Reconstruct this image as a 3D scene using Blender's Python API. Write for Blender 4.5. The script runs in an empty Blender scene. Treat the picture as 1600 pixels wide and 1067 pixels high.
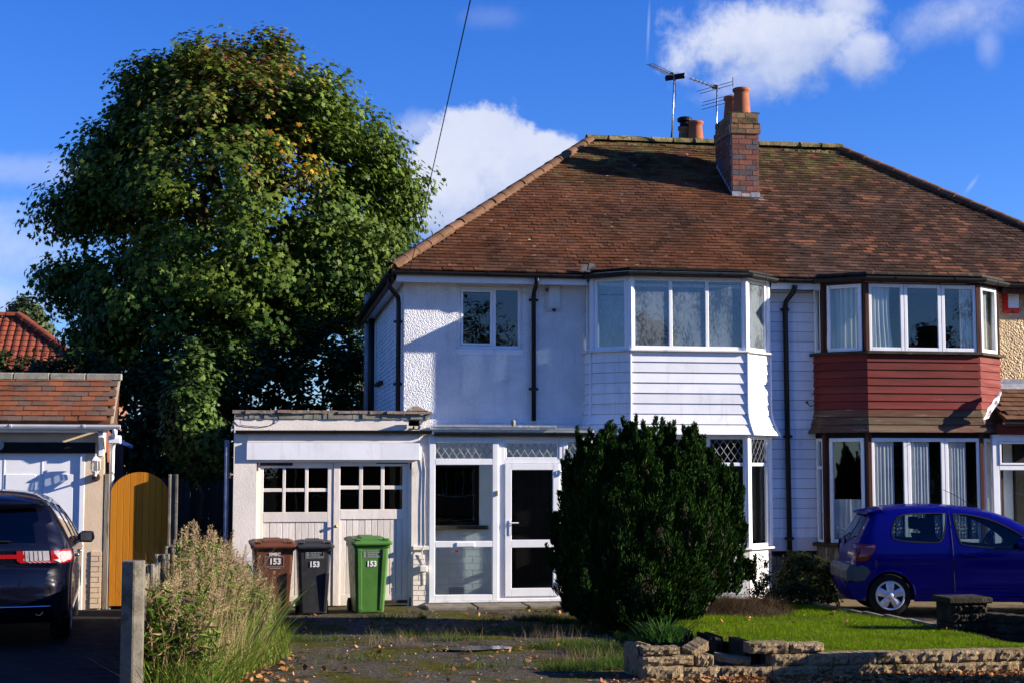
import bpy, bmesh, math, random
import numpy as np
from mathutils import Vector, Matrix, Euler, geometry

SC = bpy.context.scene
COL = SC.collection
RD = random.Random(7)
NR = np.random.default_rng(11)
rad = math.radians

# ------------------------------------------------------------------ camera
F_PX, CX, CY = 2400.0, 800.0, 533.5
PITCH = math.atan((735 - CY) / F_PX)
YAW = math.atan(400 / F_PX * math.cos(PITCH))
CAM = np.array([0.0, -23.8, 2.0])
cam_d = bpy.data.cameras.new('camera')
cam_d.sensor_width = 36
cam_d.lens = F_PX / 1600 * 36
cam_d.clip_end = 3000
cam_o = bpy.data.objects.new('camera', cam_d)
COL.objects.link(cam_o)
cam_o.location = CAM
cam_o.rotation_euler = (math.pi / 2 + PITCH, 0, -YAW)
SC.camera = cam_o

# ------------------------------------------------------------------ sun, sky, exposure
SUN_EL, SUN_AZ = rad(18.0), rad(104.5)          # azimuth clockwise from +Y
SUN = Vector((math.sin(SUN_AZ) * math.cos(SUN_EL), math.cos(SUN_AZ) * math.cos(SUN_EL), math.sin(SUN_EL)))
sd = bpy.data.lights.new('sun', 'SUN')
sd.energy = 5.0
sd.angle = rad(0.5)
sd.color = (1.0, 0.90, 0.76)
so = bpy.data.objects.new('sun', sd)
COL.objects.link(so)
so.rotation_euler = (-SUN).to_track_quat('-Z', 'Y').to_euler()
SC.view_settings.view_transform = 'Standard'
SC.view_settings.look = 'None'
SC.view_settings.exposure = 1.25
SC.view_settings.gamma = 1.0
SC.cycles.max_bounces = 6
SC.cycles.transparent_max_bounces = 16

_fw = np.array([math.sin(YAW) * math.cos(PITCH), math.cos(YAW) * math.cos(PITCH), math.sin(PITCH)])
_rt = np.array([math.cos(YAW), -math.sin(YAW), 0.0])
_up = np.cross(_rt, _fw)


def at(x, y, Y=None, Z=None, X=None):
    """point of the place seen at a photograph pixel, on the wall Y=.., the floor Z=.. or the plane X=.."""
    d = _fw + _rt * (x - CX) / F_PX - _up * (y - CY) / F_PX
    if Y is not None: t = (Y - CAM[1]) / d[1]
    elif Z is not None: t = (Z - CAM[2]) / d[2]
    else: t = (X - CAM[0]) / d[0]
    return CAM + d * t


def depth_of(P):
    return float((np.asarray(P, float) - CAM) @ _fw)


world = bpy.data.worlds.new('World')
SC.world = world
world.use_nodes = True
wt = world.node_tree
wt.nodes.clear()


class NT:
    """small node-building helper"""
    def __init__(self, tree): self.t = tree
    def n(self, kind, **kw):
        nd = self.t.nodes.new(kind)
        for k, v in kw.items():
            if k == 'ins':
                for i, val in v.items(): nd.inputs[i].default_value = val
            else: setattr(nd, k, v)
        return nd
    def l(self, a, b): self.t.links.new(a, b)
    def val(self, sock, v):
        if isinstance(v, (int, float, tuple, list)): sock.default_value = v
        else: self.l(v, sock)
    def math(self, op, a, b=0.0, c=0.0, clamp=False):
        nd = self.n('ShaderNodeMath', operation=op, use_clamp=clamp)
        for i, v in enumerate((a, b, c)): self.val(nd.inputs[i], v)
        return nd.outputs[0]
    def ramp(self, f, lo, hi, a=0.0, b=1.0):
        nd = self.n('ShaderNodeMapRange', interpolation_type='SMOOTHSTEP')
        for i, v in zip((0, 1, 2, 3, 4), (f, lo, hi, a, b)): self.val(nd.inputs[i], v)
        return nd.outputs[0]
    def mix(self, f, a, b, blend='MIX'):
        nd = self.n('ShaderNodeMix', data_type='RGBA', blend_type=blend)
        self.val(nd.inputs[0], f)
        for s, v in ((nd.inputs[6], a), (nd.inputs[7], b)):
            if isinstance(v, (tuple, list)) and len(v) == 3: v = (*v, 1)
            self.val(s, v)
        return nd.outputs[2]
    def noise(self, vec, scale, detail=4, rough=.55, dist=0.0):
        nd = self.n('ShaderNodeTexNoise')
        if vec is not None: self.l(vec, nd.inputs['Vector'])
        nd.inputs['Scale'].default_value = scale
        nd.inputs['Detail'].default_value = detail
        nd.inputs['Roughness'].default_value = rough
        nd.inputs['Distortion'].default_value = dist
        return nd.outputs['Fac']


def px_dir(x, y):
    d = _fw + _rt * (x - CX) / F_PX - _up * (y - CY) / F_PX
    return d / np.linalg.norm(d)


def build_world():
    N = NT(wt)
    sky = N.n('ShaderNodeTexSky', sky_type='NISHITA')
    sky.sun_disc = False
    sky.sun_elevation = SUN_EL
    sky.sun_rotation = SUN_AZ
    sky.air_density = 1.0
    sky.dust_density = 0.1
    sky.ozone_density = 3.5
    hs = N.n('ShaderNodeHueSaturation')
    hs.inputs['Saturation'].default_value = 1.15
    hs.inputs['Hue'].default_value = 0.512
    N.l(N.mix(1.0, sky.outputs[0], (.95, 1.16, 1.60), 'MULTIPLY'), hs.inputs['Color'])
    geo = N.n('ShaderNodeTexCoord')
    D = geo.outputs['Generated']
    n1 = N.noise(D, 9.0, 9, .60, .25)
    n2 = N.noise(D, 38.0, 6, .6, .2)
    n3 = N.noise(D, 120.0, 5, .65, .3)
    nz = N.math('ADD', N.math('MULTIPLY', n1, .60), N.math('ADD', N.math('MULTIPLY', n2, .28), N.math('MULTIPLY', n3, .12)))
    nzc = N.math('SUBTRACT', nz, 0.5)

    def dot(v):
        nd = N.n('ShaderNodeVectorMath', operation='DOT_PRODUCT')
        N.l(D, nd.inputs[0]); nd.inputs[1].default_value = tuple(float(a) for a in v)
        return nd.outputs['Value']
    dens = None
    shade = None

    def blob(x, y, rx, ry, amp=1.0, soft=.55, rough=2.6, tilt=0.0):
        nonlocal dens, shade
        c = px_dir(x, y)
        r = np.cross(c, (0, 0, 1)); r /= np.linalg.norm(r)
        u = np.cross(r, c)
        ct, st = math.cos(tilt), math.sin(tilt)
        r2, u2 = r * ct + u * st, u * ct - r * st
        a = N.math('MULTIPLY', dot(r2), F_PX / rx)
        b = N.math('MULTIPLY', dot(u2), F_PX / ry)
        d = N.math('SQRT', N.math('ADD', N.math('MULTIPLY', a, a), N.math('MULTIPLY', b, b)))
        q = N.math('ADD', N.math('SUBTRACT', 1.0, d), N.math('MULTIPLY', nzc, rough))
        m = N.math('MULTIPLY', N.ramp(q, 0.0, soft), amp)
        m = N.math('MULTIPLY', m, N.math('GREATER_THAN', dot(c), 0.0))
        sh = N.math('MULTIPLY', N.ramp(N.math('ADD', b, N.math('MULTIPLY', nzc, 2.2)), -.95, .35), m)
        dens = m if dens is None else N.math('MAXIMUM', dens, m)
        shade = sh if shade is None else N.math('MAXIMUM', shade, sh)
    # heaped cloud between the tree and the roof
    blob(755, 262, 122, 112, 1.0, .22, 1.9)
    blob(850, 262, 82, 66, 1.0, .25, 1.9)
    blob(690, 300, 90, 90, .95, .5, 1.6)
    blob(660, 210, 55, 45, .6, .8, 2.0)
    # torn cloud above the chimney
    blob(1240, 60, 200, 85, 1.0, .60, 3.0)
    blob(1350, 85, 70, 60, .9, .6, 2.4)
    blob(1320, 15, 90, 50, .9, .7, 2.2)
    blob(1190, 120, 110, 45, .55, .9, 2.2, .15)
    blob(1480, 30, 140, 60, .62, 1.0, 2.8, .2)
    blob(1545, 75, 25, 50, .3, 1.0, 2.0)
    # low cloud behind the tree
    blob(20, 400, 150, 90, .55, 1.1, 2.2)
    blob(60, 270, 150, 34, .3, 1.0, 2.4)
    blob(-60, 470, 220, 60, .6, .9, 2.2)
    # faint wisps and a contrail
    blob(770, 30, 70, 26, .12, 1.0, 2.4)
    blob(1013, 50, 3.5, 62, .28, 1.0, .3, -.05)
    blob(1516, 292, 5, 28, .3, 1.0, .6, -.65)
    # the rest of the sky: scattered fair-weather cloud of the same sort
    away = N.ramp(dot(px_dir(800, 400)), .80, .90, 1.0, 0.0)
    sc = N.noise(D, 3.2, 8, .6, .3)
    m = N.math('MULTIPLY', N.ramp(sc, .60, .72), away)
    dens = N.math('MAXIMUM', dens, m)
    shade = N.math('MAXIMUM', shade, N.math('MULTIPLY', m, .6))
    rel = N.math('DIVIDE', shade, N.math('MAXIMUM', dens, .05), clamp=True)
    sh2 = N.math('ADD', N.math('MULTIPLY', rel, .8), N.math('MULTIPLY', nzc, .9), clamp=True)
    ccol = N.mix(sh2, (2.3, 3.2, 5.8), (6.3, 6.6, 7.6))
    col = N.mix(N.math('MULTIPLY', dens, .96), hs.outputs[0], ccol)
    bg = N.n('ShaderNodeBackground')
    bg.inputs['Strength'].default_value = SKY_STRENGTH
    N.l(col, bg.inputs['Color'])
    out = N.n('ShaderNodeOutputWorld')
    N.l(bg.outputs[0], out.inputs[0])


SKY_STRENGTH = 0.056
build_world()

# ------------------------------------------------------------------ mesh helpers
ORG = {}          # object -> world point its vertices are measured from


def org_of(par):
    return ORG.get(par.name, Vector((0, 0, 0))) if par is not None else Vector((0, 0, 0))


def link(name, me, par=None, mats=None):
    o = bpy.data.objects.new(name, me)
    COL.objects.link(o)
    if par is not None:
        o.parent = par
        ORG[o.name] = org_of(par)
    if mats is not None and me is not None and not me.materials:
        for m in (mats if isinstance(mats, (list, tuple)) else [mats]): me.materials.append(m)
    return o


def tag(o, label=None, cat=None, group=None, kind=None):
    if label: o['label'] = label
    if cat: o['category'] = cat
    if group: o['group'] = group
    if kind: o['kind'] = kind
    return o


def root(name, loc, label, cat, group=None, local=False, rz=0.0):
    o = bpy.data.objects.new(name, None)
    COL.objects.link(o)
    o.empty_display_size = .1
    o.location = loc
    o.rotation_euler = (0, 0, rz)
    ORG[o.name] = Vector((0, 0, 0)) if local else Vector(loc)
    return tag(o, label, cat, group)


class Facet:
    """upright plane from p0 to p1 (plan points), u along it, d outwards"""
    def __init__(self, p0, p1):
        self.o = Vector((p0[0], p0[1], 0)); e = Vector((p1[0] - p0[0], p1[1] - p0[1], 0))
        self.L = e.length; self.u = e / self.L; self.n = Vector((self.u.y, -self.u.x, 0))
    def p(self, u, z, d=0.0):
        v = self.o + self.u * u + self.n * d
        return Vector((v.x, v.y, z))


class MB:
    def __init__(self): self.v = []; self.f = []; self.m = []
    def add(self, vs, fs, mi=0):
        b = len(self.v)
        self.v.extend(tuple(v) for v in vs)
        self.f.extend(tuple(i + b for i in f) for f in fs)
        self.m.extend([mi] * len(fs))
        return self
    def hexa(self, p, mi=0):
        return self.add(p, [(3, 2, 1, 0), (4, 5, 6, 7), (0, 1, 5, 4), (1, 2, 6, 5), (2, 3, 7, 6), (3, 0, 4, 7)], mi)
    def box(self, x0, x1, y0, y1, z0, z1, mi=0):
        return self.hexa([(x0, y0, z0), (x1, y0, z0), (x1, y1, z0), (x0, y1, z0),
                          (x0, y0, z1), (x1, y0, z1), (x1, y1, z1), (x0, y1, z1)], mi)
    def fbox(self, F, u0, u1, z0, z1, d0, d1, mi=0):
        a, b = max(d0, d1), min(d0, d1)
        return self.hexa([F.p(u0, z0, a), F.p(u1, z0, a), F.p(u1, z0, b), F.p(u0, z0, b),
                          F.p(u0, z1, a), F.p(u1, z1, a), F.p(u1, z1, b), F.p(u0, z1, b)], mi)
    def prism(self, poly, off, mi=0):
        n = len(poly); off = Vector(off)
        vs = [Vector(p) for p in poly] + [Vector(p) + off for p in poly]
        fs = [tuple(range(n - 1, -1, -1)), tuple(range(n, 2 * n))]
        fs += [(i, (i + 1) % n, (i + 1) % n + n, i + n) for i in range(n)]
        return self.add(vs, fs, mi)
    def tube(self, pts, r, n=8, mi=0, cap=True):
        pts = [Vector(p) for p in pts]
        rs = r if isinstance(r, (list, tuple)) else [r] * len(pts)
        vs = []; fs = []
        for i, p in enumerate(pts):
            t = (pts[min(i + 1, len(pts) - 1)] - pts[max(i - 1, 0)]).normalized()
            a = t.cross(Vector((0, 0, 1)) if abs(t.z) < .9 else Vector((0, 1, 0))).normalized()
            b = t.cross(a)
            for k in range(n):
                q = 2 * math.pi * k / n
                vs.append(p + (a * math.cos(q) + b * math.sin(q)) * rs[i])
        for i in range(len(pts) - 1):
            for k in range(n):
                k2 = (k + 1) % n
                fs.append((i * n + k, i * n + k2, (i + 1) * n + k2, (i + 1) * n + k))
        if cap:
            fs.append(tuple(range(n - 1, -1, -1)))
            fs.append(tuple(range((len(pts) - 1) * n, len(pts) * n)))
        return self.add(vs, fs, mi)
    def lathe(self, prof, c=(0, 0, 0), n=20, axis='z', mi=0):
        vs = []; fs = []; m = len(prof)
        for k in range(n):
            q = 2 * math.pi * k / n
            for r, h in prof:
                a, b = r * math.cos(q), r * math.sin(q)
                p = (a, b, h) if axis == 'z' else ((a, h, b) if axis == 'y' else (h, a, b))
                vs.append((p[0] + c[0], p[1] + c[1], p[2] + c[2]))
        for k in range(n):
            k2 = (k + 1) % n
            for j in range(m - 1):
                f = (k * m + j, k2 * m + j, k2 * m + j + 1, k * m + j + 1)
                fs.append(f if axis != 'y' else f[::-1])
        return self.add(vs, fs, mi)
    def sweep(self, prof, path, closed=False, mi=0, cap=True):
        """prof: (d outwards to the right-hand side of travel .. , z); path: (x, y, z) mitred in plan"""
        P = [Vector(p) for p in path]; n = len(P); vs = []; fs = []; m = len(prof)
        for i in range(n):
            a = P[i] - P[i - 1] if (i > 0 or closed) else P[1] - P[0]
            b = P[(i + 1) % n] - P[i] if (i < n - 1 or closed) else P[-1] - P[-2]
            a = Vector((a.x, a.y, 0)).normalized(); b = Vector((b.x, b.y, 0)).normalized()
            na = Vector((a.y, -a.x, 0)); nb = Vector((b.y, -b.x, 0))
            k = na + nb
            k = k / max(k.dot(na), .2)
            for d, z in prof: vs.append(P[i] + k * d + Vector((0, 0, z)))
        for i in range(n if closed else n - 1):
            i2 = (i + 1) % n
            for j in range(m):
                j2 = (j + 1) % m
                fs.append((i * m + j, i2 * m + j, i2 * m + j2, i * m + j2))
        if cap and not closed:
            fs.append(tuple(range(m))); fs.append(tuple(range(n * m - 1, (n - 1) * m - 1, -1)))
        return self.add(vs, fs, mi)
    def build(self, name, mats, par=None, smooth=False, bevel=0.0, seg=1, fix=True):
        o0 = org_of(par)
        me = bpy.data.meshes.new(name)
        me.from_pydata([(v[0] - o0.x, v[1] - o0.y, v[2] - o0.z) for v in self.v], [], self.f)
        o = link(name, me, par, mats)
        if any(self.m): me.polygons.foreach_set('material_index', self.m)
        if fix or bevel:
            bm = bmesh.new(); bm.from_mesh(me)
            if fix: bmesh.ops.recalc_face_normals(bm, faces=bm.faces)
            if bevel:
                es = [e for e in bm.edges if len(e.link_faces) == 2 and e.calc_face_angle(0) > .5]
                bmesh.ops.bevel(bm, geom=es, offset=bevel, segments=seg, profile=.6, affect='EDGES', clamp_overlap=True)
            bm.to_mesh(me); bm.free()
        if smooth: me.polygons.foreach_set('use_smooth', [True] * len(me.polygons))
        me.update()
        return o


def np_mesh(name, verts, faces_k, mats, par=None, smooth=False, attr=None):
    """verts (n,3), faces_k (m,k): fast mesh; attr: per-vertex rgb"""
    verts = np.asarray(verts, np.float32)
    o0 = org_of(par); verts = verts - np.array(o0, np.float32)
    faces = np.asarray(faces_k, np.int32)
    m, k = faces.shape
    me = bpy.data.meshes.new(name)
    me.vertices.add(len(verts)); me.vertices.foreach_set('co', verts.ravel())
    me.loops.add(m * k); me.loops.foreach_set('vertex_index', faces.ravel())
    me.polygons.add(m)
    me.polygons.foreach_set('loop_start', np.arange(0, m * k, k, dtype=np.int32))
    me.polygons.foreach_set('loop_total', np.full(m, k, np.int32))
    me.polygons.foreach_set('use_smooth', np.full(m, bool(smooth)))
    if attr is not None:
        a = me.color_attributes.new('tint', 'FLOAT_COLOR', 'POINT')
        c = np.ones((len(verts), 4), np.float32); c[:, :3] = attr
        a.data.foreach_set('color', c.ravel())
    me.update(); me.validate()
    return link(name, me, par, mats)


BOXF = np.array([(3, 2, 1, 0), (4, 5, 6, 7), (0, 1, 5, 4), (1, 2, 6, 5), (2, 3, 7, 6), (3, 0, 4, 7)])
BOXV = np.array([(-1, -1, -1), (1, -1, -1), (1, 1, -1), (-1, 1, -1), (-1, -1, 1), (1, -1, 1), (1, 1, 1), (-1, 1, 1)], float)


def pieces(name, items, half, mats, par, limit=300, stuff_name=None, jitter=True, shapes=4, rough=0.0):
    """items: 4x4 world matrices of box pieces (unit box scaled by half); the nearest `limit` become
    objects that share mesh data, the rest one joined part"""
    o0 = org_of(par)
    items = sorted(items, key=lambda M: (M.translation - Vector(CAM)).length)
    meshes = []
    for k in range(shapes):
        v = BOXV * np.array(half)
        if rough: v = v + np.random.default_rng(k).normal(0, rough, v.shape)
        me = bpy.data.meshes.new(name)
        me.from_pydata([tuple(a) for a in v], [], [tuple(f) for f in BOXF])
        for m in (mats if isinstance(mats, (list, tuple)) else [mats]): me.materials.append(m)
        meshes.append(me)
    for i, M in enumerate(items[:limit]):
        o = bpy.data.objects.new(name, meshes[i % shapes])
        COL.objects.link(o); o.parent = par
        M2 = M.copy(); M2.translation = M.translation - o0
        o.matrix_basis = M2
    rest = items[limit:]
    if rest:
        A = np.array([np.array(M) for M in rest])
        b = BOXV * np.array(half)
        V = np.einsum('nij,kj->nki', A[:, :3, :3], b) + A[:, None, :3, 3]
        Fc = (BOXF[None] + (np.arange(len(rest)) * 8)[:, None, None]).reshape(-1, 4)
        o = np_mesh(stuff_name or name + '_field', V.reshape(-1, 3), Fc, mats, par)
        o['kind'] = 'stuff'


def frame(U, V, N, c):
    return Matrix(((U.x, V.x, N.x, c.x), (U.y, V.y, N.y, c.y), (U.z, V.z, N.z, c.z), (0, 0, 0, 1)))
# ------------------------------------------------------------------ materials
def mat(name, base, rough=.7, var=.25, scale=3.0, c2=None, c2t=(.52, .68), c2s=2.0, c3=None, c3t=(.62, .7), c3s=14.0,
        bump=.15, bs=60.0, bdist=.01, island=0.0, metallic=0.0, coat=0.0, spec=.12, tint=False, trans=0.0, stretch=None, vor=0.0,
        rowc=None, ztop=None, streak=0.0, scol=(.30, .27, .22)):
    m = bpy.data.materials.new(name); m.use_nodes = True
    t = m.node_tree; t.nodes.clear(); N = NT(t)
    g = N.n('ShaderNodeNewGeometry'); pos = g.outputs['Position']
    if stretch:
        mp = N.n('ShaderNodeMapping'); N.l(pos, mp.inputs['Vector']); mp.inputs['Scale'].default_value = stretch
        pos = mp.outputs[0]
    col = (*base, 1)
    n = N.noise(pos, scale, 6, .6)
    v = N.ramp(n, .25, .75, 1 - var, 1 + var)
    if island:
        oi = N.n('ShaderNodeObjectInfo')
        r = N.math('FRACT', N.math('ADD', g.outputs['Random Per Island'], oi.outputs['Random']))
        v = N.math('MULTIPLY', v, N.math('ADD', N.math('MULTIPLY', r, 2 * island), 1 - island))
        if rowc:
            col = N.mix(N.ramp(r, *rowc[1]), col, rowc[0])
    if tint:
        a = N.n('ShaderNodeVertexColor', layer_name='tint'); col = N.mix(1.0, a.outputs[0], col, 'MULTIPLY')
    if c2:
        col = N.mix(N.ramp(N.noise(pos, c2s, 5, .65, .4), *c2t), col, c2)
    if c3:
        col = N.mix(N.ramp(N.noise(pos, c3s, 5, .7), *c3t), col, c3)
    if ztop:
        sx = N.n('ShaderNodeSeparateXYZ'); N.l(g.outputs['Position'], sx.inputs[0])
        zf = N.math('MULTIPLY', N.ramp(sx.outputs[2], ztop[1], ztop[2]), N.ramp(N.noise(g.outputs['Position'], 2.6, 6, .65), .40, .62))
        col = N.mix(zf, col, ztop[0])
    if streak:
        ms = N.n('ShaderNodeMapping'); N.l(g.outputs['Position'], ms.inputs['Vector']); ms.inputs['Scale'].default_value = (7, 7, .7)
        col = N.mix(N.math('MULTIPLY', N.ramp(N.noise(ms.outputs[0], 1.0, 6, .7), .50, .72), streak), col, scol)
    hsv = N.n('ShaderNodeHueSaturation'); N.val(hsv.inputs['Color'], col); N.l(v, hsv.inputs['Value'])
    p = N.n('ShaderNodeBsdfPrincipled')
    N.l(hsv.outputs[0], p.inputs['Base Color'])
    p.inputs['Metallic'].default_value = metallic
    p.inputs['Coat Weight'].default_value = coat
    p.inputs['Coat Roughness'].default_value = .03
    p.inputs['Specular IOR Level'].default_value = spec
    if var > .06: N.l(N.ramp(N.noise(pos, scale * 3, 4), .3, .7, max(rough - .12, .02), min(rough + .12, 1)), p.inputs['Roughness'])
    else: p.inputs['Roughness'].default_value = rough
    if bump or vor:
        b = N.n('ShaderNodeBump'); b.inputs['Strength'].default_value = max(bump, vor); b.inputs['Distance'].default_value = bdist
        if vor:
            vo = N.n('ShaderNodeTexVoronoi', feature='SMOOTH_F1'); N.l(pos, vo.inputs['Vector']); vo.inputs['Scale'].default_value = bs
            h = N.math('ADD', N.math('MULTIPLY', vo.outputs['Distance'], -1.0), N.math('MULTIPLY', N.noise(pos, bs * .6, 4), .8))
        else:
            h = N.noise(pos, bs, 6, .65)
        N.l(h, b.inputs['Height']); N.l(b.outputs[0], p.inputs['Normal'])
    out = N.n('ShaderNodeOutputMaterial')
    if trans:
        tr = N.n('ShaderNodeBsdfTranslucent'); N.l(hsv.outputs[0], tr.inputs['Color'])
        mx = N.n('ShaderNodeMixShader'); mx.inputs[0].default_value = trans
        N.l(p.outputs[0], mx.inputs[1]); N.l(tr.outputs[0], mx.inputs[2]); N.l(mx.outputs[0], out.inputs[0])
    else:
        N.l(p.outputs[0], out.inputs[0])
    return m


def glass(name, tintc=(.80, .86, .86), film=0.0, refl=1.0, fcol=(.5, .53, .55), ior=1.5, rough=0.0):
    m = bpy.data.materials.new(name); m.use_nodes = True
    t = m.node_tree; t.nodes.clear(); N = NT(t)
    g = N.n('ShaderNodeNewGeometry'); pos = g.outputs['Position']
    tr = N.n('ShaderNodeBsdfTransparent'); tr.inputs[0].default_value = (*tintc, 1)
    gl = N.n('ShaderNodeBsdfGlossy'); gl.inputs['Roughness'].default_value = rough
    gl.inputs[0].default_value = (.95, .97, 1, 1)
    bp = N.n('ShaderNodeBump'); bp.inputs['Strength'].default_value = .012; bp.inputs['Distance'].default_value = .05
    N.l(N.noise(pos, 2.2, 2), bp.inputs['Height']); N.l(bp.outputs[0], gl.inputs['Normal'])
    dp = N.n('ShaderNodeVectorMath', operation='DOT_PRODUCT'); N.l(g.outputs['Incoming'], dp.inputs[0]); N.l(g.outputs['Normal'], dp.inputs[1])
    cs = N.math('SUBTRACT', 1.0, N.math('ABSOLUTE', dp.outputs['Value']), clamp=True)
    fres = N.math('ADD', .04, N.math('MULTIPLY', N.math('POWER', cs, 5.0), .96))
    body = tr.outputs[0]
    if film:
        df = N.n('ShaderNodeBsdfDiffuse'); df.inputs[0].default_value = (*fcol, 1)
        mp = N.n('ShaderNodeMapping'); N.l(pos, mp.inputs['Vector']); mp.inputs['Scale'].default_value = (1, 1, .35)
        q = N.math('ADD', N.math('MULTIPLY', N.noise(mp.outputs[0], 3.0, 5, .6), .6), N.math('MULTIPLY', N.noise(mp.outputs[0], 45, 3), .4))
        fx = N.ramp(q, .42, .60, film * .15, film)
        mx = N.n('ShaderNodeMixShader'); N.l(fx, mx.inputs[0]); N.l(tr.outputs[0], mx.inputs[1]); N.l(df.outputs[0], mx.inputs[2])
        body = mx.outputs[0]
    mx2 = N.n('ShaderNodeMixShader')
    N.l(N.math('MULTIPLY', fres, refl, clamp=True), mx2.inputs[0])
    N.l(body, mx2.inputs[1]); N.l(gl.outputs[0], mx2.inputs[2])
    out = N.n('ShaderNodeOutputMaterial'); N.l(mx2.outputs[0], out.inputs[0])
    return m


M = {}
M['upvc'] = mat('upvc', (.78, .78, .80), .32, .05, 3, bump=.02, bs=20, spec=.4, streak=.22)
M['upvc_dirty'] = mat('upvc_dirty', (.70, .69, .67), .42, .10, 3, spec=.3, streak=.5, c2=(.42, .40, .34), c2t=(.60, .85), bump=.03, bs=20)
M['board_white'] = mat('board_white', (.76, .76, .79), .45, .06, 2.5, c2=(.55, .54, .52), c2t=(.62, .85), c2s=3, bump=.05, bs=40, island=.06, streak=.28, spec=.25)
M['pebble'] = mat('pebble', (.74, .74, .75), .85, .10, 2.0, c2=(.55, .54, .53), c2t=(.60, .8), c2s=1.4, vor=1.0, bump=1.0, bs=70, bdist=.013, streak=.22)
M['pebble_cream'] = mat('pebble_cream', (.62, .47, .28), .9, .15, 2.0, vor=1.0, bump=1.0, bs=36, bdist=.045)
M['paint_brick'] = mat('paint_brick', (.66, .64, .66), .75, .12, 2.0, c2=(.36, .33, .32), c2t=(.62, .8), c2s=3, bump=.5, bs=45, island=.08)
M['paint_grey'] = mat('paint_grey', (.72, .76, .74), .6, .1, 2.0, bump=.3, bs=45, island=.05)
M['garage_paint'] = mat('garage_paint', (.78, .70, .61), .7, .12, 1.6, c2=(.40, .34, .27), c2t=(.60, .76), c2s=2.2, c3=(.22, .19, .16), c3t=(.68, .74), c3s=9, bump=.35, bs=30)
M['door_paint'] = mat('door_paint', (.76, .68, .60), .65, .12, 2.0, c2=(.40, .32, .24), c2t=(.62, .8), c2s=2.6, c3=(.20, .16, .13), c3t=(.68, .73), c3s=11, bump=.4, bs=22, island=.10, stretch=(1, 1, .35))
M['mortar'] = mat('mortar', (.38, .33, .26), .95, .2, 6, bump=.6, bs=60)
M['concrete'] = mat('concrete', (.25, .23, .19), .9, .25, 4, c2=(.16, .17, .12), c2t=(.48, .66), c2s=5, c3=(.10, .09, .08), c3t=(.64, .7), c3s=40, bump=.6, bs=50)
M['post_concrete'] = mat('post_concrete', (.155, .138, .108), .95, .35, 5, c2=(.085, .080, .055), c2t=(.48, .66), c2s=6, c3=(.05, .045, .04), c3t=(.62, .68), c3s=45, bump=.8, bs=45)
M['concrete_warm'] = mat('concrete_warm', (.40, .34, .25), .9, .3, 5, c2=(.16, .14, .08), c2t=(.5, .72), c2s=6, c3=(.12, .11, .05), c3t=(.56, .68), c3s=11, bump=.8, bs=35, island=.15)
M['coping'] = mat('coping', (.20, .15, .11), .95, .35, 6, c2=(.36, .32, .27), c2t=(.55, .7), c2s=9, bump=1.0, bs=30)
M['tile'] = mat('tile', (.130, .052, .026), .9, .28, 1.2, spec=.05, ztop=((.105, .088, .030), 6.6, 8.0), c2=(.062, .032, .021), c2t=(.46, .70), c2s=.55, c3=(.36, .29, .20), c3t=(.640, .70), c3s=7.0,
                bump=.6, bs=45, island=.42, rowc=((.060, .028, .018), (.55, .95)))
M['tile_moss'] = mat('tile_moss', (.20, .16, .075), .95, .35, 3, c2=(.10, .10, .035), c2t=(.45, .62), c2s=5, c3=(.05, .045, .03), c3t=(.58, .66), c3s=9, bump=1, bs=25, bdist=.02, island=.3)
M['tile_dark'] = mat('tile_dark', (.070, .037, .025), .9, .30, 1.0, spec=.05, ztop=((.100, .085, .030), 6.8, 8.0), c2=(.055, .034, .026), c2t=(.42, .66), c2s=.7, c3=(.33, .28, .21), c3t=(.685, .74), c3s=7.0, bump=.6, bs=45, island=.40, rowc=((.135, .055, .030), (.72, .95)))
M['tile_hip'] = mat('tile_hip', (.145, .078, .045), .9, .3, 4, c2=(.10, .055, .04), c2t=(.5, .7), c2s=4, bump=.7, bs=40, island=.25)
M['tile_bright'] = mat('tile_bright', (.225, .080, .040), .85, .2, 2, c3=(.30, .24, .18), c3t=(.68, .74), c3s=16, bump=.5, bs=45, island=.22, rowc=((.105, .066, .048), (.50, .75)))
M['tile_brown'] = mat('tile_brown', (.125, .062, .035), .9, .25, 3, c3=(.30, .26, .20), c3t=(.66, .72), c3s=18, bump=.6, bs=45, island=.3)
M['pantile'] = mat('pantile', (.20, .052, .028), .75, .15, 2, bump=.3, bs=30, island=.15)
M['brick_red'] = mat('brick_red', (.205, .082, .055), .9, .2, 8, c2=(.13, .07, .055), c2t=(.5, .75), c2s=9, bump=.7, bs=60, island=.28, rowc=((.085, .07, .075), (.70, .80)))
M['brick_top'] = mat('brick_top', (.22, .115, .065), .9, .25, 8, c2=(.10, .10, .035), c2t=(.50, .62), c2s=7, bump=.8, bs=50, island=.3)
M['terracotta'] = mat('terracotta', (.30, .105, .052), .8, .15, 4, c2=(.20, .07, .04), c2t=(.55, .8), c2s=4, bump=.2, bs=40)
M['black_plastic'] = mat('black_plastic', (.008, .008, .010), .5, .05, 4, bump=.05, bs=40, spec=.3)
M['polycarb'] = mat('polycarb', (.78, .82, .80), .5, .12, 2, c2=(.30, .30, .26), c2t=(.5, .75), bump=.05, trans=.75)
M['black_paint'] = mat('black_paint', (.010, .010, .010), .6, .2, 4, bump=.2, bs=40)
M['white_gutter'] = mat('white_gutter', (.74, .74, .76), .4, .08, 4, c2=(.40, .38, .36), c2t=(.62, .85), c2s=5, bump=.05, bs=30, spec=.35)
M['slate'] = mat('slate', (.075, .075, .08), .7, .3, 8, bump=.4, bs=30)
M['lead'] = mat('lead', (.26, .27, .30), .5, .25, 8, c2=(.48, .48, .50), c2t=(.55, .7), c2s=9, bump=.4, bs=20)
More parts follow.
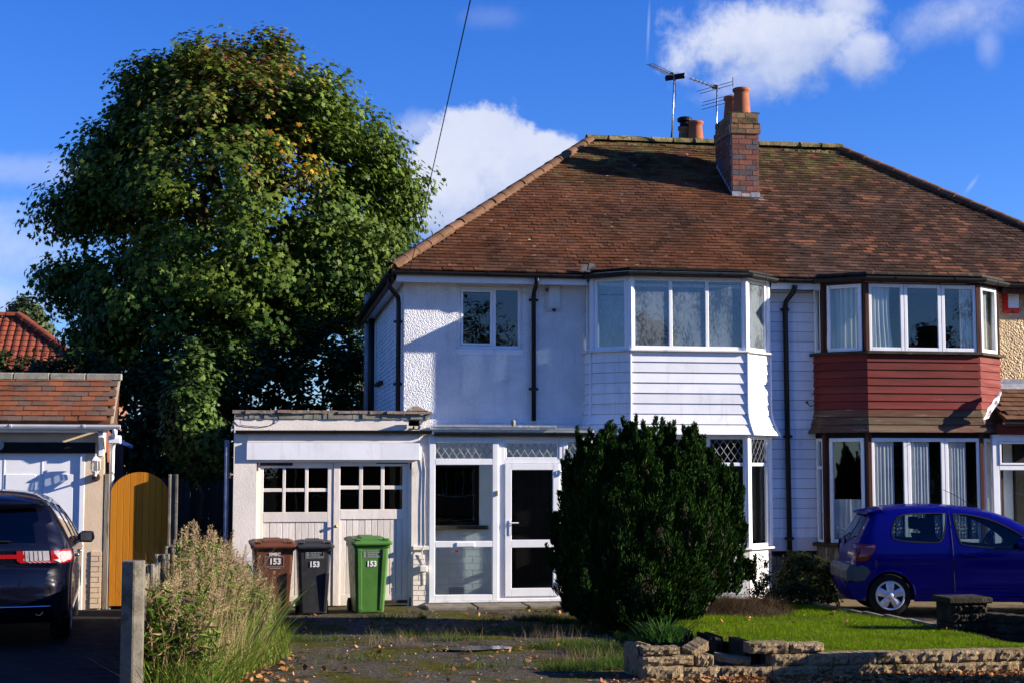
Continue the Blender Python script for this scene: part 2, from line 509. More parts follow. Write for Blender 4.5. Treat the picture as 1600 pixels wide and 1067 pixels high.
M['red_board'] = mat('red_board', (.150, .027, .022), .7, .22, 2.0, c2=(.095, .030, .022), c2t=(.50, .72), c2s=3, c3=(.28, .16, .12), c3t=(.66, .76), c3s=8, bump=.5, bs=14, island=.14, stretch=(.25, .25, 3))
M['red_board_worn'] = mat('red_board_worn', (.105, .042, .028), .8, .25, 2.0, c2=(.11, .08, .05), c2t=(.42, .58), c2s=3, c3=(.30, .23, .16), c3t=(.60, .70), c3s=8, bump=.7, bs=14, island=.2, stretch=(.25, .25, 3))
M['dark_door'] = mat('dark_door', (.018, .012, .010), .6, .2, 4, bump=.2, bs=20)
M['brown_wood'] = mat('brown_wood', (.065, .026, .016), .55, .25, 4, bump=.3, bs=20, stretch=(1, 1, .2))
M['sill_dark'] = mat('sill_dark', (.045, .036, .026), .8, .4, 6, c2=(.11, .09, .06), c2t=(.55, .7), c2s=8, bump=.5, bs=30)
M['gate_wood'] = mat('gate_wood', (.50, .185, .014), .55, .12, 2, c2=(.38, .125, .010), c2t=(.5, .7), c2s=3, bump=.3, bs=14, island=.08, stretch=(1.5, 1.5, .15))
M['old_wood'] = mat('old_wood', (.20, .17, .13), .9, .35, 4, c2=(.07, .06, .05), c2t=(.5, .7), c2s=5, bump=.9, bs=22, stretch=(2, 2, .2))
M['dark_fence'] = mat('dark_fence', (.045, .036, .028), .9, .3, 3, bump=.5, bs=22, island=.3, stretch=(2, 2, .2))
M['cream_wall'] = mat('cream_wall', (.66, .50, .34), .8, .10, 2, c2=(.42, .28, .15), c2t=(.64, .8), c2s=3, bump=.3, bs=40)
M['white_door'] = mat('white_door', (.76, .76, .78), .45, .05, 3, bump=.05, bs=30)
M['iron_rust'] = mat('iron_rust', (.055, .035, .026), .8, .4, 8, c2=(.20, .075, .025), c2t=(.56, .7), c2s=14, bump=.6, bs=60)
M['steel'] = mat('steel', (.45, .46, .48), .35, .15, 8, metallic=.9, bump=.05)
M['alu'] = mat('alu', (.55, .56, .58), .3, .2, 12, metallic=1.0, bump=.1, bs=30)
M['brass'] = mat('brass', (.35, .24, .09), .4, .3, 12, metallic=.9)
M['cable'] = mat('cable', (.02, .02, .02), .6, .1, 4, bump=0)
M['room'] = mat('room', (.13, .12, .105), .9, .15, 1.5, bump=.1)  # dark base stands in for the dim light inside the rooms
M['room_dark'] = mat('room_dark', (.025, .023, .022), .9, .15, 1.5, bump=.1)  # near-black base imitates interiors without light
M['curtain'] = mat('curtain', (.66, .67, .62), .9, .12, 2, bump=.1, bs=40, trans=.3, stretch=(6, 6, .4))
M['net'] = mat('net', (.76, .77, .78), .9, .1, 3, bump=.1, bs=60, trans=.35)
M['glass'] = glass('glass', (.95, .975, .975), 0, 1.1)
M['glass_old'] = glass('glass_old', (.60, .64, .64), 0, .9)
M['glass_mist'] = glass('glass_mist', (.80, .86, .88), .26, 1.7, (.46, .52, .56))
M['glass_car'] = glass('glass_car', (.42, .50, .52), 0, 1.2)
M['glass_dark'] = glass('glass_dark', (.10, .13, .14), 0, 1.3)
M['glass_porch'] = glass('glass_porch', (.96, .985, .98), 0, 1.0)
M['glass_roof'] = glass('glass_roof', (.86, .90, .88), .35, 1.0, (.55, .58, .56))
M['car_blue'] = mat('car_blue', (.0003, .0012, .140), .5, .0, 2, coat=.32, bump=0, spec=.05)
M['car_black'] = mat('car_black', (.0016, .002, .008), .4, .0, 2, coat=.8, bump=0, spec=.1)
M['bumper_grey'] = mat('bumper_grey', (.075, .078, .085), .5, .1, 4, bump=.05, spec=.35)
M['tyre'] = mat('tyre', (.014, .014, .014), .85, .2, 6, bump=.2)
M['hubcap'] = mat('hubcap', (.55, .56, .60), .35, .08, 5, metallic=.55, bump=.02)
M['light_red'] = mat('light_red', (.26, .006, .008), .15, .1, 5, coat=1, bump=.1, bs=90)
M['light_clear'] = mat('light_clear', (.34, .30, .30), .15, .15, 12, coat=1, bump=.2, bs=90)
M['light_pink'] = mat('light_pink', (.48, .24, .24), .2, .1, 6, coat=1, bump=.1)
M['plate_yellow'] = mat('plate_yellow', (.70, .45, .02), .4, .05, 4, bump=0)
M['chrome'] = mat('chrome', (.7, .7, .72), .12, .05, 4, metallic=1, bump=0)
M['car_inside'] = mat('car_inside', (.020, .021, .024), .85, .2, 6, bump=.1)
M['bin_brown'] = mat('bin_brown', (.115, .036, .016), .48, .12, 4, c2=(.09, .05, .035), c2t=(.6, .85), c2s=4, bump=.12, bs=90, spec=.35)
M['bin_black'] = mat('bin_black', (.030, .030, .033), .45, .15, 4, c2=(.06, .055, .055), c2t=(.6, .85), c2s=4, bump=.12, bs=90, spec=.35)
M['bin_green'] = mat('bin_green', (.060, .165, .030), .45, .12, 4, c2=(.09, .12, .05), c2t=(.62, .85), c2s=4, bump=.12, bs=90, spec=.35)
M['sticker'] = mat('sticker', (.78, .78, .78), .5, .05, 6, bump=0)
M['sticker_grey'] = mat('sticker_grey', (.30, .31, .32), .5, .1, 6, bump=0)
M['alarm_white'] = mat('alarm_white', (.62, .62, .60), .45, .1, 5, bump=.05, spec=.35)
M['alarm_blue'] = mat('alarm_blue', (.03, .03, .35), .25, .1, 5, bump=0)
M['alarm_red'] = mat('alarm_red', (.55, .02, .012), .4, .08, 5, bump=.05, spec=.35)
M['blue_cloth'] = mat('blue_cloth', (.02, .06, .25), .6, .2, 9, bump=.4, bs=40)
M['white_cloth'] = mat('white_cloth', (.76, .72, .72), .7, .12, 9, bump=.5, bs=25)
M['tarmac'] = mat('tarmac', (.088, .076, .060), .95, .45, 22.0, c2=(.070, .066, .010), c2t=(.46, .58), c2s=1.3, c3=(.050, .034, .018), c3t=(.54, .64), c3s=1.7, bump=1.0, bs=45, bdist=.03, spec=.05)
M['moss_drive'] = mat('moss_drive', (.085, .088, .010), .95, .4, 6, c2=(.035, .032, .018), c2t=(.45, .6), c2s=3, bump=1, bs=60, bdist=.02)
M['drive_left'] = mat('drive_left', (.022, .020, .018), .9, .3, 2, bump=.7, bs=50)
M['drive_right'] = mat('drive_right', (.19, .145, .075), .9, .3, 2, c2=(.10, .08, .05), c2t=(.5, .7), c2s=2, bump=.7, bs=50)
M['asphalt'] = mat('asphalt', (.050, .050, .052), .9, .2, 3, bump=.8, bs=60)
M['pavement'] = mat('pavement', (.11, .10, .09), .9, .25, 2, bump=.7, bs=55)
M['earth'] = mat('earth', (.060, .045, .028), .95, .3, 2, c2=(.035, .050, .014), c2t=(.5, .65), c2s=1.5, bump=1, bs=30, bdist=.03)
M['turf'] = mat('turf', (.045, .085, .012), .95, .3, 4, bump=1, bs=50, bdist=.02)
M['grass'] = mat('grass', (1, 1, 1), .8, .15, 1.5, island=.25, tint=True, bump=0, trans=.35, spec=.04)
M['leaf'] = mat('leaf', (1, 1, 1), .55, .15, .8, island=.28, tint=True, bump=0, trans=.22, spec=.14)
M['leaf_dull'] = mat('leaf_dull', (1, 1, 1), .62, .15, .8, island=.30, tint=True, bump=0, trans=.08, spec=.06)
M['dead_wood'] = mat('dead_wood', (.030, .024, .016), .95, .3, 6, bump=.9, bs=20)  # dark base imitates the shade inside the conifer bush
M['bark'] = mat('bark', (.085, .062, .042), .95, .3, 6, c2=(.05, .04, .03), c2t=(.5, .7), c2s=7, bump=.9, bs=20, stretch=(1, 1, .3))
M['twig'] = mat('twig', (.20, .125, .075), .9, .3, 8, bump=.6, bs=30)
M['straw'] = mat('straw', (1, 1, 1), .8, .15, 2, island=.25, tint=True, bump=0, trans=.2)
M['litter'] = mat('litter', (1, 1, 1), .8, .15, 2, island=.35, tint=True, bump=0, trans=.1)
M['water'] = mat('water', (.05, .05, .045), .06, .1, 2, bump=.02, bs=10)
M['slab'] = mat('slab', (.21, .18, .14), .9, .25, 4, c2=(.09, .08, .05), c2t=(.5, .7), c2s=5, bump=.6, bs=40, island=.1)
M['block'] = mat('block', (.29, .215, .125), .95, .3, 6, spec=.05, c2=(.12, .085, .045), c2t=(.5, .7), c2s=6, c3=(.045, .045, .015), c3t=(.56, .66), c3s=4, bump=1.0, bs=22, bdist=.05, island=.18)
M['block_dark'] = mat('block_dark', (.036, .029, .020), .95, .3, 6, c2=(.05, .045, .025), c2t=(.45, .65), c2s=6, bump=1.0, bs=22, bdist=.05, island=.2)  # block colour darkened for the shade on pier and boundary wall
M['stone'] = mat('stone', (.20, .165, .125), .95, .35, 5, c2=(.10, .085, .06), c2t=(.45, .65), c2s=4, bump=1, bs=20, bdist=.03, island=.25)
M['lamp_white'] = mat('lamp_white', (.62, .60, .60), .5, .2, 12, c2=(.30, .16, .09), c2t=(.62, .75), c2s=18, bump=.2)
M['brick_house'] = mat('brick_house', (.24, .12, .08), .9, .2, 3, bump=.4, bs=40)
# ------------------------------------------------------------------ the ground
def sheet(name, poly, z, m, kind='structure', par=None):
    mb = MB()
    pts = [(p[0], p[1], (p[2] if len(p) > 2 else z)) for p in poly]
    mb.add(pts, [tuple(range(len(pts)))])
    o = mb.build(name, m, par)
    if par is None: tag(o, kind=kind)
    return o


sheet('ground', [(-400, -400), (400, -400), (400, 600), (-400, 600)], -.03, M['earth'])
sheet('road', [(-200, -21.2), (200, -21.2), (200, -15.2), (-200, -15.2)], -.012, M['asphalt'])
mb = MB(); mb.box(-200, 200, -15.2, -15.08, -.03, .06); tag(mb.build('kerb', M['concrete']), kind='structure')
mb = MB(); mb.box(-200, 200, -21.32, -21.2, -.03, .06); tag(mb.build('kerb', M['concrete']), kind='structure')
sheet('pavement', [(-200, -15.08), (200, -15.08), (200, -10.6), (-200, -10.6)], .0, M['pavement'])
sheet('pavement', [(-200, -25.5), (200, -25.5), (200, -21.32), (-200, -21.32)], .0, M['pavement'])


def uneven_sheet(name, x0, x1, y0, y1, nx, ny, zf, m, keep=None):
    xs = np.linspace(x0, x1, nx); ys = np.linspace(y0, y1, ny)
    vs = [(x, y, zf(x, y)) for y in ys for x in xs]
    fs = [(j * nx + i, j * nx + i + 1, (j + 1) * nx + i + 1, (j + 1) * nx + i) for j in range(ny - 1) for i in range(nx - 1)]
    mb = MB(); mb.add(vs, fs)
    return tag(mb.build(name, m, smooth=True), kind='structure')


def wob(x, y, s=1.0):
    return (math.sin(x * 2.1 + y * .7) + math.sin(y * 1.7 - x * .9) + math.sin(x * 5.1 + 1) * .4 + math.sin(y * 4.3 + x * 3.3) * .4) * .006 * s


uneven_sheet('driveway', -1.0, 4.75, -10.6, -.9, 50, 80, lambda x, y: .004 + wob(x, y) + .012, M['tarmac'])
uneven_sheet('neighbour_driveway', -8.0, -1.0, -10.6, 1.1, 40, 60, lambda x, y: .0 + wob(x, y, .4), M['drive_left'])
uneven_sheet('drive_beyond_lawn', 8.05, 15.0, -10.6, 0.0, 40, 50, lambda x, y: .0 + wob(x, y, .5), M['drive_right'])


def lawn_z(x, y):
    return .03 + max(0.0, min(1.0, (-2.0 - y) / 6.8)) * .16 + wob(x, y, 1.5)


LAWN_L = lambda y: 4.62 + (0.25 * max(0, (-6.0 - y)) if y < -6 else 0) - (0.03 * max(0, y + 6))
mbl = MB(); nx, ny = 26, 44
vs = []
for j in range(ny):
    y = -8.95 + (8.9) * j / (ny - 1)
    for i in range(nx):
        x = LAWN_L(y) + (8.05 - LAWN_L(y)) * i / (nx - 1)
        vs.append((x, y, lawn_z(x, y)))
mbl.add(vs, [(j * nx + i, j * nx + i + 1, (j + 1) * nx + i + 1, (j + 1) * nx + i) for j in range(ny - 1) for i in range(nx - 1)])
tag(mbl.build('lawn', M['turf'], smooth=True), kind='structure')

# ------------------------------------------------------------------ shared builders for openings, gutters, roofs
def window(par, F, u0, u1, z0, z1, cols, rows=None, fw=.05, d=(-.04, .03), m='upvc', gl='glass', sash=None, name='window',
           lattice=(), mull=.05, label=None):
    """frame with mullions at cols (u) and transoms at rows (z); sash: set of (col,row) that carry an opening sash"""
    mb = MB()
    mb.fbox(F, u0, u0 + fw, z0, z1, d[0], d[1]); mb.fbox(F, u1 - fw, u1, z0, z1, d[0], d[1])
    mb.fbox(F, u0 + fw, u1 - fw, z0, z0 + fw, d[0], d[1]); mb.fbox(F, u0 + fw, u1 - fw, z1 - fw, z1, d[0], d[1])
    us = [u0 + fw]; cells = []
    for c in cols:
        mb.fbox(F, c - mull / 2, c + mull / 2, z0 + fw, z1 - fw, d[0], d[1]); us += [c - mull / 2, c + mull / 2]
    us.append(u1 - fw)
    for k in range(len(cols) + 1):
        a, b = us[2 * k], us[2 * k + 1]; zs = [z0 + fw]
        for r in (rows or []):
            mb.fbox(F, a, b, r - mull / 2, r + mull / 2, d[0], d[1]); zs += [r - mull / 2, r + mull / 2]
        zs.append(z1 - fw)
        for j in range(len(zs) // 2): cells.append((k, j, a, b, zs[2 * j], zs[2 * j + 1]))
    w = mb.build(name, M[m] if isinstance(m, str) else m, par, bevel=.006)
    if label: w['label'] = label
    dm = (d[0] + d[1]) / 2
    for (k, j, a, b, c, e) in cells:
        if sash is not None and (sash == 'all' or (k, j) in sash):
            s = .036; ms = MB()
            ms.fbox(F, a + .002, a + s, c + .002, e - .002, dm, d[1] + .014); ms.fbox(F, b - s, b - .002, c + .002, e - .002, dm, d[1] + .014)
            ms.fbox(F, a + s, b - s, c + .002, c + s, dm, d[1] + .014); ms.fbox(F, a + s, b - s, e - s, e - .002, dm, d[1] + .014)
            ms.build('sash', M[m] if isinstance(m, str) else m, w, bevel=.005)
            a, b, c, e = a + s, b - s, c + s, e - s
        g = MB(); g.fbox(F, a - .004, b + .004, c - .004, e + .004, dm - .004, dm + .004)
        g.build('pane', M[gl], w)
        if (k, j) in lattice or lattice == 'all':
            lat = MB(); st = .115; r = .0042
            H = e - c; W = b - a
            sl = 1.45
            for sgn in (1, -1):
                q = -H / sl
                while q < W + H / sl:
                    # line u = q + sgn*(z/sl)
                    p = []
                    ua, ub = (q, q + H / sl) if sgn > 0 else (q + H / sl, q)
                    t0, t1 = 0.0, 1.0; du = ub - ua
                    if du > 0: t0 = max(t0, (0 - ua) / du); t1 = min(t1, (W - ua) / du)
                    else: t0 = max(t0, (W - ua) / du); t1 = min(t1, (0 - ua) / du)
                    if t1 - t0 > .03:
                        A = F.p(a + ua + du * t0, c + H * t0, dm + .006); B = F.p(a + ua + du * t1, c + H * t1, dm + .006)
                        lat.tube([A, B], r, 4)
                    q += st
            lat.build('lattice', M['lead'], w)
    return w


def gutter(par, path, r=.055, m='black_plastic', brackets=True, drop=0.0, name='gutter'):
    prof = [(r * math.cos(a), r * math.sin(a) * 1.1) for a in np.linspace(0, -math.pi, 9)] + \
           [((r - .006) * math.cos(a), (r - .006) * math.sin(a)) for a in np.linspace(-math.pi, 0, 9)]
    mb = MB(); mb.sweep(prof, path)
    # rolled lip
    P = [Vector(p) for p in path]
    mm = M[m]
    g = mb.build(name, mm, par, smooth=False)
    if brackets:
        for a, b in zip(P[:-1], P[1:]):
            L = (b - a).length; k = max(1, int(L / .9))
            for i in range(k):
                c = a.lerp(b, (i + .5) / k); u = (b - a).normalized(); n = Vector((u.y, -u.x, 0))
                bb = MB()
                F = Facet((c.x - u.x * .02, c.y - u.y * .02), (c.x + u.x * .02, c.y + u.y * .02))
                rr = r + .007
                prof2 = [(rr * math.cos(q), rr * math.sin(q)) for q in np.linspace(.05, -math.pi, 9)]
                prof2 += [((r + .001) * math.cos(q), (r + .001) * math.sin(q)) for q in np.linspace(-math.pi, .05, 9)]
                bb.sweep(prof2, [c - u * .016, c + u * .016])
                bb.build('gutter_bracket', mm, g)
    return g


def downpipe(par, pts, r=.034, m='black_plastic', clips=(), name='downpipe'):
    mb = MB(); mb.tube(pts, r, 12)
    o = mb.build(name, M[m], par, smooth=True)
    for (x, y, z) in clips:
        c = MB(); c.tube([(x, y, z - .025), (x, y, z + .025)], r + .008, 12); c.box(x - .075, x + .075, y + .012, y + .03, z - .018, z + .018)
        c.build('pipe_clip', M[m], o)
    return o


def half_round(par, a, b, r, L, m, name='hip_tile', lift=.03, side=None):
    """row of half-round tiles from a up to b"""
    a, b = Vector(a), Vector(b); T = (b - a).length; u = (b - a).normalized()
    s = u.cross(Vector((0, 0, 1))).normalized(); n = s.cross(u)
    k = int(round(T / L)); L = T / k
    meshes = []
    for q in range(3):
        mb = MB(); na = 9; vs = []; fs = []
        rr = [(-.5, r * 1.06), (.5, r * .94)]
        for (t, ra) in rr:
            for i in range(na):
                an = math.pi * i / (na - 1) * 1.0
                vs.append((t * (L * 1.04), -math.cos(an) * ra, math.sin(an) * ra * .8))
            for i in range(na):
                an = math.pi * (na - 1 - i) / (na - 1)
                vs.append((t * (L * 1.04), -math.cos(an) * (ra - .016), math.sin(an) * (ra - .016) * .8))
        n2 = 2 * na
        for i in range(n2): fs.append((i, (i + 1) % n2, n2 + (i + 1) % n2, n2 + i))
        fs += [tuple(range(n2 - 1, -1, -1)), tuple(range(n2, 2 * n2))]
        me = bpy.data.meshes.new(name); me.from_pydata(vs, [], fs); me.materials.append(m)
        bm = bmesh.new(); bm.from_mesh(me); bmesh.ops.recalc_face_normals(bm, faces=bm.faces); bm.to_mesh(me); bm.free()
        meshes.append(me)
    o0 = org_of(par)
    for i in range(k):
        c = a + u * (L * (i + .5)) + n * lift + s * RD.uniform(-.012, .012)
        o = bpy.data.objects.new(name, meshes[i % 3]); COL.objects.link(o); o.parent = par
        Mx = frame(u, s * -1 if False else s, n, c - o0)
        # local x along u, y along s, z along n
        o.matrix_basis = Mx @ Matrix.Rotation(RD.uniform(-.04, .04), 4, 'X') @ Matrix.Rotation(RD.uniform(-.025, .025), 4, 'Y')


def tile_matrices(O, U, V, Nn, rng_u, rows, gauge, tw, tilt=.15, sag=0.0, seed=1, length=.16):
    rd = random.Random(seed); out = []
    Vt = (V * math.cos(tilt) - Nn * math.sin(tilt)).normalized(); Nt = U.cross(Vt).normalized()
    for j in range(rows):
        v = j * gauge
        a, b = rng_u(v)
        off = (j % 2) * tw / 2
        k0 = math.floor((a - off) / tw) - 1; k1 = math.ceil((b - off) / tw) + 1
        rowj = rd.uniform(-.004, .004)
        for k in range(k0, k1):
            u = off + (k + .5) * tw
            if u < a + tw * .25 or u > b - tw * .25: continue
            sg = sag * math.sin(u * .9 + 1.3) + sag * .6 * math.sin(u * 2.3 + v)
            c = O + U * (u + rd.uniform(-.003, .003)) + V * (v + length / 2 - .02 + rowj + rd.uniform(-.004, .004)) + Nn * (.022 + sg + rd.uniform(-.002, .003))
            rz = rd.gauss(0, .012) if rd.random() > .02 else rd.uniform(-.09, .09)
            Mx = frame(U, Vt, Nt, c) @ Matrix.Rotation(rz, 4, 'Z') @ Matrix.Rotation(rd.gauss(0, .01), 4, 'X') @ Matrix.Rotation(rd.gauss(0, .012), 4, 'Y')
            out.append(Mx)
    return out


def brick_wall(par, F, u0, u1, z0, z1, m, core='mortar', d=0.0, bl=.225, ch=.075, name='brick', thick=.05, gap=.010, rough=.0015, shift=0, limit=300):
    items = []; j = 0; z = z0
    while z + ch <= z1 + .001:
        off = (j + shift) % 2 * bl / 2; k = math.floor((u0 - off) / bl)
        while off + k * bl < u1:
            a = max(u0, off + k * bl); b = min(u1, off + (k + 1) * bl)
            if b - a > .03:
                c = F.p((a + b) / 2, z + ch / 2, d - thick / 2 + RD.uniform(-.001, .002))
                Mx = frame(F.u, -F.n, Vector((0, 0, 1)), c) @ Matrix.Diagonal(((b - a - gap) / 2, thick / 2, (ch - gap) / 2, 1))
                items.append(Mx)
            k += 1
        z += ch; j += 1
    pieces(name, items, (1, 1, 1), m, par, limit, rough=rough)


# ------------------------------------------------------------------ the pair of houses
XE, YE, EZ, YR, ZR, XP = 2.03, -.33, 5.075, 3.72, 8.09, 8.46
XRR = 2 * XP - XE
TH = math.atan((ZR - EZ) / (YR - YE)); SL = math.hypot(ZR - EZ, YR - YE)
XL1, XR1 = XE + (YR - YE), XRR - (YR - YE)
YB = 2 * YR - YE
house = root('semi_detached_house', (2.25, 0, 0), 'white pebbledashed semi-detached house with white boarded bay window under a brown tiled roof', 'house')
house2 = root('semi_detached_house', (XP, 0, 0), 'right-hand semi-detached house with worn dark red boarded bay behind the blue car', 'house')


def roofs():
    V = Vector((0, math.cos(TH), math.sin(TH))); U = Vector((1, 0, 0)); Nn = Vector((0, -math.sin(TH), math.cos(TH)))
    O = Vector((0, YE, EZ))
    # decks
    mb = MB()
    mb.add([(XE, YE, EZ), (XP, YE, EZ), (XP, YR, ZR), (XL1, YR, ZR), (XE, YB, EZ), (XP, YB, EZ)], [(0, 1, 2, 3), (0, 3, 4), (3, 2, 5, 4), (0, 4, 5, 1)])
    r1 = mb.build('roof', M['tile_brown'], house)
    mb = MB()
    mb.add([(XRR, YE, EZ), (XP, YE, EZ), (XP, YR, ZR), (XR1, YR, ZR), (XRR, YB, EZ), (XP, YB, EZ)], [(3, 2, 1, 0), (4, 3, 0), (4, 5, 2, 3), (1, 5, 4, 0)])
    r2 = mb.build('roof', M['tile_brown'], house2)
    rows = int(SL / .1)
    hx = math.cos(TH)
    it = tile_matrices(O, U, V, Nn, lambda v: (XE + v * hx + .02, XP + .0412), rows, .1, .165, sag=.007, seed=3)
    pieces('roof_tile', it, (.0812, .08, .0095), M['tile'], r1)
    it = tile_matrices(O, U, V, Nn, lambda v: (XP - .0412, XRR - v * hx - .02), rows, .1, .165, sag=.007, seed=4)
    pieces('roof_tile', it, (.0812, .08, .0095), M['tile_dark'], r2)
    # left hip slope, tiled too
    U2 = Vector((0, -1, 0)); V2 = Vector((math.cos(TH), 0, math.sin(TH))); N2 = Vector((-math.sin(TH), 0, math.cos(TH)))
    it = tile_matrices(Vector((XE, 0, EZ)), U2, V2, N2, lambda v: (-(YB - v * hx), -(YE + v * hx)), rows, .1, .165, seed=5)
    pieces('roof_tile', it, (.0812, .08, .006), M['tile'], r1, limit=0, stuff_name='hip_slope_tiles')
    # hip and ridge tiles, with their mortar beds
    half_round(r1, (XE, YE, EZ + .03), (XL1, YR, ZR + .03), .105, .33, M['tile_hip'], lift=.012)
    half_round(r2, (XRR, YE, EZ + .03), (XR1, YR, ZR + .03), .105, .33, M['tile_hip'], lift=.012)
    half_round(r1, (XL1 - .1, YR, ZR + .02), (XP, YR, ZR + .02), .13, .42, M['tile_moss'], 'ridge_tile', lift=.0)
    half_round(r2, (XP, YR, ZR + .02), (XR1 + .1, YR, ZR + .02), .13, .42, M['tile_moss'], 'ridge_tile', lift=.0)
    for rr, a, b in ((r1, Vector((XE, YE, EZ)), Vector((XL1, YR, ZR))), (r2, Vector((XRR, YE, EZ)), Vector((XR1, YR, ZR)))):
        mb = MB(); n = 26
        for i in range(n):
            p = a.lerp(b, i / n); q = a.lerp(b, (i + 1) / n)
            s = 1 if rr == r1 else -1
            w0 = .13 + RD.uniform(0, .035)
            mb.hexa([p + Vector((s * w0, 0, -.03)), q + Vector((s * w0, 0, -.03)), q + Vector((0, w0, -.03)), p + Vector((0, w0, -.03)),
                     p + Vector((s * .07, 0, .075)), q + Vector((s * .07, 0, .075)), q + Vector((0, .07, .075)), p + Vector((0, .07, .075))])
        mb.build('mortar_bed', M['tile_hip'], rr)
    # mortar and moss under the ridge
    for rr, x0, x1 in ((r1, XL1, XP), (r2, XP, XR1)):
        mb = MB(); n = 26
        for i in range(n):
            a = x0 + (x1 - x0) * i / n; b = x0 + (x1 - x0) * (i + 1) / n
            h = RD.uniform(.03, .09)
            mb.box(a, b + .01, YR - .16 - RD.uniform(0, .02), YR - .05, ZR - .16 + RD.uniform(0, .02), ZR - .16 + .08 + h * .4)
        mb.build('mossy_bedding', M['tile_moss'], rr)
    return r1, r2


roof1, roof2 = roofs()


def fascia_and_gutters():
    for xa, xb in ((XE + .07, 5.10), (8.13, XP)):
        mb = MB(); mb.box(xa, xb, -.30, -.27, 4.90, 5.05); mb.build('fascia', M['board_white'], house, bevel=.003)
    mb = MB(); mb.box(XE + .06, XP, -.27, 0, 4.93, 4.95); mb.box(XE + .06, 2.26, 0, YB - .05, 4.93, 4.95)
    mb.build('soffit', M['board_white'], house)
    for xa, xb, mm in ((XP, 8.95, 'board_white'), (12.1, XRR - .1, 'brown_wood')):
        mb = MB(); mb.box(xa, xb, -.30, -.27, 4.90, 5.05); mb.build('fascia', M[mm], house2)
    mb = MB(); mb.box(XP, XRR - .06, -.27, 0, 4.93, 4.95); mb.build('soffit', M['brown_wood'], house2)
    gutter(house, [(XE - .02, -.365, 5.058), (5.02, -.365, 5.05)], .055)
    gutter(house, [(8.22, -.365, 5.055), (XP, -.365, 5.055)], .055)
    gutter(house2, [(XP, -.365, 5.055), (8.92, -.365, 5.055)], .055)
    gutter(house2, [(12.16, -.365, 5.055), (XRR, -.365, 5.055)], .055)
    # side gutter, on the hip slope's eave
    gutter(house, [(XE - .03, YB, 5.05), (XE - .03, YE - .03, 5.05)], .06, brackets=False)
    mb = MB(); mb.box(XE + .0, XE + .03, YE + .05, YB - .02, 4.88, 5.0); mb.build('barge_board', M['brown_wood'], house)
    # corner union where the pipe drops
    downpipe(house, [(XE - .03, -.15, 4.95), (XE - .03, -.15, 4.84), (2.16, .10, 4.70), (2.17, .12, 4.60), (2.17, .12, 0)], .038,
             clips=((2.17, .12, 4.32), (2.17, .12, 3.35)))
    # pipe on the pebbledash
    x = at(834, 560, -.06)[0]
    downpipe(house, [(x, -.36, 5.0), (x, -.34, 4.93), (x, -.10, 4.80), (x, -.06, 4.72), (x, -.06, 2.78)], .036, clips=((x, -.06, 4.68), (x, -.06, 3.28)))
    # pipe between the bays
    x = at(1232, 700, -.07)[0]
    downpipe(house, [(x + .05, -.36, 4.95), (x + .04, -.30, 4.86), (x - .02, -.1, 4.72), (x - .02, -.07, 4.62), (x, -.07, .0)], .042,
             clips=((x - .02, -.07, 4.60), (x, -.07, 2.55), (x, -.07, .92)))
    # soil pipe and far downpipe on the side wall
    downpipe(house, [(2.12, 6.4, 2.6), (2.12, 6.4, 5.45)], .055, m='lead', name='vent_pipe')
    downpipe(house, [(2.15, 5.6, 4.9), (2.15, 5.6, 2.6)], .06, name='downpipe')


fascia_and_gutters()


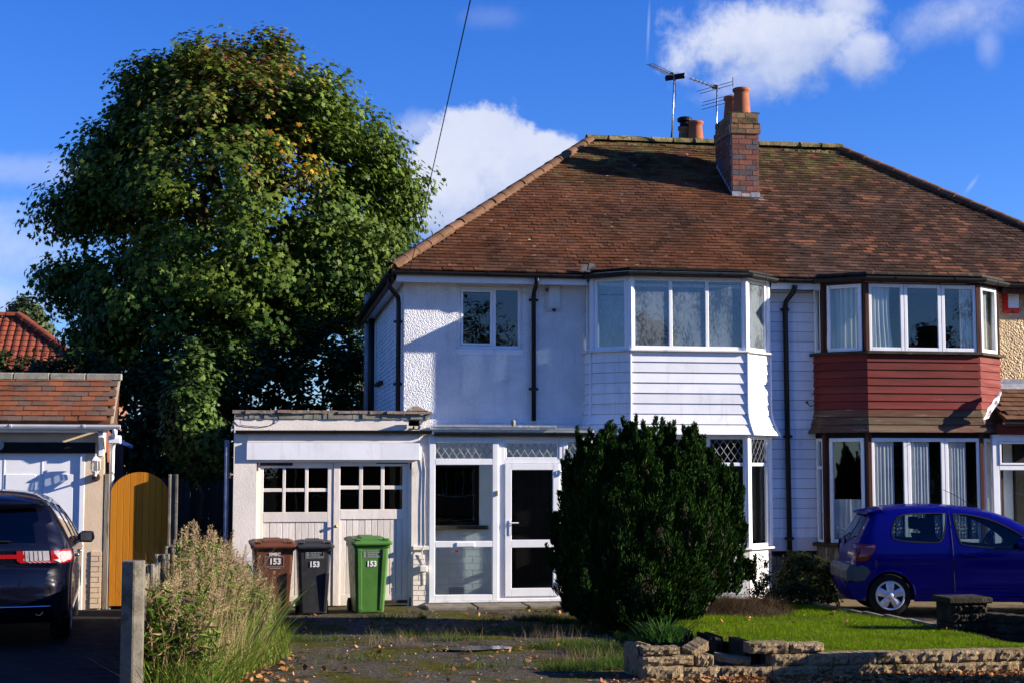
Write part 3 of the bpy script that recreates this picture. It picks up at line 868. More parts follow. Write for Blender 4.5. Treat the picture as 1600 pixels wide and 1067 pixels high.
def chimneys():
    x0, x1, y0, y1 = 8.215, 8.715, 1.95, 2.95
    core = MB(); core.box(x0 + .012, x1 - .012, y0 + .012, y1 - .012, 6.6, 8.30)
    core.box(x0 - .015, x1 + .015, y0 - .015, y1 + .015, 7.935, 8.105)
    ch = core.build('chimney', M['mortar'], house)
    zs = 6.72
    faces = [Facet((x0, y0), (x1, y0)), Facet((x0, y1), (x0, y0)), Facet((x1, y0), (x1, y1))]
    items = []
    for fi, F in enumerate(faces):
        for (za, zb, d, sh) in ((zs, 7.93, 0.0, 0), (7.93, 8.11, .028, 0), (8.11, 8.31, 0.0, 1)):
            n = int(round((zb - za) / .090)); c_h = (zb - za) / n
            for j in range(n):
                z = za + j * c_h
                if F is not faces[0]:
                    pass
                lens = [.25, .25] if (j + sh) % 2 == 0 else [.125, .25, .125]
                if fi > 0: lens = [.25] * 4 if (j + sh) % 2 == 0 else [.125, .25, .25, .25, .125]
                sc = (F.L + 2 * d * (1 if fi == 0 else 0)) / sum(lens); u = -d if fi == 0 else 0
                for Lb in lens:
                    w = Lb * sc
                    # skip what the roof hides
                    c = F.p(u + w / 2, z + c_h / 2, d - .05)
                    u += w
                    if fi == 0: thick = .05
                    else:
                        thick = .05
                        yy = c.y
                        if c.z < EZ + (yy - YE) * math.tan(TH) - .06: continue
                    # butt the side faces behind the front course
                    ww = w - .010
                    c2 = F.p(u - w / 2, z + c_h / 2, d - thick / 2 + RD.uniform(-.002, .002))
                    if fi > 0 and abs(c2.y - y0) < .14:
                        c2 = c2 + Vector((0, .05, 0)); ww -= .10
                        if ww < .03: continue
                    items.append((frame(F.u, -F.n, Vector((0, 0, 1)), c2) @ Matrix.Diagonal(((ww - .003) / 2, thick / 2, (c_h - .014) / 2, 1)), z > 7.92))
    pieces('brick', [a for a, t in items if not t], (1, 1, 1), M['brick_red'], ch, rough=.002, limit=260)
    pieces('brick', [a for a, t in items if t], (1, 1, 1), M['brick_top'], ch, rough=.003, limit=60)
    # flaunching, moss and pots
    fl = MB(); fl.hexa([(x0 + .02, y0 + .02, 8.30), (x1 - .02, y0 + .02, 8.30), (x1 - .02, y1 - .02, 8.30), (x0 + .02, y1 - .02, 8.30),
                        (x0 + .1, y0 + .1, 8.345), (x1 - .1, y0 + .1, 8.345), (x1 - .1, y1 - .1, 8.345), (x0 + .1, y1 - .1, 8.345)])
    fl.build('flaunching', M['mortar'], ch)
    def pot(c, h, r, par, m='terracotta', name='chimney_pot'):
        pr = [(r * 1.02, 0), (r * 1.02, .05), (r * .98, h * .3), (r * .86, h * .75), (r * .84, h - .07), (r * 1.0, h - .055), (r * 1.02, h - .012), (r * .94, h),
              (r * .74, h), (r * .72, h - .2)]
        mb = MB(); mb.lathe(pr, c, 24); return mb.build(name, M[m], par, smooth=True)
    pot((8.47, 2.17, 8.33), .47, .155, ch)
    pot((8.45, 2.66, 8.33), .43, .15, ch)
    ms = MB()
    for _ in range(60):
        x = RD.uniform(x0, x1); w = RD.uniform(.015, .05)
        y = y0 + RD.choice((RD.uniform(0, .06), RD.uniform(-.035, -.01)))
        z = 8.31 if y > y0 else 8.108
        ms.box(x - w, x + w, y, y + .03, z - .005, z + RD.uniform(.005, .02))
    ms.build('moss', M['moss_drive'], ch)
    # lead flashing: apron at the foot and stepped soakers on the left
    ap = MB()
    z0 = EZ + (y0 - YE) * math.tan(TH)
    for k in range(3):
        a = x0 - .01 + k * .172
        ap.box(a, a + .165, y0 - .012 - .002 * k, y0 - .003, z0 - .01, z0 + .10 + RD.uniform(-.01, .02))
    ap.hexa([(x0 - .03, y0 - .10, z0 - .06), (x1 + .05, y0 - .10, z0 - .055), (x1 + .05, y0 - .004, z0 + .02), (x0 - .03, y0 - .004, z0 + .02),
             (x0 - .03, y0 - .10, z0 - .04), (x1 + .05, y0 - .10, z0 - .03), (x1 + .05, y0 - .004, z0 + .035), (x0 - .03, y0 - .004, z0 + .035)])
    ap.build('flashing', M['lead'], ch)
    sp = MB()
    for k in range(8):
        y = y0 + .02 + k * .115
        z = EZ + (y - YE) * math.tan(TH)
        sp.box(x0 - .012, x0 - .003, y, y + .10, z + .03, z + .14)
    sp.build('stepped_flashing', M['lead'], ch)
    # far stack behind the ridge, only its pots rise above it
    c2 = MB(); c2.box(8.15, 8.75, 5.0, 5.7, 6.8, 8.42)
    st = c2.build('chimney', M['brick_top'], house2)
    pot((8.52, 5.25, 8.42), .48, .155, st)
    pot((8.36, 5.45, 8.42), .40, .14, st, 'brick_top')
    cw = MB(); cw.lathe([(.14, 0), (.14, .03), (.10, .05), (.10, .12), (.15, .14), (.15, .20), (.12, .22), (.0, .22)], (8.36, 5.45, 8.80), 20)
    cw.build('cowl', M['black_paint'], st, smooth=False)
    return ch


chimneys()
# ------------------------------------------------------------------ walls, rooms and bays
def wall_with_holes(par, F, u0, u1, z0, z1, holes, m, t=.25, name='wall'):
    """upright wall cut into butted boxes round rectangular openings (ua, ub, za, zb)"""
    us = sorted(set([u0, u1] + [h[0] for h in holes] + [h[1] for h in holes]))
    mb = MB()
    for a, b in zip(us[:-1], us[1:]):
        zz = [(z0, z1)]
        for h in holes:
            if h[0] <= a + 1e-6 and h[1] >= b - 1e-6:
                nz = []
                for (c, d) in zz:
                    if h[2] > c: nz.append((c, min(d, h[2])))
                    if h[3] < d: nz.append((max(c, h[3]), d))
                zz = nz
        for c, d in zz: mb.fbox(F, a, b, c, d, -t, 0)
    # weld the boxes so no inner faces show
    o = mb.build(name, m, par)
    return o


FW = Facet((2.25, 0), (14.67, 0))          # main front wall line; u = X - 2.25
w0 = at(715.5, 447, 0); w1 = at(815, 545.5, 0)
WIN_U = (w0[0] - 2.25, w1[0] - 2.25, w1[2], w0[2])


def dense_wall(par, F, u0, u1, z0, z1, hole, m, step=.0145, amp=.0038, seed=2, name='render'):
    """pebbledash skin: a fine sheet of real lumps standing off the wall"""
    rg = np.random.default_rng(seed)
    nu = int((u1 - u0) / step) + 1; nz = int((z1 - z0) / step) + 1
    us = np.linspace(u0, u1, nu); zs = np.linspace(z0, z1, nz)
    Hh = rg.random((nz, nu)) * amp
    q = 22; low = rg.random((nz // q + 3, nu // q + 3))
    yi = np.linspace(0, low.shape[0] - 1.01, nz); xi = np.linspace(0, low.shape[1] - 1.01, nu)
    y0 = yi.astype(int); x0 = xi.astype(int); fy = (yi - y0)[:, None]; fx = (xi - x0)[None]
    L = (low[y0][:, x0] * (1 - fy) * (1 - fx) + low[y0 + 1][:, x0] * fy * (1 - fx) + low[y0][:, x0 + 1] * (1 - fy) * fx + low[y0 + 1][:, x0 + 1] * fy * fx)
    Hh += L * .004
    o = np.array(F.o); uu = np.array(F.u); nn = np.array(F.n)
    jx = rg.normal(0, step * .22, (nz, nu)); jz = rg.normal(0, step * .22, (nz, nu))
    U = us[None] + jx; Zz = zs[:, None] + jz
    P = o[None, None] + U[..., None] * uu + (Hh + .004)[..., None] * nn
    P[..., 2] = Zz
    idx = np.arange(nz * nu).reshape(nz, nu)
    uc = (us[:-1] + us[1:]) / 2; zc = (zs[:-1] + zs[1:]) / 2
    keep = np.ones((nz - 1, nu - 1), bool)
    if hole is not None:
        keep &= ~((uc[None] > hole[0]) & (uc[None] < hole[1]) & (zc[:, None] > hole[2]) & (zc[:, None] < hole[3]))
    q4 = np.stack([idx[:-1, :-1], idx[:-1, 1:], idx[1:, 1:], idx[1:, :-1]], -1)[keep]
    return np_mesh(name, P.reshape(-1, 3), q4, m, par, smooth=False)


# white house: upper wall left of the bay
UB0 = 5.14 - 2.25
wall_with_holes(house, FW, 0, UB0, 2.62, 4.93, [WIN_U], M['pebble'])
dense_wall(house, FW, 0.0, UB0, 2.80, 4.93, (WIN_U[0] - .012, WIN_U[1] + .012, WIN_U[2] - .095, WIN_U[3] + .012), M['pebble'])
mb = MB(); mb.fbox(FW, WIN_U[0] - .02, WIN_U[1] + .02, WIN_U[2] - .10, WIN_U[2] - .003, .0, .018); mb.build('sill_band', M['board_white'], house, bevel=.004)
mb = MB(); mb.fbox(FW, 0.10, UB0, 2.70, 2.80, .0, .028); mb.build('plinth_band', M['pebble'], house, bevel=.006)
FWr = Facet((2.25, .06), (14.67, .06))
uc = at(769, 500, .05)[0] - 2.25
window(house, FWr, WIN_U[0], WIN_U[1], WIN_U[2], WIN_U[3], [uc + .03], fw=.05, d=(-.05, .02), sash={(0, 0)}, mull=.055)
# porch back wall: brick, with the inner window and the front door
pw0 = at(640, 727, 0); pw1 = at(749, 820, 0); pd0 = at(800, 727, 0); pd1 = at(862, 945, 0)
PIN = (pw0[0] - 2.25 + .33, pw1[0] - 2.25, pw1[2], pw0[2] + .02)
PDO = (pd0[0] - 2.25 - .05, pd1[0] - 2.25 + .25, .12, 2.16)
wall_with_holes(house, FW, 0, UB0, 0, 2.62, [PIN, PDO], M['paint_grey'], name='porch_wall')
brick_wall(house, FW, .30, PDO[0] - .02, .05, PIN[2] - .10, M['paint_grey'], d=.012, thick=.012, bl=.24, ch=.105, gap=.006)
mb = MB(); mb.fbox(FW, PIN[0] - .1, PIN[1] + .13, PIN[2] - .06, PIN[2] - .002, .0, .10); mb.build('inner_sill', M['sill_dark'], house, bevel=.005)
window(house, FWr, PIN[0], PIN[1], PIN[2], PIN[3], [], fw=.05, d=(-.03, .03), m='black_paint', gl='glass_dark')
mb = MB(); mb.fbox(FW, PDO[0], PDO[1], PDO[2], PDO[3], -.14, -.09)
dr = mb.build('front_door', M['dark_door'], house)
mb = MB()
for a, b, c, d in ((.10, .42, .2, .85), (.10, .42, 1.0, 1.85), (.52, .84, .2, .85), (.52, .84, 1.0, 1.85)):
    mb.fbox(FW, PDO[0] + a, PDO[0] + b, PDO[2] + c, PDO[2] + d, -.088, -.075)
mb.build('door_panel', M['dark_door'], dr, bevel=.008)
mb = MB(); vx = at(713, 923, 0)
for i in range(9):
    mb.box(vx[0] - .11 + i * .026, vx[0] - .11 + i * .026 + .008, -.02, -.012, vx[2] - .06, vx[2] + .06)
for i in range(5): mb.box(vx[0] - .12, vx[0] + .12, -.024, -.0205, vx[2] - .06 + i * .028, vx[2] - .06 + i * .028 + .008)
mb.build('air_vent', M['sticker_grey'], house)
# side wall, painted brick, with a slim window
FS = Facet((2.25, 7.45), (2.25, 0))
sw = (7.45 - 4.85, 7.45 - 3.85, 3.62, 4.62)
wall_with_holes(house, FS, 0, 7.45, 0, 4.93, [sw], M['paint_brick'], t=-.0 + .25, name='side_wall')
brick_wall(house, FS, 2.0, 7.42, 2.95, 4.90, M['paint_brick'], d=.012, thick=.012, limit=0)
window(house, Facet((2.31, 7.45), (2.31, 0)), *sw, [], fw=.06, d=(-.03, .02), m='upvc_dirty', gl='glass')
mb = MB(); mb.fbox(FS, sw[0] - .05, sw[1] + .05, sw[2] - .06, sw[2] - .002, 0, .09); mb.build('window_sill', M['sill_dark'], house)
mb = MB(); mb.fbox(FS, 7.37, 7.449, 2.6, 4.92, .001, .016); mb.build('corner_strip', M['board_white'], house)
# the rest of the shell
mb = MB(); mb.box(2.25, 14.67, 7.45, 7.6, 0, 4.93); mb.build('rear_wall', M['paint_brick'], house)
mb = MB(); mb.box(14.45, 14.67, .0, 7.45, 0, 4.93); mb.build('side_wall', M['pebble_cream'], house2)
# rooms behind the panes
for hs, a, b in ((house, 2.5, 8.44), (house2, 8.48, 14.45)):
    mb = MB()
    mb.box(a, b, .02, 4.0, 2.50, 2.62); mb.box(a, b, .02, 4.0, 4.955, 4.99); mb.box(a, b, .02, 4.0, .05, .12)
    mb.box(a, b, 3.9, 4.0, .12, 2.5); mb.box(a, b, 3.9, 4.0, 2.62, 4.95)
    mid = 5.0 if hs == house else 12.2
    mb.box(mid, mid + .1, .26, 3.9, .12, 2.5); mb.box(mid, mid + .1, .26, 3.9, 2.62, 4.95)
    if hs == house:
        dk = MB(); dk.box(2.52, 4.98, 1.6, 1.7, 2.63, 4.94); dk.box(2.52, 4.98, .3, 1.6, 2.621, 2.64); dk.build('inner_wall', M['room_dark'], house)  # added dark partition and floor make this upper room look unlit
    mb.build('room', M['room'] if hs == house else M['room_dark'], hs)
mb = MB(); mb.box(8.42, 8.50, .02, 4.0, .0, 4.93); mb.build('party_wall', M['room'], house)


class Bay:
    def __init__(s, poly): s.poly = poly; s.F = [Facet(a, b) for a, b in zip(poly[:-1], poly[1:])]
    def path(s, off, z):
        """polygon offset outwards"""
        P = [Vector((p[0], p[1], 0)) for p in s.poly]; out = []
        for i in range(len(P)):
            a = (P[i] - P[i - 1]).normalized() if i else (P[1] - P[0]).normalized()
            b = (P[i + 1] - P[i]).normalized() if i < len(P) - 1 else a
            na = Vector((a.y, -a.x, 0)); nb = Vector((b.y, -b.x, 0)); k = na + nb; k = k / max(k.dot(na), .2)
            q = P[i] + k * off; out.append(Vector((q.x, q.y, z)))
        return out


def bay_skirt(par, B, z0, z1, n, mlist, flare, name='weatherboard', trim=None):
    """courses of lapped boards on each face, sweeping out at the foot"""
    def off(z):
        t = max(0.0, (z0 + .42 - z) / .42)
        return flare * t ** 1.8
    h = (z1 - z0) / n
    holder = MB()
    holder.sweep([(0, 0), (-.04, 0), (-.04, z1 - z0), (0, z1 - z0)], [(p.x, p.y, z0) for p in B.path(-.01, z0)])
    base = holder.build('bay_skirt', M['black_paint'] if trim is None else M['sticker_grey'], par)  # dark backing imitates lap shadows in the gaps between boards
    for j in range(n):
        za = z0 + j * h + .006; zb = za + h - .006
        lo = B.path(off(za) + .024, za); hi = B.path(off(min(zb, z1)) + .006, min(zb, z1))
        lob = B.path(off(za) + .001, za); hib = B.path(off(min(zb, z1)) - .010, min(zb, z1))
        for k in range(len(B.F)):
            mb = MB()
            mb.hexa([lo[k], lo[k + 1], lob[k + 1], lob[k], hi[k], hi[k + 1], hib[k + 1], hib[k]])
            mb.build(name, mlist[j] if isinstance(mlist, list) else mlist, base)
    if trim is not None:
        for k in trim:
            mb = MB(); n2 = 14
            pts = []
            for i in range(n2 + 1):
                z = z0 - .004 + (z1 - z0) * i / n2
                pts.append(B.path(off(z) + .024, z)[k])
            mb.tube(pts, .017, 6)
            mb.build('corner_trim', M['board_white'], base)
    mb = MB(); pp = B.path(flare + .018, z0 + .002)
    mb.prism([tuple(p) for p in pp], (0, 0, .012)); mb.build('soffit', M['sill_dark'] if trim is None else M['upvc'], par)
    return base


B1 = Bay([(5.13, 0), (5.17, -.30), (5.69, -.75), (7.55, -.75), (8.07, -.30), (8.11, 0)])
B2 = Bay([(8.93, 0), (8.97, -.30), (9.54, -.75), (11.44, -.75), (12.01, -.30), (12.06, 0)])


def poly_slab(par, B, off, z, t, m, name, bevel=.0):
    mb = MB(); mb.prism([tuple(p) for p in B.path(off, z)], (0, 0, t)); return mb.build(name, m, par, bevel=bevel)


def bays():
    # ---- white bay, upper storey
    za, zb = 3.868, 5.00
    F = B1.F
    c = F[2]
    window(house, c, .012, c.L - .012, za, zb, [c.L * .345, c.L * .66], fw=.058, d=(-.05, .0), gl='glass_mist', mull=.055)
    for k in (1, 3): window(house, F[k], .055, F[k].L - .055, za, zb, [], fw=.055, d=(-.05, .0), gl='glass_mist')
    for k in (0, 4): window(house, F[k], .035, F[k].L - .02, za, zb - .02, [], fw=.045, d=(-.05, .0), gl='glass_mist')
    # posts at the corners
    for k in (1, 2, 3, 4):
        p = B1.path(-.02, 0)[k]
        mb = MB(); mb.tube([(p.x, p.y, za), (p.x, p.y, zb)], .052, 8); mb.build('corner_post', M['upvc'], house)
    poly_slab(house, B1, .075, 3.838, .03, M['upvc_dirty'], 'window_sill', .006)
    poly_slab(house, B1, .03, 5.001, .09, M['upvc'], 'bay_head', .004)
    poly_slab(house, B1, .09, 5.092, .035, M['black_paint'], 'bay_roof', .006)
    pth = B1.path(.12, 5.055)
    gutter(house, pth[0:], .062)
    bay_skirt(house, B1, 2.552, 3.836, 8, M['board_white'], .13, trim=(1, 2, 3, 4))
    # ---- lower storey
    za, zb = .815, 2.548
    window(house, c, .012, c.L - .012, za, zb, [c.L * .345, c.L * .66], [2.10], fw=.058, d=(-.05, .0), gl='glass', mull=.055, lattice={(0, 1), (1, 1), (2, 1)})
    for k in (1, 3): window(house, F[k], .055, F[k].L - .055, za, zb, [], [2.10], fw=.055, d=(-.05, .0), gl='glass', lattice={(0, 1)})
    for k in (0, 4): window(house, F[k], .035, F[k].L - .02, za, zb, [], [2.10], fw=.045, d=(-.05, .0), gl='glass')
    for k in (1, 2, 3, 4):
        p = B1.path(-.02, 0)[k]
        mb = MB(); mb.tube([(p.x, p.y, za), (p.x, p.y, zb)], .052, 8); mb.build('corner_post', M['upvc'], house)
    poly_slab(house, B1, .085, .782, .032, M['upvc_dirty'], 'window_sill', .006)
    core = MB(); core.sweep([(-.012, 0), (-.2, 0), (-.2, .78), (-.012, .78)], [(p.x, p.y, -.02) for p in B1.path(0, 0)])
    bw = core.build('bay_base', M['mortar'], house)
    for k in range(5): brick_wall(bw, F[k], .012, F[k].L - .012, .0, .78, M['paint_brick'], d=.0, thick=.05, bl=.30, ch=.0975, gap=.008, shift=k)
    # blind inside the lower bay, pale
    # ---- red bay, upper storey: white casements between brown posts
    F = B2.F; c = F[2]
    za, zb = 3.895, 4.965
    fwid = c.L / 3
    for q in range(3): window(house2, c, q * fwid + (.03 if q == 0 else .003), (q + 1) * fwid - (.03 if q == 2 else .003), za, zb, [], fw=.058, d=(-.030, .006), gl='glass', name='casement')
    for k in (1, 3): window(house2, F[k], .085, F[k].L - .075, za, zb, [], fw=.058, d=(-.045, .012), gl='glass', name='casement')
    for k in (0, 4): window(house2, F[k], .05, F[k].L - .03, za, zb - .02, [], fw=.045, d=(-.045, .012), gl='glass', name='casement')
    for k in (1, 2, 3, 4):
        p = B2.path(-.03, 0)[k]
        mb = MB(); mb.tube([(p.x, p.y, za - .02), (p.x, p.y, zb + .03)], .055, 6); mb.build('corner_post', M['brown_wood'], house2)
    poly_slab(house2, B2, -.05, za - .005, .004, M['sill_dark'], 'window_board')
    poly_slab(house2, B2, .085, 3.845, .045, M['sill_dark'], 'window_sill', .006)
    poly_slab(house2, B2, .012, 4.968, .065, M['brown_wood'], 'bay_head', .004)
    poly_slab(house2, B2, .05, 5.034, .05, M['brown_wood'], 'bay_cornice', .004)
    poly_slab(house2, B2, .10, 5.092, .05, M['sill_dark'], 'bay_roof', .012)
    gutter(house2, B2.path(.135, 5.06), .062)
    bl = [M['red_board_worn']] * 3 + [M['red_board']] * 7
    bay_skirt(house2, B2, 2.60, 3.845, 10, bl, .11, trim=None)
    # ---- lower storey of the red bay
    za, zb = .86, 2.52
    for q in range(3): window(house2, c, q * fwid + (.03 if q == 0 else .003), (q + 1) * fwid - (.03 if q == 2 else .003), za, zb, [], fw=.058, d=(-.030, .006), gl='glass', name='casement')
    for k in (1, 3): window(house2, F[k], .085, F[k].L - .075, za, zb, [], fw=.058, d=(-.045, .012), gl='glass', name='casement')
    for k in (0, 4): window(house2, F[k], .05, F[k].L - .03, za, zb, [], [2.05], fw=.045, d=(-.045, .012), gl='glass', name='casement')
    for k in (1, 2, 3, 4):
        p = B2.path(-.03, 0)[k]
        mb = MB(); mb.tube([(p.x, p.y, za - .02), (p.x, p.y, 2.60)], .055, 6); mb.build('corner_post', M['brown_wood'], house2)
    poly_slab(house2, B2, .0, 2.522, .075, M['black_paint'], 'bay_head')
    poly_slab(house2, B2, .085, .80, .055, M['sill_dark'], 'window_sill', .006)
    core = MB(); core.sweep([(-.012, 0), (-.2, 0), (-.2, .80), (-.012, .80)], [(p.x, p.y, -.02) for p in B2.path(0, 0)])
    bw = core.build('bay_base', M['mortar'], house2)
    for k in range(5): brick_wall(bw, F[k], .012, F[k].L - .012, .0, .80, M['stone'], d=.01, thick=.05, bl=.27, ch=.16, gap=.012, shift=k, rough=.004)
    # curtains
    def curtain(name, F, ua, ub, z0, z1, d, m, waves=9, amp=.025, taper=0.0, lace=False):
        n = waves * 6; vs = []; fs = []; rows = 8
        for r in range(rows + 1):
            t = r / rows
            for i in range(n + 1):
                s = i / n; u = ua + (ub - ua) * s * (1 - taper * math.sin(t * 2.2) * .5)
                dd = d + amp * math.sin(s * waves * 2 * math.pi + .6 * math.sin(s * 17)) * (.6 + .4 * (1 - t))
                vs.append(F.p(u, z0 + (z1 - z0) * t, dd))
        for r in range(rows):
            for i in range(n): fs.append((r * (n + 1) + i, r * (n + 1) + i + 1, (r + 1) * (n + 1) + i + 1, (r + 1) * (n + 1) + i))
        mb = MB(); mb.add(vs, fs)
        o = mb.build(name, M[m], house2, smooth=True, fix=False)
        if lace:
            lb = MB()
            k = int((ub - ua) / .035)
            for i in range(k):
                for (zz, rr) in ((z0 + .10, .012), (z0 + .16, .016), (z0 + .22, .012), (z0 + .27, .008)):
                    u = ua + (i + .5 + .25 * math.sin(i * 2.1 + zz * 40)) * .035
                    lb.prism([F.p(u + rr * math.cos(q), zz + rr * math.sin(q) + .012 * math.sin(i * .9), d + .035) for q in np.linspace(0, 2 * math.pi, 6)[:-1]], F.n * .002)
            lb.build('lace', M['sticker'], o)
        return o
    curtain('curtain', F[2], .07, .46, 3.95, 4.94, -.055, 'curtain', 5, .016, .25)
    curtain('curtain', F[2], 1.60, 1.84, 3.95, 4.94, -.055, 'curtain', 4, .016, .0)
    curtain('curtain', F[1], .10, .62, 3.95, 4.94, -.12, 'curtain', 6, .025)
    curtain('curtain', F[3], .25, .62, 3.95, 4.94, -.12, 'curtain', 5, .025)
    curtain('curtain', F[0], .04, .28, 3.95, 4.92, -.12, 'curtain', 3, .02)
    for q in range(3): curtain('net_curtain', F[2], q * fwid + .07, q * fwid + fwid * (.68, .62, .60)[q], .93, 2.5, -.046, 'net', 6, .010, 0, True)
    for q in range(3): curtain('net_curtain', F[2], q * fwid + fwid * .70, q * fwid + fwid - .07, .93, 1.30, -.046, 'net', 2, .008, 0, True)
    curtain('net_curtain', F[1], .12, .62, .93, 1.55, -.07, 'net', 5, .015, 0, True)
    curtain('net_curtain', F[0], .05, .28, .93, 2.45, -.1, 'net', 3, .02)
    curtain('net_curtain', F[3], .12, .62, .93, 2.45, -.12, 'net', 5, .02)


bays()

# boards between the bays, on the main wall line
mb = MB(); mb.box(8.10, 8.96, .001, .25, 0, 4.93); bwall = mb.build('wall', M['black_paint'], house)  # black backing imitates shadow lines between the weatherboards
zz = .93; k = 0
while zz < 4.92:
    h = min(.158, 4.925 - zz)
    mb = MB(); mb.hexa([(8.115, -.026, zz), (8.955, -.026, zz), (8.955, .0, zz), (8.115, .0, zz), (8.115, -.014, zz + h - .007), (8.955, -.014, zz + h - .007), (8.955, .0, zz + h - .007), (8.115, .0, zz + h - .007)])
    mb.build('weatherboard', M['board_white'], bwall); zz += .158
mb = MB(); mb.box(8.115, 8.93, -.03, -.001, .72, .925); mb.build('render_band', M['paint_brick'], bwall, bevel=.005)
brick_wall(bwall, Facet((8.115, 0), (8.93, 0)), .0, .81, .0, .715, M['stone'], d=.02, thick=.02, bl=.26, ch=.16, gap=.012, rough=.004)
# wall stays between bay openings
for hs, x0, x1 in ((house, 5.14, 8.10), (house2, 8.96, 12.05)):
    mb = MB(); mb.box(x0, x1, .001, .2, 2.60, 3.80); mb.box(x0, x1, .001, .2, 0, .78); mb.build('wall', M['room'], hs)
# neighbour's wall right of the red bay, cream pebbledash
FW2 = Facet((12.05, 0), (14.67, 0))
wall_with_holes(house2, FW2, 0, 2.62, 0, 4.93, [], M['pebble_cream'])
dense_wall(house2, FW2, 0, 2.62, 3.3, 4.93, None, M['pebble_cream'], step=.017, seed=5)


def lean_to():
    """tiled lean-to and glazed porch at the right-hand edge"""
    x0, x1 = 11.78, 14.6
    yw, zw, ye, ze = -.02, 3.40, -.90, 2.80
    L = math.hypot(ye - yw, zw - ze); V = Vector((0, (yw - ye) / L, (zw - ze) / L)); U = Vector((1, 0, 0)); Nn = U.cross(V)
    mb = MB(); mb.add([(x0, ye, ze), (x1, ye, ze), (x1, yw, zw), (x0, yw, zw), (x0, ye, ze - .05), (x1, ye, ze - .05), (x1, yw, zw - .05), (x0, yw, zw - .05)],
                      [(0, 1, 2, 3), (7, 6, 5, 4), (0, 4, 5, 1), (1, 5, 6, 2), (3, 2, 6, 7), (0, 3, 7, 4)])
    lr = mb.build('lean_to_roof', M['tile_brown'], house2)
    it = tile_matrices(Vector((0, ye, ze)), U, V, Nn, lambda v: (x0, x1), int(L / .135), .135, .19, seed=9, length=.2)
    pieces('roof_tile', it, (.094, .10, .007), M['tile_brown'], lr, 200)
    mb = MB(); mb.box(12.0, x1, -.03, -.012, 3.38, 3.52); mb.hexa([(12.0, -.17, 3.34), (x1, -.17, 3.34), (x1, -.012, 3.43), (12.0, -.012, 3.43), (12.0, -.17, 3.352), (x1, -.17, 3.352), (x1, -.012, 3.445), (12.0, -.012, 3.445)])
    mb.build('flashing', M['lead'], house2)
    gutter(house2, [(x0 - .05, ye - .05, ze - .03), (x1, ye - .05, ze - .03)], .055)
    mb = MB(); mb.box(x0 - .1, x1, ye + .06, ye + .09, ze - .22, ze - .06); mb.build('fascia', M['red_board'], house2)
    F = Facet((x0 - .15, -.72), (x1, -.72))
    window(house2, F, .0, 1.55, .10, 2.58, [], [2.05], fw=.11, d=(-.06, .02), sash={(0, 1)}, gl='glass_porch', mull=.08, name='porch_window')
    mb = MB(); mb.box(x0, x1, -.71, -.67, .0, .10); mb.build('porch_base', M['stone'], house2)
    mb = MB(); mb.box(12.35, x1, -.1, -.012, .0, 2.6); mb.build('porch_recess', M['room_dark'], house2)  # solid dark slab against the wall behind the porch glass
    mb = MB(); mb.box(12.07, 12.33, -.03, -.012, .0, 2.6); mb.build('porch_wall', M['paint_grey'], house2)


lean_to()
# ------------------------------------------------------------------ porch
GY = -1.0                                   # front plane of porch and garage
porch = root('porch', (3.7, GY, 0), 'white framed glazed porch with leaded top lights between the garage and the dark conifer', 'porch')


def XZ(x, y, Y): p = at(x, y, Y); return float(p[0]), float(p[2])


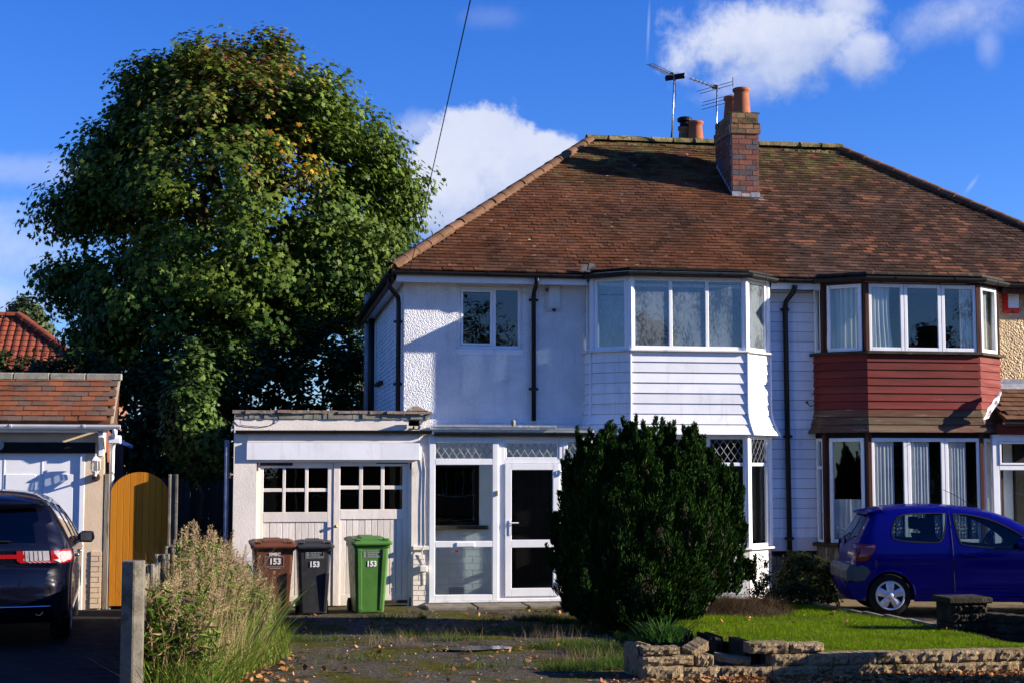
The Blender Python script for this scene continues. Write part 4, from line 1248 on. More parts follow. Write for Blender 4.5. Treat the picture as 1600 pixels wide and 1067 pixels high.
def build_porch():
    X0 = XZ(670, 900, GY)[0]; X1 = 5.02
    F = Facet((X0, GY), (X1, GY)); u = lambda px, py=830: XZ(px, py, GY)[0] - X0; z = lambda py, px=780: XZ(px, py, GY)[1]
    zb, zt = .085, z(682)
    um = u(777); ud0 = u(789); ud1 = u(874)
    window(porch, F, 0, um + .012, zb, zt, [], [z(849), z(721)], fw=.088, d=(-.07, .03), gl='glass_porch', mull=.092, lattice={(0, 2)}, name='glazed_screen')
    # door frame and top light
    mb = MB()
    mb.fbox(F, um + .016, ud0 - .004, zb, zt, -.07, -.005); mb.fbox(F, ud1 + .004, ud1 + .06, zb, zt, -.07, -.005)
    mb.fbox(F, ud0 - .004, ud1 + .004, zt - .06, zt, -.07, -.005); mb.fbox(F, ud0 - .004, ud1 + .004, z(723), z(717), -.07, -.005)
    mb.fbox(F, ud0 - .004, ud1 + .004, zb, zb + .05, -.07, -.005)
    fr = mb.build('door_frame', M['upvc'], porch, bevel=.004)
    window(porch, F, ud0 - .003, ud1 + .003, z(717) + .001, zt - .061, [], fw=.03, d=(-.06, -.012), gl='glass_porch', lattice={(0, 0)}, name='top_light')
    dz0, dz1 = zb + .052, z(723) - .004
    fwd = .098; mb = MB(); d = (-.05, .018); ua, ub = ud0, ud1
    mb.fbox(F, ua, ua + fwd, dz0, dz1, *d); mb.fbox(F, ub - fwd, ub, dz0, dz1, *d)
    mb.fbox(F, ua + fwd, ub - fwd, dz0, dz0 + .12, *d); mb.fbox(F, ua + fwd, ub - fwd, dz1 - fwd, dz1, *d)
    mb.fbox(F, ua + fwd, ub - fwd, z(855), z(843), *d)
    door = mb.build('door', M['upvc'], porch, bevel=.005)
    for a, b in ((dz0 + .12, z(855)), (z(843), dz1 - fwd)):
        g = MB(); g.fbox(F, ua + fwd - .003, ub - fwd + .003, a - .003, b + .003, -.02, -.012); g.build('pane', M['glass_porch'], door)
    h = MB(); hx = u(797); hz = z(822)
    h.fbox(F, hx - .018, hx + .018, hz - .13, hz + .09, .018, .028)
    h.tube([F.p(hx, hz + .055, .025), F.p(hx, hz + .055, .065)], .010, 8); h.tube([F.p(hx - .005, hz + .055, .062), F.p(hx + .12, hz + .055, .062)], .009, 8)
    h.build('handle', M['upvc'], door)
    for zz in (z(738), z(912)):
        h = MB(); h.tube([F.p(ub + .012, zz - .045, .03), F.p(ub + .012, zz + .045, .03)], .014, 8); h.fbox(F, ub - .05, ub, zz - .02, zz + .02, .018, .030); h.build('hinge', M['upvc'], door)
    window(porch, F, ud1 + .062, F.L, zb, zt, [], [z(849), z(721)], fw=.07, d=(-.07, .0), gl='glass_porch', mull=.085, lattice={(0, 2)}, name='glazed_screen')
    # sill, letter plate, bell
    mb = MB(); mb.fbox(F, -.01, F.L, .055, .083, -.08, .055); mb.build('sill', M['upvc_dirty'], porch, bevel=.006)
    mb = MB(); lx = u(727); mb.fbox(F, lx - .135, lx + .135, z(853), z(846), .031, .046); mb.build('letter_plate', M['upvc'], porch, bevel=.006)
    mb = MB(); mb.fbox(F, u(711), u(716), z(861), z(858), .032, .035); mb.build('leaflet', M['light_red'], porch)
    mb = MB(); mb.fbox(F, um - .028, um + .005, z(774), z(766), .031, .05); mb.build('door_bell', M['brass'], porch, bevel=.004)
    # right return, floor and roof
    R_ = Facet((X1, GY), (5.10, -.32))
    window(porch, R_, .02, R_.L, .05, 2.48, [], [z(849)], fw=.06, d=(-.05, .0), gl='glass_porch', mull=.08, name='side_screen')
    mb = MB(); mb.box(X0 + .02, 5.05, GY + .08, -.03, -.02, .07); mb.build('floor', M['slab'], porch)
    mb = MB(); zr = z(668)
    mb.hexa([(2.56, GY - .07, zr - .03), (5.08, GY - .07, zr - .03), (5.08, -.03, 2.72), (2.56, -.03, 2.72), (2.56, GY - .07, zr), (5.08, GY - .07, zr), (5.08, -.03, 2.745), (2.56, -.03, 2.745)])
    rf = mb.build('roof', M['glass_roof'], porch)
    mb = MB(); mb.box(2.6, 4.45, GY - .075, GY - .02, zr + .002, zr + .035); mb.build('roof_edge', M['lead'], rf, bevel=.006)
    mb = MB(); c = at(802, 662, GY - .05); mb.lathe([(.0, .10), (.03, .095), (.035, .06), (.028, 0)], (c[0], c[1], zr + .02), 10); mb.build('roof_vent', M['concrete'], rf, smooth=True)
    mb = MB(); mb.box(X0, 5.05, GY - .012, GY + .03, zt + .002, zr - .032); mb.build('fascia', M['upvc_dirty'], porch)
    gutter(porch, [(2.60, GY - .09, z(675)), (5.02, GY - .09, z(675))], .058)


build_porch()

# ------------------------------------------------------------------ garage
garage = root('garage', (1.1, GY, 0), 'flat-roofed white painted brick garage with two weathered wooden doors behind the wheelie bins', 'garage')


def build_garage():
    X0 = XZ(364.5, 760, GY)[0]; X1 = 2.545
    F = Facet((X0, GY), (X1, GY)); u = lambda px, py=800: XZ(px, py, GY)[0] - X0; z = lambda py, px=520: XZ(px, py, GY)[1]
    dl, dr_ = u(400), u(643); zh = z(722)
    ztop = z(641)
    wall_with_holes(garage, F, 0, X1 - X0, 0, z(654), [(dl, dr_, 0, zh)], M['garage_paint'], t=.22)
    # side and back
    mb = MB(); mb.box(X0, X0 + .2, GY + .22, 4.2, 0, 2.7); mb.box(X0 + .2, 2.24, 4.0, 4.2, 0, 2.7); mb.build('side_wall', M['garage_paint'], garage)
    mb = MB(); mb.box(X0 + .02, 2.24, GY + .02, 4.18, 2.702, 2.76); mb.build('flat_roof', M['coping'], garage)
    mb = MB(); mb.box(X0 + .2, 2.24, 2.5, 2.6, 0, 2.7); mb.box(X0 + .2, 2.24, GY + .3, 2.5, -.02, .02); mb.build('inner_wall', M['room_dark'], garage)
    # parapet bands
    mb = MB(); n = 40
    for i in range(n):
        a = F.L * i / n; b = F.L * (i + 1) / n
        q = RD.uniform(.012, .03)
        mb.fbox(F, a, b, z(654), z(646) + RD.uniform(-.012, .012), -.2, q)
    mb.build('rough_lintel', M['concrete'], garage)
    # broken coping tiles
    a = -.03; wv = []
    while a < F.L + .02:
        b = min(a + RD.uniform(.16, .30), F.L + .03)
        t0 = z(645.5) + RD.uniform(-.004, .004)
        mb = MB(); d = .05 + RD.uniform(-.02, .02)
        mb.hexa([F.p(a, t0 - RD.uniform(0, .014), d), F.p(b - .004, t0 - RD.uniform(0, .014), d + RD.uniform(-.012, .012)), F.p(b - .004, t0, -.22), F.p(a, t0, -.22),
                 F.p(a, t0 + .03 + RD.uniform(0, .014), d - .01), F.p(b - .004, t0 + .03 + RD.uniform(0, .014), d - .01), F.p(b - .004, t0 + .05, -.22), F.p(a, t0 + .05, -.22)])
        mb.build('coping_tile', M['coping'], garage, bevel=.004)
        a = b
    mb = MB(); e = F.L
    mb.hexa([F.p(e - .36, z(641), .02), F.p(e - .02, z(641), .02), F.p(e - .02, z(641), -.2), F.p(e - .36, z(641), -.2), F.p(e - .24, z(633), -.02), F.p(e - .17, z(633), -.02), F.p(e - .15, z(635), -.15), F.p(e - .24, z(635), -.15)])
    mb.build('mortar_heap', M['coping'], garage, bevel=.008)
    # gutter band, lintel board
    gutter(garage, [(X0 + .02, GY - .075, z(672.5)), (X1 + .02, GY - .075, z(671.5))], .05)
    mb = MB(); mb.fbox(F, u(384), u(655), z(718), z(691.5), .004, .045); mb.build('lintel_board', M['board_white'], garage, bevel=.003)
    mb = MB(); mb.fbox(F, u(385), u(655), z(691), z(680), .003, .022); mb.build('timber_band', M['garage_paint'], garage, bevel=.004)
    # brickwork showing at the foot of the piers
    Fp = Facet((X0 + u(645.5), GY), (X0 + u(671), GY))
    brick_wall(garage, Fp, 0, Fp.L, .02, z(861), M['garage_paint'], d=.014, thick=.014, gap=.009, bl=.17, rough=.003)
    Fq = Facet((X0, GY), (X0 + u(399), GY))
    brick_wall(garage, Fq, 0, Fq.L, .02, z(861), M['paint_brick'], d=.014, thick=.014, gap=.009, rough=.003)
    mb = MB(); mb.fbox(F, dr_ + .02, F.L - .005, z(860), z(853), .0, .03); mb.build('render_edge', M['garage_paint'], garage, bevel=.008)
    # door frame posts
    for ua_ in (dl, dr_ - .05):
        mb = MB(); mb.fbox(F, ua_, ua_ + .05, 0, zh, -.16, -.045); mb.build('door_jamb', M['door_paint'], garage, bevel=.004)
    # two leaves
    um = u(521)
    for side, (ua, ub, cols, rws, zr0, zr1) in enumerate((
            (dl + .052, um - .006, (411.5, 440.8, 446, 476, 481.7, 511.5), (731, 762, 768, 799), 799, 815),
            (um + .002, dr_ - .052, (532, 561, 567, 595, 601, 629), (728, 758, 764.5, 795), 795, 811))):
        d = (-.115, -.065) if side == 0 else (-.110, -.055)
        cu = [u(c) for c in cols]; rz = [z(r) for r in rws]
        zt_, zb_ = zh - .004, .03
        mb = MB()
        mb.fbox(F, ua, cu[0] - .004, zb_, zt_, *d); mb.fbox(F, cu[5] + .004, ub, zb_, zt_, *d)          # stiles
        mb.fbox(F, cu[0] - .004, cu[5] + .004, rz[0] + .004, zt_, *d)                                    # top rail
        mb.fbox(F, cu[0] - .004, cu[5] + .004, z(zr1), rz[3] - .004, *d)                                 # lock rail
        mb.fbox(F, cu[0] - .004, cu[5] + .004, zb_, zb_ + .16, d[0], d[1] - .012)
        for k in (1, 3): mb.fbox(F, cu[k] + .002, cu[k + 1] - .002, rz[3] - .004, rz[0] + .004, d[0] + .008, d[1] - .006)
        for k in range(3): mb.fbox(F, cu[2 * k] - (.0 if k else .004), cu[2 * k + 1] + (.0 if k < 2 else .004), rz[2] + .002, rz[1] - .002, d[0] + .010, d[1] - .009)
        leaf = mb.build('garage_door', M['door_paint'], garage, bevel=.004)
        for k in range(3):
            for (a, b) in ((rz[1], rz[0]), (rz[3], rz[2])):
                g = MB(); g.fbox(F, cu[2 * k] - .004, cu[2 * k + 1] + .004, a - .004, b + .004, d[0] + .018, d[0] + .023); g.build('pane', M['glass_old'], leaf)
        pa, pb = cu[0] - .003, cu[5] + .003; n = 10
        w = (pb - pa) / n
        for i in range(n):
            mb = MB(); mb.fbox(F, pa + i * w + .0035, pa + (i + 1) * w - .0035, zb_ + .012 * RD.random(), z(zr1) - .001, d[0] + .006, d[1] - .014 + RD.uniform(-.002, .002))
            mb.build('plank', M['door_paint'], leaf, bevel=.003)
        # strap hinges
        hz = [z(724.5) if side == 0 else z(721.5), z(941)]
        for q in hz:
            hb = MB()
            if side == 0:
                hb.fbox(F, ua - .045, ua + .47, q - .022, q + .022, d[1] + .001, d[1] + .008); hb.fbox(F, ua - .07, ua - .03, q - .10, q + .06, -.044, -.02)
            else:
                hb.fbox(F, ub - .47, ub + .045, q - .022, q + .022, d[1] + .001, d[1] + .008); hb.fbox(F, ub + .03, ub + .07, q - .10, q + .06, -.044, -.02)
            hb.build('strap_hinge', M['iron_rust'], leaf, bevel=.002)
        if side == 1:
            kb = MB(); kx = u(525); kb.lathe([(.0, -.035), (.022, -.032), (.026, -.018), (.012, -.010), (.012, 0)], (X0 + kx, GY + .055, z(822)), 12, axis='y'); kb.build('door_knob', M['brass'], leaf, smooth=True)
    # wall box and its cable, crack cables on the parapet
    mb = MB(); bx = u(661); mb.fbox(F, bx - .05, bx + .06, z(894), z(884), .015, .085); mb.build('junction_box', M['upvc_dirty'], garage, bevel=.008)
    pts = [F.p(u(655), z(700), .02), F.p(u(661), z(708), .022), F.p(u(664), z(735), .018), F.p(u(663), z(790), .02), F.p(u(664), z(850), .022), F.p(u(659), z(862), .036), F.p(u(664), z(880), .03), F.p(u(663), z(915), .025)]
    mb = MB(); mb.tube(pts, .005, 6); mb.build('cable', M['garage_paint'], garage)
    pts = [F.p(u(374), z(654), .03), F.p(u(373), z(664), .01), F.p(u(385), z(665.5), .012), F.p(u(405), z(667), .012), F.p(u(420), z(665), .012), F.p(u(430), z(660), .012), F.p(u(435), z(654), .02)]
    mb = MB(); mb.tube(pts, .005, 6); mb.build('cable', M['cable'], garage)
    downpipe(garage, [(X0 - .10, GY + .1, 2.45), (X0 - .10, GY + .1, 0.0)], .034, m='lead')


build_garage()


def floodlight():
    c = at(647, 661, GY - .14)
    r = root('floodlight', (c[0], c[1], c[2]), 'small black floodlight fixed high on the garage front above the gutter', 'floodlight')
    mb = MB(); x, y, z = c
    mb.hexa([(x - .085, y - .03, z - .04), (x + .085, y - .03, z - .04), (x + .07, y + .10, z - .03), (x - .07, y + .10, z - .03),
             (x - .085, y - .03, z + .055), (x + .085, y - .03, z + .055), (x + .07, y + .10, z + .045), (x - .07, y + .10, z + .045)])
    mb.build('housing', M['black_paint'], r, bevel=.008)
    mb = MB(); mb.box(x - .06, x + .06, y - .034, y - .0305, z - .022, z + .035); mb.build('lens', M['glass_dark'], r)
    mb = MB(); mb.tube([(x, y + .05, z - .05), (x, y + .1, z - .075), (x, GY, z - .075)], .014, 8); mb.build('bracket', M['black_paint'], r)
    mb = MB(); p = [(x + .09, y + .1, z - .02), (x + .16, GY - .02, z - .06), (x + .18, GY - .02, z + .02), (x + .24, GY - .02, z + .10)]
    mb.tube(p, .006, 6); mb.build('cable', M['upvc'], r)


floodlight()
# paving slabs at the porch step
for i, (a, b, c, d) in enumerate(((666, 742, -1.75, -1.10), (744, 822, -1.72, -1.10), (824, 905, -1.74, -1.10))):
    xa, xb = XZ(a, 952, -1.5)[0], XZ(b, 952, -1.5)[0]
    mb = MB(); mb.box(xa, xb - .012, c, d, -.01, .055)
    o = mb.build('paving_slab', M['slab'], bevel=.008)
    tag(o, ('leftmost', 'middle', 'rightmost')[i] + ' worn paving slab lying below the porch sill', 'paving slab', 'step slabs in front of the porch')

# ------------------------------------------------------------------ neighbour's garage on the left
LY = -.69
lg = root('garage', (-4.2, LY, 0), 'cream rendered garage with small orange-red tiled roof and white panelled door behind the black car', 'garage')


def left_garage():
    x1 = XZ(161, 800, LY)[0]; x0 = -7.0
    F = Facet((x0, LY), (x1, LY)); u = lambda px, py=750: XZ(px, py, LY)[0] - x0; z = lambda py, px=120: XZ(px, py, LY)[1]
    du1 = u(130); du0 = du1 - 2.3; zd = z(708)
    wall_with_holes(lg, F, 0, F.L, 0, z(672), [(du0, du1, 0, zd)], M['cream_wall'], t=.2)
    brick_wall(lg, Facet((x0 + du1 + .13, LY), (x1, LY)), 0, x1 - x0 - du1 - .13, .02, z(856), M['cream_wall'], d=.016, thick=.016, gap=.01, rough=.002)
    mb = MB(); mb.box(x1 - .2, x1, LY + .2, 2.6, 0, 2.6); mb.box(x0, x1 - .2, 2.4, 2.6, 0, 2.6); mb.build('side_wall', M['brick_red'], lg)
    # beam over the door
    mb = MB(); mb.fbox(F, 0, u(148), z(707.5), z(690.5), .004, .05); mb.build('beam', M['black_paint'], lg, bevel=.004)
    # door frame, door with raised panels
    mb = MB(); mb.fbox(F, du1 - .05, du1 + .02, 0, zd, -.06, .008); mb.build('door_frame', M['white_door'], lg, bevel=.004)
    mb = MB(); mb.fbox(F, du0, du1 - .05, .02, zd, -.06, -.03); dd = mb.build('garage_door', M['white_door'], lg)
    st = du1 - .05
    for k in range(4):
        b = st - .09 - k * .53; a = b - .42
        for (c, e) in ((zd - 1.02, zd - .30), (.15, zd - 1.18)):
            mb = MB(); mb.fbox(F, a, b, c, e, -.03, -.016); mb.build('door_panel', M['white_door'], dd, bevel=.014, seg=2)
    mb = MB()
    for k in range(1, 3): mb.fbox(F, st - k * .53 - .008, st - k * .53 + .008, .02, zd, -.0295, -.024)
    mb.build('door_rib', M['white_door'], dd)
    # roof
    zr0, yr0 = z(659), LY - .22
    ze = XZ(172, 658, yr0)[1]
    top = at(178, 590, LY + .5)
    O = Vector((0, yr0, ze)); T = Vector((0, LY + .5, top[2])); L = (T - O).length
    V = (T - O).normalized(); U = Vector((1, 0, 0)); Nn = U.cross(V)
    xv = XZ(172, 658, yr0)[0]
    mb = MB(); mb.add([(x0, O.y, O.z), (xv, O.y, O.z), (xv, T.y, T.z), (x0, T.y, T.z), (x0, T.y + .7, T.z), (xv, T.y + .7, T.z), (xv, O.y, O.z - .05), (x0, O.y, O.z - .05), (xv, T.y + .7, T.z - .8), (x0, T.y + .7, T.z - .8), (xv, O.y+.3, O.z - .05)],
                      [(0, 1, 2, 3), (3, 2, 5, 4), (0, 7, 6, 1), (1, 6, 10, 8, 5, 2), (4, 5, 8, 9)])
    rf = mb.build('roof', M['tile_brown'], lg, fix=True)
    rows = 9; g = L / rows
    it = tile_matrices(O, U, V, Nn, lambda v: (x0, xv + .03 + v * .04), rows, g, .195, seed=21, sag=.004, length=g * 1.55)
    pieces('roof_tile', it, (.0965, g * .78, .008), M['tile_bright'], rf, 300)
    # ridge: flat angled tiles
    xx = xv + .10
    while xx > x0:
        w = .52; mb = MB()
        mb.hexa([(xx - w, T.y - .10, T.z - .045), (xx - .008, T.y - .10, T.z - .045), (xx - .008, T.y + .1, T.z - .03), (xx - w, T.y + .1, T.z - .03),
                 (xx - w, T.y - .085, T.z + .055), (xx - .008, T.y - .085, T.z + .055), (xx - .008, T.y + .08, T.z + .07), (xx - w, T.y + .08, T.z + .07)])
        mb.build('ridge_tile', M['concrete'], rf, bevel=.012); xx -= w
    mb = MB(); mb.hexa([(xv + .0, O.y + .1, O.z - .03), (xv + .035, O.y + .1, O.z - .03), (xv + .075, T.y, T.z - .02), (xv + .04, T.y, T.z - .02),
                        (xv + .0, O.y + .1, O.z - .008), (xv + .035, O.y + .1, O.z - .008), (xv + .075, T.y, T.z + .005), (xv + .04, T.y, T.z + .005)])
    mb.build('verge', M['mortar'], rf)
    # white gutter, hopper, brackets
    gy = yr0 - .06; gz = XZ(100, 664, gy)[1]
    gutter(lg, [(x0, gy, gz + .01), (XZ(188, 664, gy)[0], gy, gz + .01)], .06, m='white_gutter')
    mb = MB(); mb.box(x0, xv - .02, yr0 + .02, yr0 + .05, gz - .10, gz + .03); mb.build('fascia', M['white_gutter'], lg)
    hx = XZ(180, 685, yr0 + .05)[0]; hz = XZ(180, 685, yr0)[1]
    downpipe(lg, [(hx, gy, gz - .04), (hx, gy + .02, gz - .12), (hx - .03, yr0 + .12, hz - .02), (hx - .06, LY + .07, hz - .15), (hx - .06, LY + .07, .0)], .036, m='white_gutter', clips=((hx - .06, LY + .07, 1.65),))
    mb = MB(); mb.box(hx - .10, hx + .08, yr0 + .02, yr0 + .16, hz - .07, hz + .05); mb.build('hopper', M['white_gutter'], lg, bevel=.012)
    bx = XZ(159, 690, LY)[0]
    mb = MB(); mb.box(bx - .035, bx + .035, LY - .20, LY - .002, z(679), z(673)); mb.box(bx - .035, bx + .035, LY - .07, LY - .002, z(712), z(679))
    mb.hexa([(bx - .034, LY - .16, z(683)), (bx + .034, LY - .16, z(683)), (bx + .034, LY - .07, z(696)), (bx - .034, LY - .07, z(696)), (bx - .034, LY - .16, z(679)), (bx + .034, LY - .16, z(679)), (bx + .034, LY - .07, z(679.5)), (bx - .034, LY - .07, z(679.5))])
    mb.build('gallows_bracket', M['white_gutter'], lg, bevel=.004)
    # strip of blue cover poking out past the hopper
    mb = MB(); a = at(186, 685, LY + .3); b = at(207, 695, LY + .3)
    mb.hexa([(a[0], LY + .3, a[2] - .06), (b[0], LY + .3, b[2] - .05), (b[0], LY + .34, b[2] - .05), (a[0], LY + .34, a[2] - .06), (a[0], LY + .3, a[2] + .0), (b[0], LY + .3, b[2] + .0), (b[0], LY + .34, b[2] + .0), (a[0], LY + .34, a[2] + .0)])
    mb.build('cover_strip', M['blue_cloth'], lg)
    sk = at(0, 694, LY - .06)
    mb = MB(); mb.lathe([(.0, -.03), (.07, -.028), (.085, -.01), (.085, .0)], (sk[0] - .03, LY - .05, sk[2]), 20, axis='y'); mb.build('bulkhead_lamp', M['sticker_grey'], lg, smooth=True)


left_garage()


def lantern():
    c = at(149, 726, LY - .16); x, y, z = c
    r = root('wall_lantern', (x, y, z), 'weathered white carriage lantern on the cream pier beside the white garage door', 'lantern')
    mb = MB(); mb.lathe([(.0, .165), (.012, .16), (.010, .13), (.03, .12), (.075, .075), (.082, .06), (.06, .058), (.0, .058)], (x, y, z), 6); mb.build('cap', M['lamp_white'], r)
    mb = MB(); mb.lathe([(.055, .057), (.065, -.06), (.05, -.085), (.03, -.10)], (x, y, z), 6); mb.build('glass_body', M['glass_old'], r)
    mb = MB()
    for k in range(6):
        q = math.pi / 3 * k
        mb.tube([(x + .06 * math.cos(q), y + .06 * math.sin(q), z + .058), (x + .068 * math.cos(q), y + .068 * math.sin(q), z - .06), (x + .05 * math.cos(q), y + .05 * math.sin(q), z - .09)], .006, 5)
    mb.lathe([(.05, -.085), (.055, -.095), (.03, -.13), (.02, -.16), (.0, -.17)], (x, y, z), 8)
    mb.build('cage', M['lamp_white'], r)
    mb = MB(); mb.lathe([(.0, -.07), (.05, -.065), (.06, -.03), (.06, .0)], (x, LY, z - .175), 14, axis='y'); mb.tube([(x, LY - .05, z - .175), (x, y, z - .165), (x, y, z - .13)], .014, 8); mb.build('wall_plate', M['iron_rust'], r, smooth=False)


lantern()


# ------------------------------------------------------------------ gate, fences, posts
def build_gate():
    gy = -.68
    xa = XZ(171, 850, gy)[0]; xb = XZ(262, 850, gy)[0]; zc = XZ(212, 737, gy)[1]; zs = XZ(171, 775, gy)[1]
    r = root('garden_gate', ((xa + xb) / 2, gy, 0), 'arched orange-stained boarded wooden gate beside the cream garage', 'gate')
    n = 9; w = (xb - xa) / n
    def arch(x):
        t = (x - (xa + xb) / 2) / ((xb - xa) / 2); return zs + (zc - zs) * math.sqrt(max(0, 1 - .96 * t * t))
    for i in range(n):
        a = xa + i * w + .002; b = xa + (i + 1) * w - .002
        top = [(a + (b - a) * k / 4, gy, arch(a + (b - a) * k / 4)) for k in range(4, -1, -1)]
        mb = MB(); mb.prism([(a, gy, .05), (b, gy, .05)] + top, (0, .022, 0)); mb.build('plank', M['gate_wood'], r, bevel=.003)
    mb = MB()
    for zz in (.25, .95, 1.5): mb.box(xa + .03, xb - .03, gy + .024, gy + .06, zz, zz + .1)
    mb.build('ledge', M['gate_wood'], r)
    # timber post on the left
    x = XZ(165.5, 850, gy - .03)[0]
    mb = MB(); mb.box(x - .045, x + .035, LY - .006, LY + .09, 0, XZ(166, 740, gy)[1])
    tag(mb.build('gate_post', M['old_wood'], bevel=.008), 'weathered grey timber post between the cream garage and the orange gate', 'post')


build_gate()


def slotted_post(name, x, y, h, w, m, label, group):
    r = root(name, (x, y, 0), label, 'fence post', group)
    s = w / 2; t = w * .30
    pl = [(-s, -s), (-s + t, -s), (-s + t * 1.15, -s * .15), (s - t * 1.15, -s * .15), (s - t, -s), (s, -s), (s, s), (s - t, s), (s - t * 1.15, s * .15), (-s + t * 1.15, s * .15), (-s + t, s), (-s, s)]
    if w > .17: pl = [(-s, -.45 * s), (.12 * s, -.8 * s), (s, -.25 * s), (s, s), (-s, s)]  # thick post's ridged front is shaped so its right face catches more sun
    mb = MB(); mb.prism([(x + a, y + b, -.1) for a, b in pl], (0, 0, h + .1)); mb.build('shaft', m, r, bevel=.008)
    return r


FX = at(207, 960, -10.2)[0]
post_lab = ['thick mottled concrete slotted fence post nearest the camera at the lower left', 'second concrete post of the low fence, half hidden behind the front post', 'third concrete post of the low fence among the dry weeds',
            'fourth concrete post of the low fence deep among the weeds', 'fifth concrete post of the low fence hidden by the tall weeds', 'sixth concrete post of the low fence just short of the gate']
for i in range(5):
    yy = -10.2 + i * 1.8
    slotted_post('fence_post', FX - .0 + i * .004, yy, 1.235 if i == 0 else 1.10, .185 if i == 0 else .115, M['post_concrete'], post_lab[i], 'concrete posts of the low boundary fence')
for i in range(4):
    ya = -10.2 + i * 1.8 + .09; yb = ya + 1.8 - .16
    r = root('concrete_fence', (FX, (ya + yb) / 2, 0), ['front', 'second', 'third', 'rear'][i] + ' low concrete fence panel slotted between the boundary posts', 'fence', 'concrete panels of the low boundary fence')
    for k in range(4):
        mb = MB(); mb.box(FX - .022 + RD.uniform(-.004, .004), FX + .022, ya, yb, .02 + k * .25, .02 + k * .25 + .246); mb.build('gravel_board', M['post_concrete'], r, bevel=.006)
tp = at(270, 800, -.74)
slotted_post('fence_post', tp[0], -.74, 1.95, .14, M['post_concrete'], 'tall slotted concrete post at the right edge of the orange gate', 'gate posts')


def board_fence():
    """dark fence closing the passage beyond the gate"""
    r = root('board_fence', (-1.2, 5.2, 0), 'dark weathered board fence closing the passage left of the garage', 'fence')
    x = -3.2
    while x < -.4:
        mb = MB(); mb.box(x, x + .105, 5.2, 5.22, .02, 1.86 + RD.uniform(-.01, .01)); mb.build('board', M['dark_fence'], r); x += .112
    mb = MB(); mb.box(-3.2, -.4, 5.222, 5.26, .4, .48); mb.box(-3.2, -.4, 5.222, 5.26, 1.4, 1.48); mb.build('rail', M['dark_fence'], r)


board_fence()


# ------------------------------------------------------------------ block walls of the front garden
def rock_mesh(seed, m):
    """split-faced block: square back and beds, broken front"""
    rd = np.random.default_rng(seed); nx_, nz_ = 11, 5
    lo = rd.random((4, 6)); vs = []
    for j in range(nz_):
        for i in range(nx_):
            a_, b_ = i / (nx_ - 1), j / (nz_ - 1)
            q = lo[min(3, int(b_ * 3.99)), min(5, int(a_ * 5.99))]
            edge = 1 if 0 < i < nx_ - 1 and 0 < j < nz_ - 1 else .25
            vs.append((-1 + 2 * a_ + rd.normal(0, .02) * (0 < i < nx_ - 1), -1 - (.22 * q + .20 * rd.random()) * edge + .15, -1 + 2 * b_ + rd.normal(0, .05)))
    n = nx_ * nz_
    fs = [(j * nx_ + i, j * nx_ + i + 1, (j + 1) * nx_ + i + 1, (j + 1) * nx_ + i) for j in range(nz_ - 1) for i in range(nx_ - 1)]
    bk = {}
    rim = [i for i in range(nx_)] + [j * nx_ + nx_ - 1 for j in range(1, nz_)] + [(nz_ - 1) * nx_ + i for i in range(nx_ - 2, -1, -1)] + [j * nx_ for j in range(nz_ - 2, 0, -1)]
    for k in rim: bk[k] = len(vs); vs.append((vs[k][0], 1.0, vs[k][2]))
    for k, k2 in zip(rim, rim[1:] + rim[:1]): fs.append((k, bk[k], bk[k2], k2))
    fs.append(tuple(bk[k] for k in rim))
    me = bpy.data.meshes.new('block'); me.from_pydata(vs, [], fs); me.materials.append(m)
    bm = bmesh.new(); bm.from_mesh(me); bmesh.ops.recalc_face_normals(bm, faces=bm.faces); bm.to_mesh(me); bm.free()
    return me


ROCK = [rock_mesh(k, M['block']) for k in range(5)]
ROCKD = [rock_mesh(k + 9, M['block_dark']) for k in range(4)]


def block(par, c, size, rz=0.0, rx=0.0, ry=0.0, dark=False, name='block'):
    o = bpy.data.objects.new(name, RD.choice(ROCKD if dark else ROCK)); COL.objects.link(o); o.parent = par
    o0 = org_of(par)
    o.location = Vector(c) - o0; o.rotation_euler = (rx, ry, rz); o.scale = (size[0] / 2, size[1] / 2, size[2] / 2)
    return o


WY = -9.25
wall = root('garden_wall', (6.2, WY, 0), 'low rough block garden wall along the front of the lawn', 'wall')
ch = .115
for j in range(2):
    x = 5.05 - .0 if j == 0 else 4.72 + .42
    x = 4.60 if j == 0 else 4.95
    while x < 8.1:
        L = RD.choice((.30, .42, .36, .46))
        block(wall, (x + L / 2, WY + RD.uniform(-.006, .006), .0 + ch * (j + .5)), (L - .008, .20, ch - .006)); x += L
x = XZ(1169, 1015, WY)[0]; xe_ = XZ(1282, 1015, WY)[0]
block(wall, ((x + xe_) / 2 - .18, WY + .02, ch * 2.5), (.40, .2, ch * .9), .02); block(wall, (xe_ - .16, WY + .02, ch * 2.5 - .006), (.34, .2, ch * .75), -.02)
stack = root('block_stack', (3.98, WY, 0), 'broken end of the block wall with tumbled blocks beside the driveway', 'wall')
block(stack, (3.86, WY, .07), (.40, .24, .14), .03); block(stack, (4.26, WY + .02, .06), (.36, .22, .115)); block(stack, (4.60, WY + .0, .055), (.30, .2, .11))
block(stack, (3.92, WY + .02, .185), (.50, .22, .085), .02); block(stack, (3.86, WY + .02, .275), (.36, .2, .075), -.02)
block(stack, (4.29, WY + .06, .175), (.18, .2, .10), .1); block(stack, (4.25, WY + .12, .275), (.24, .14, .10), .5, .3, -.35); block(stack, (4.62, WY + .12, .165), (.36, .14, .06), -.35, .1, .12)
block(stack, (3.70, WY + .25, .17), (.16, .30, .30), .15)
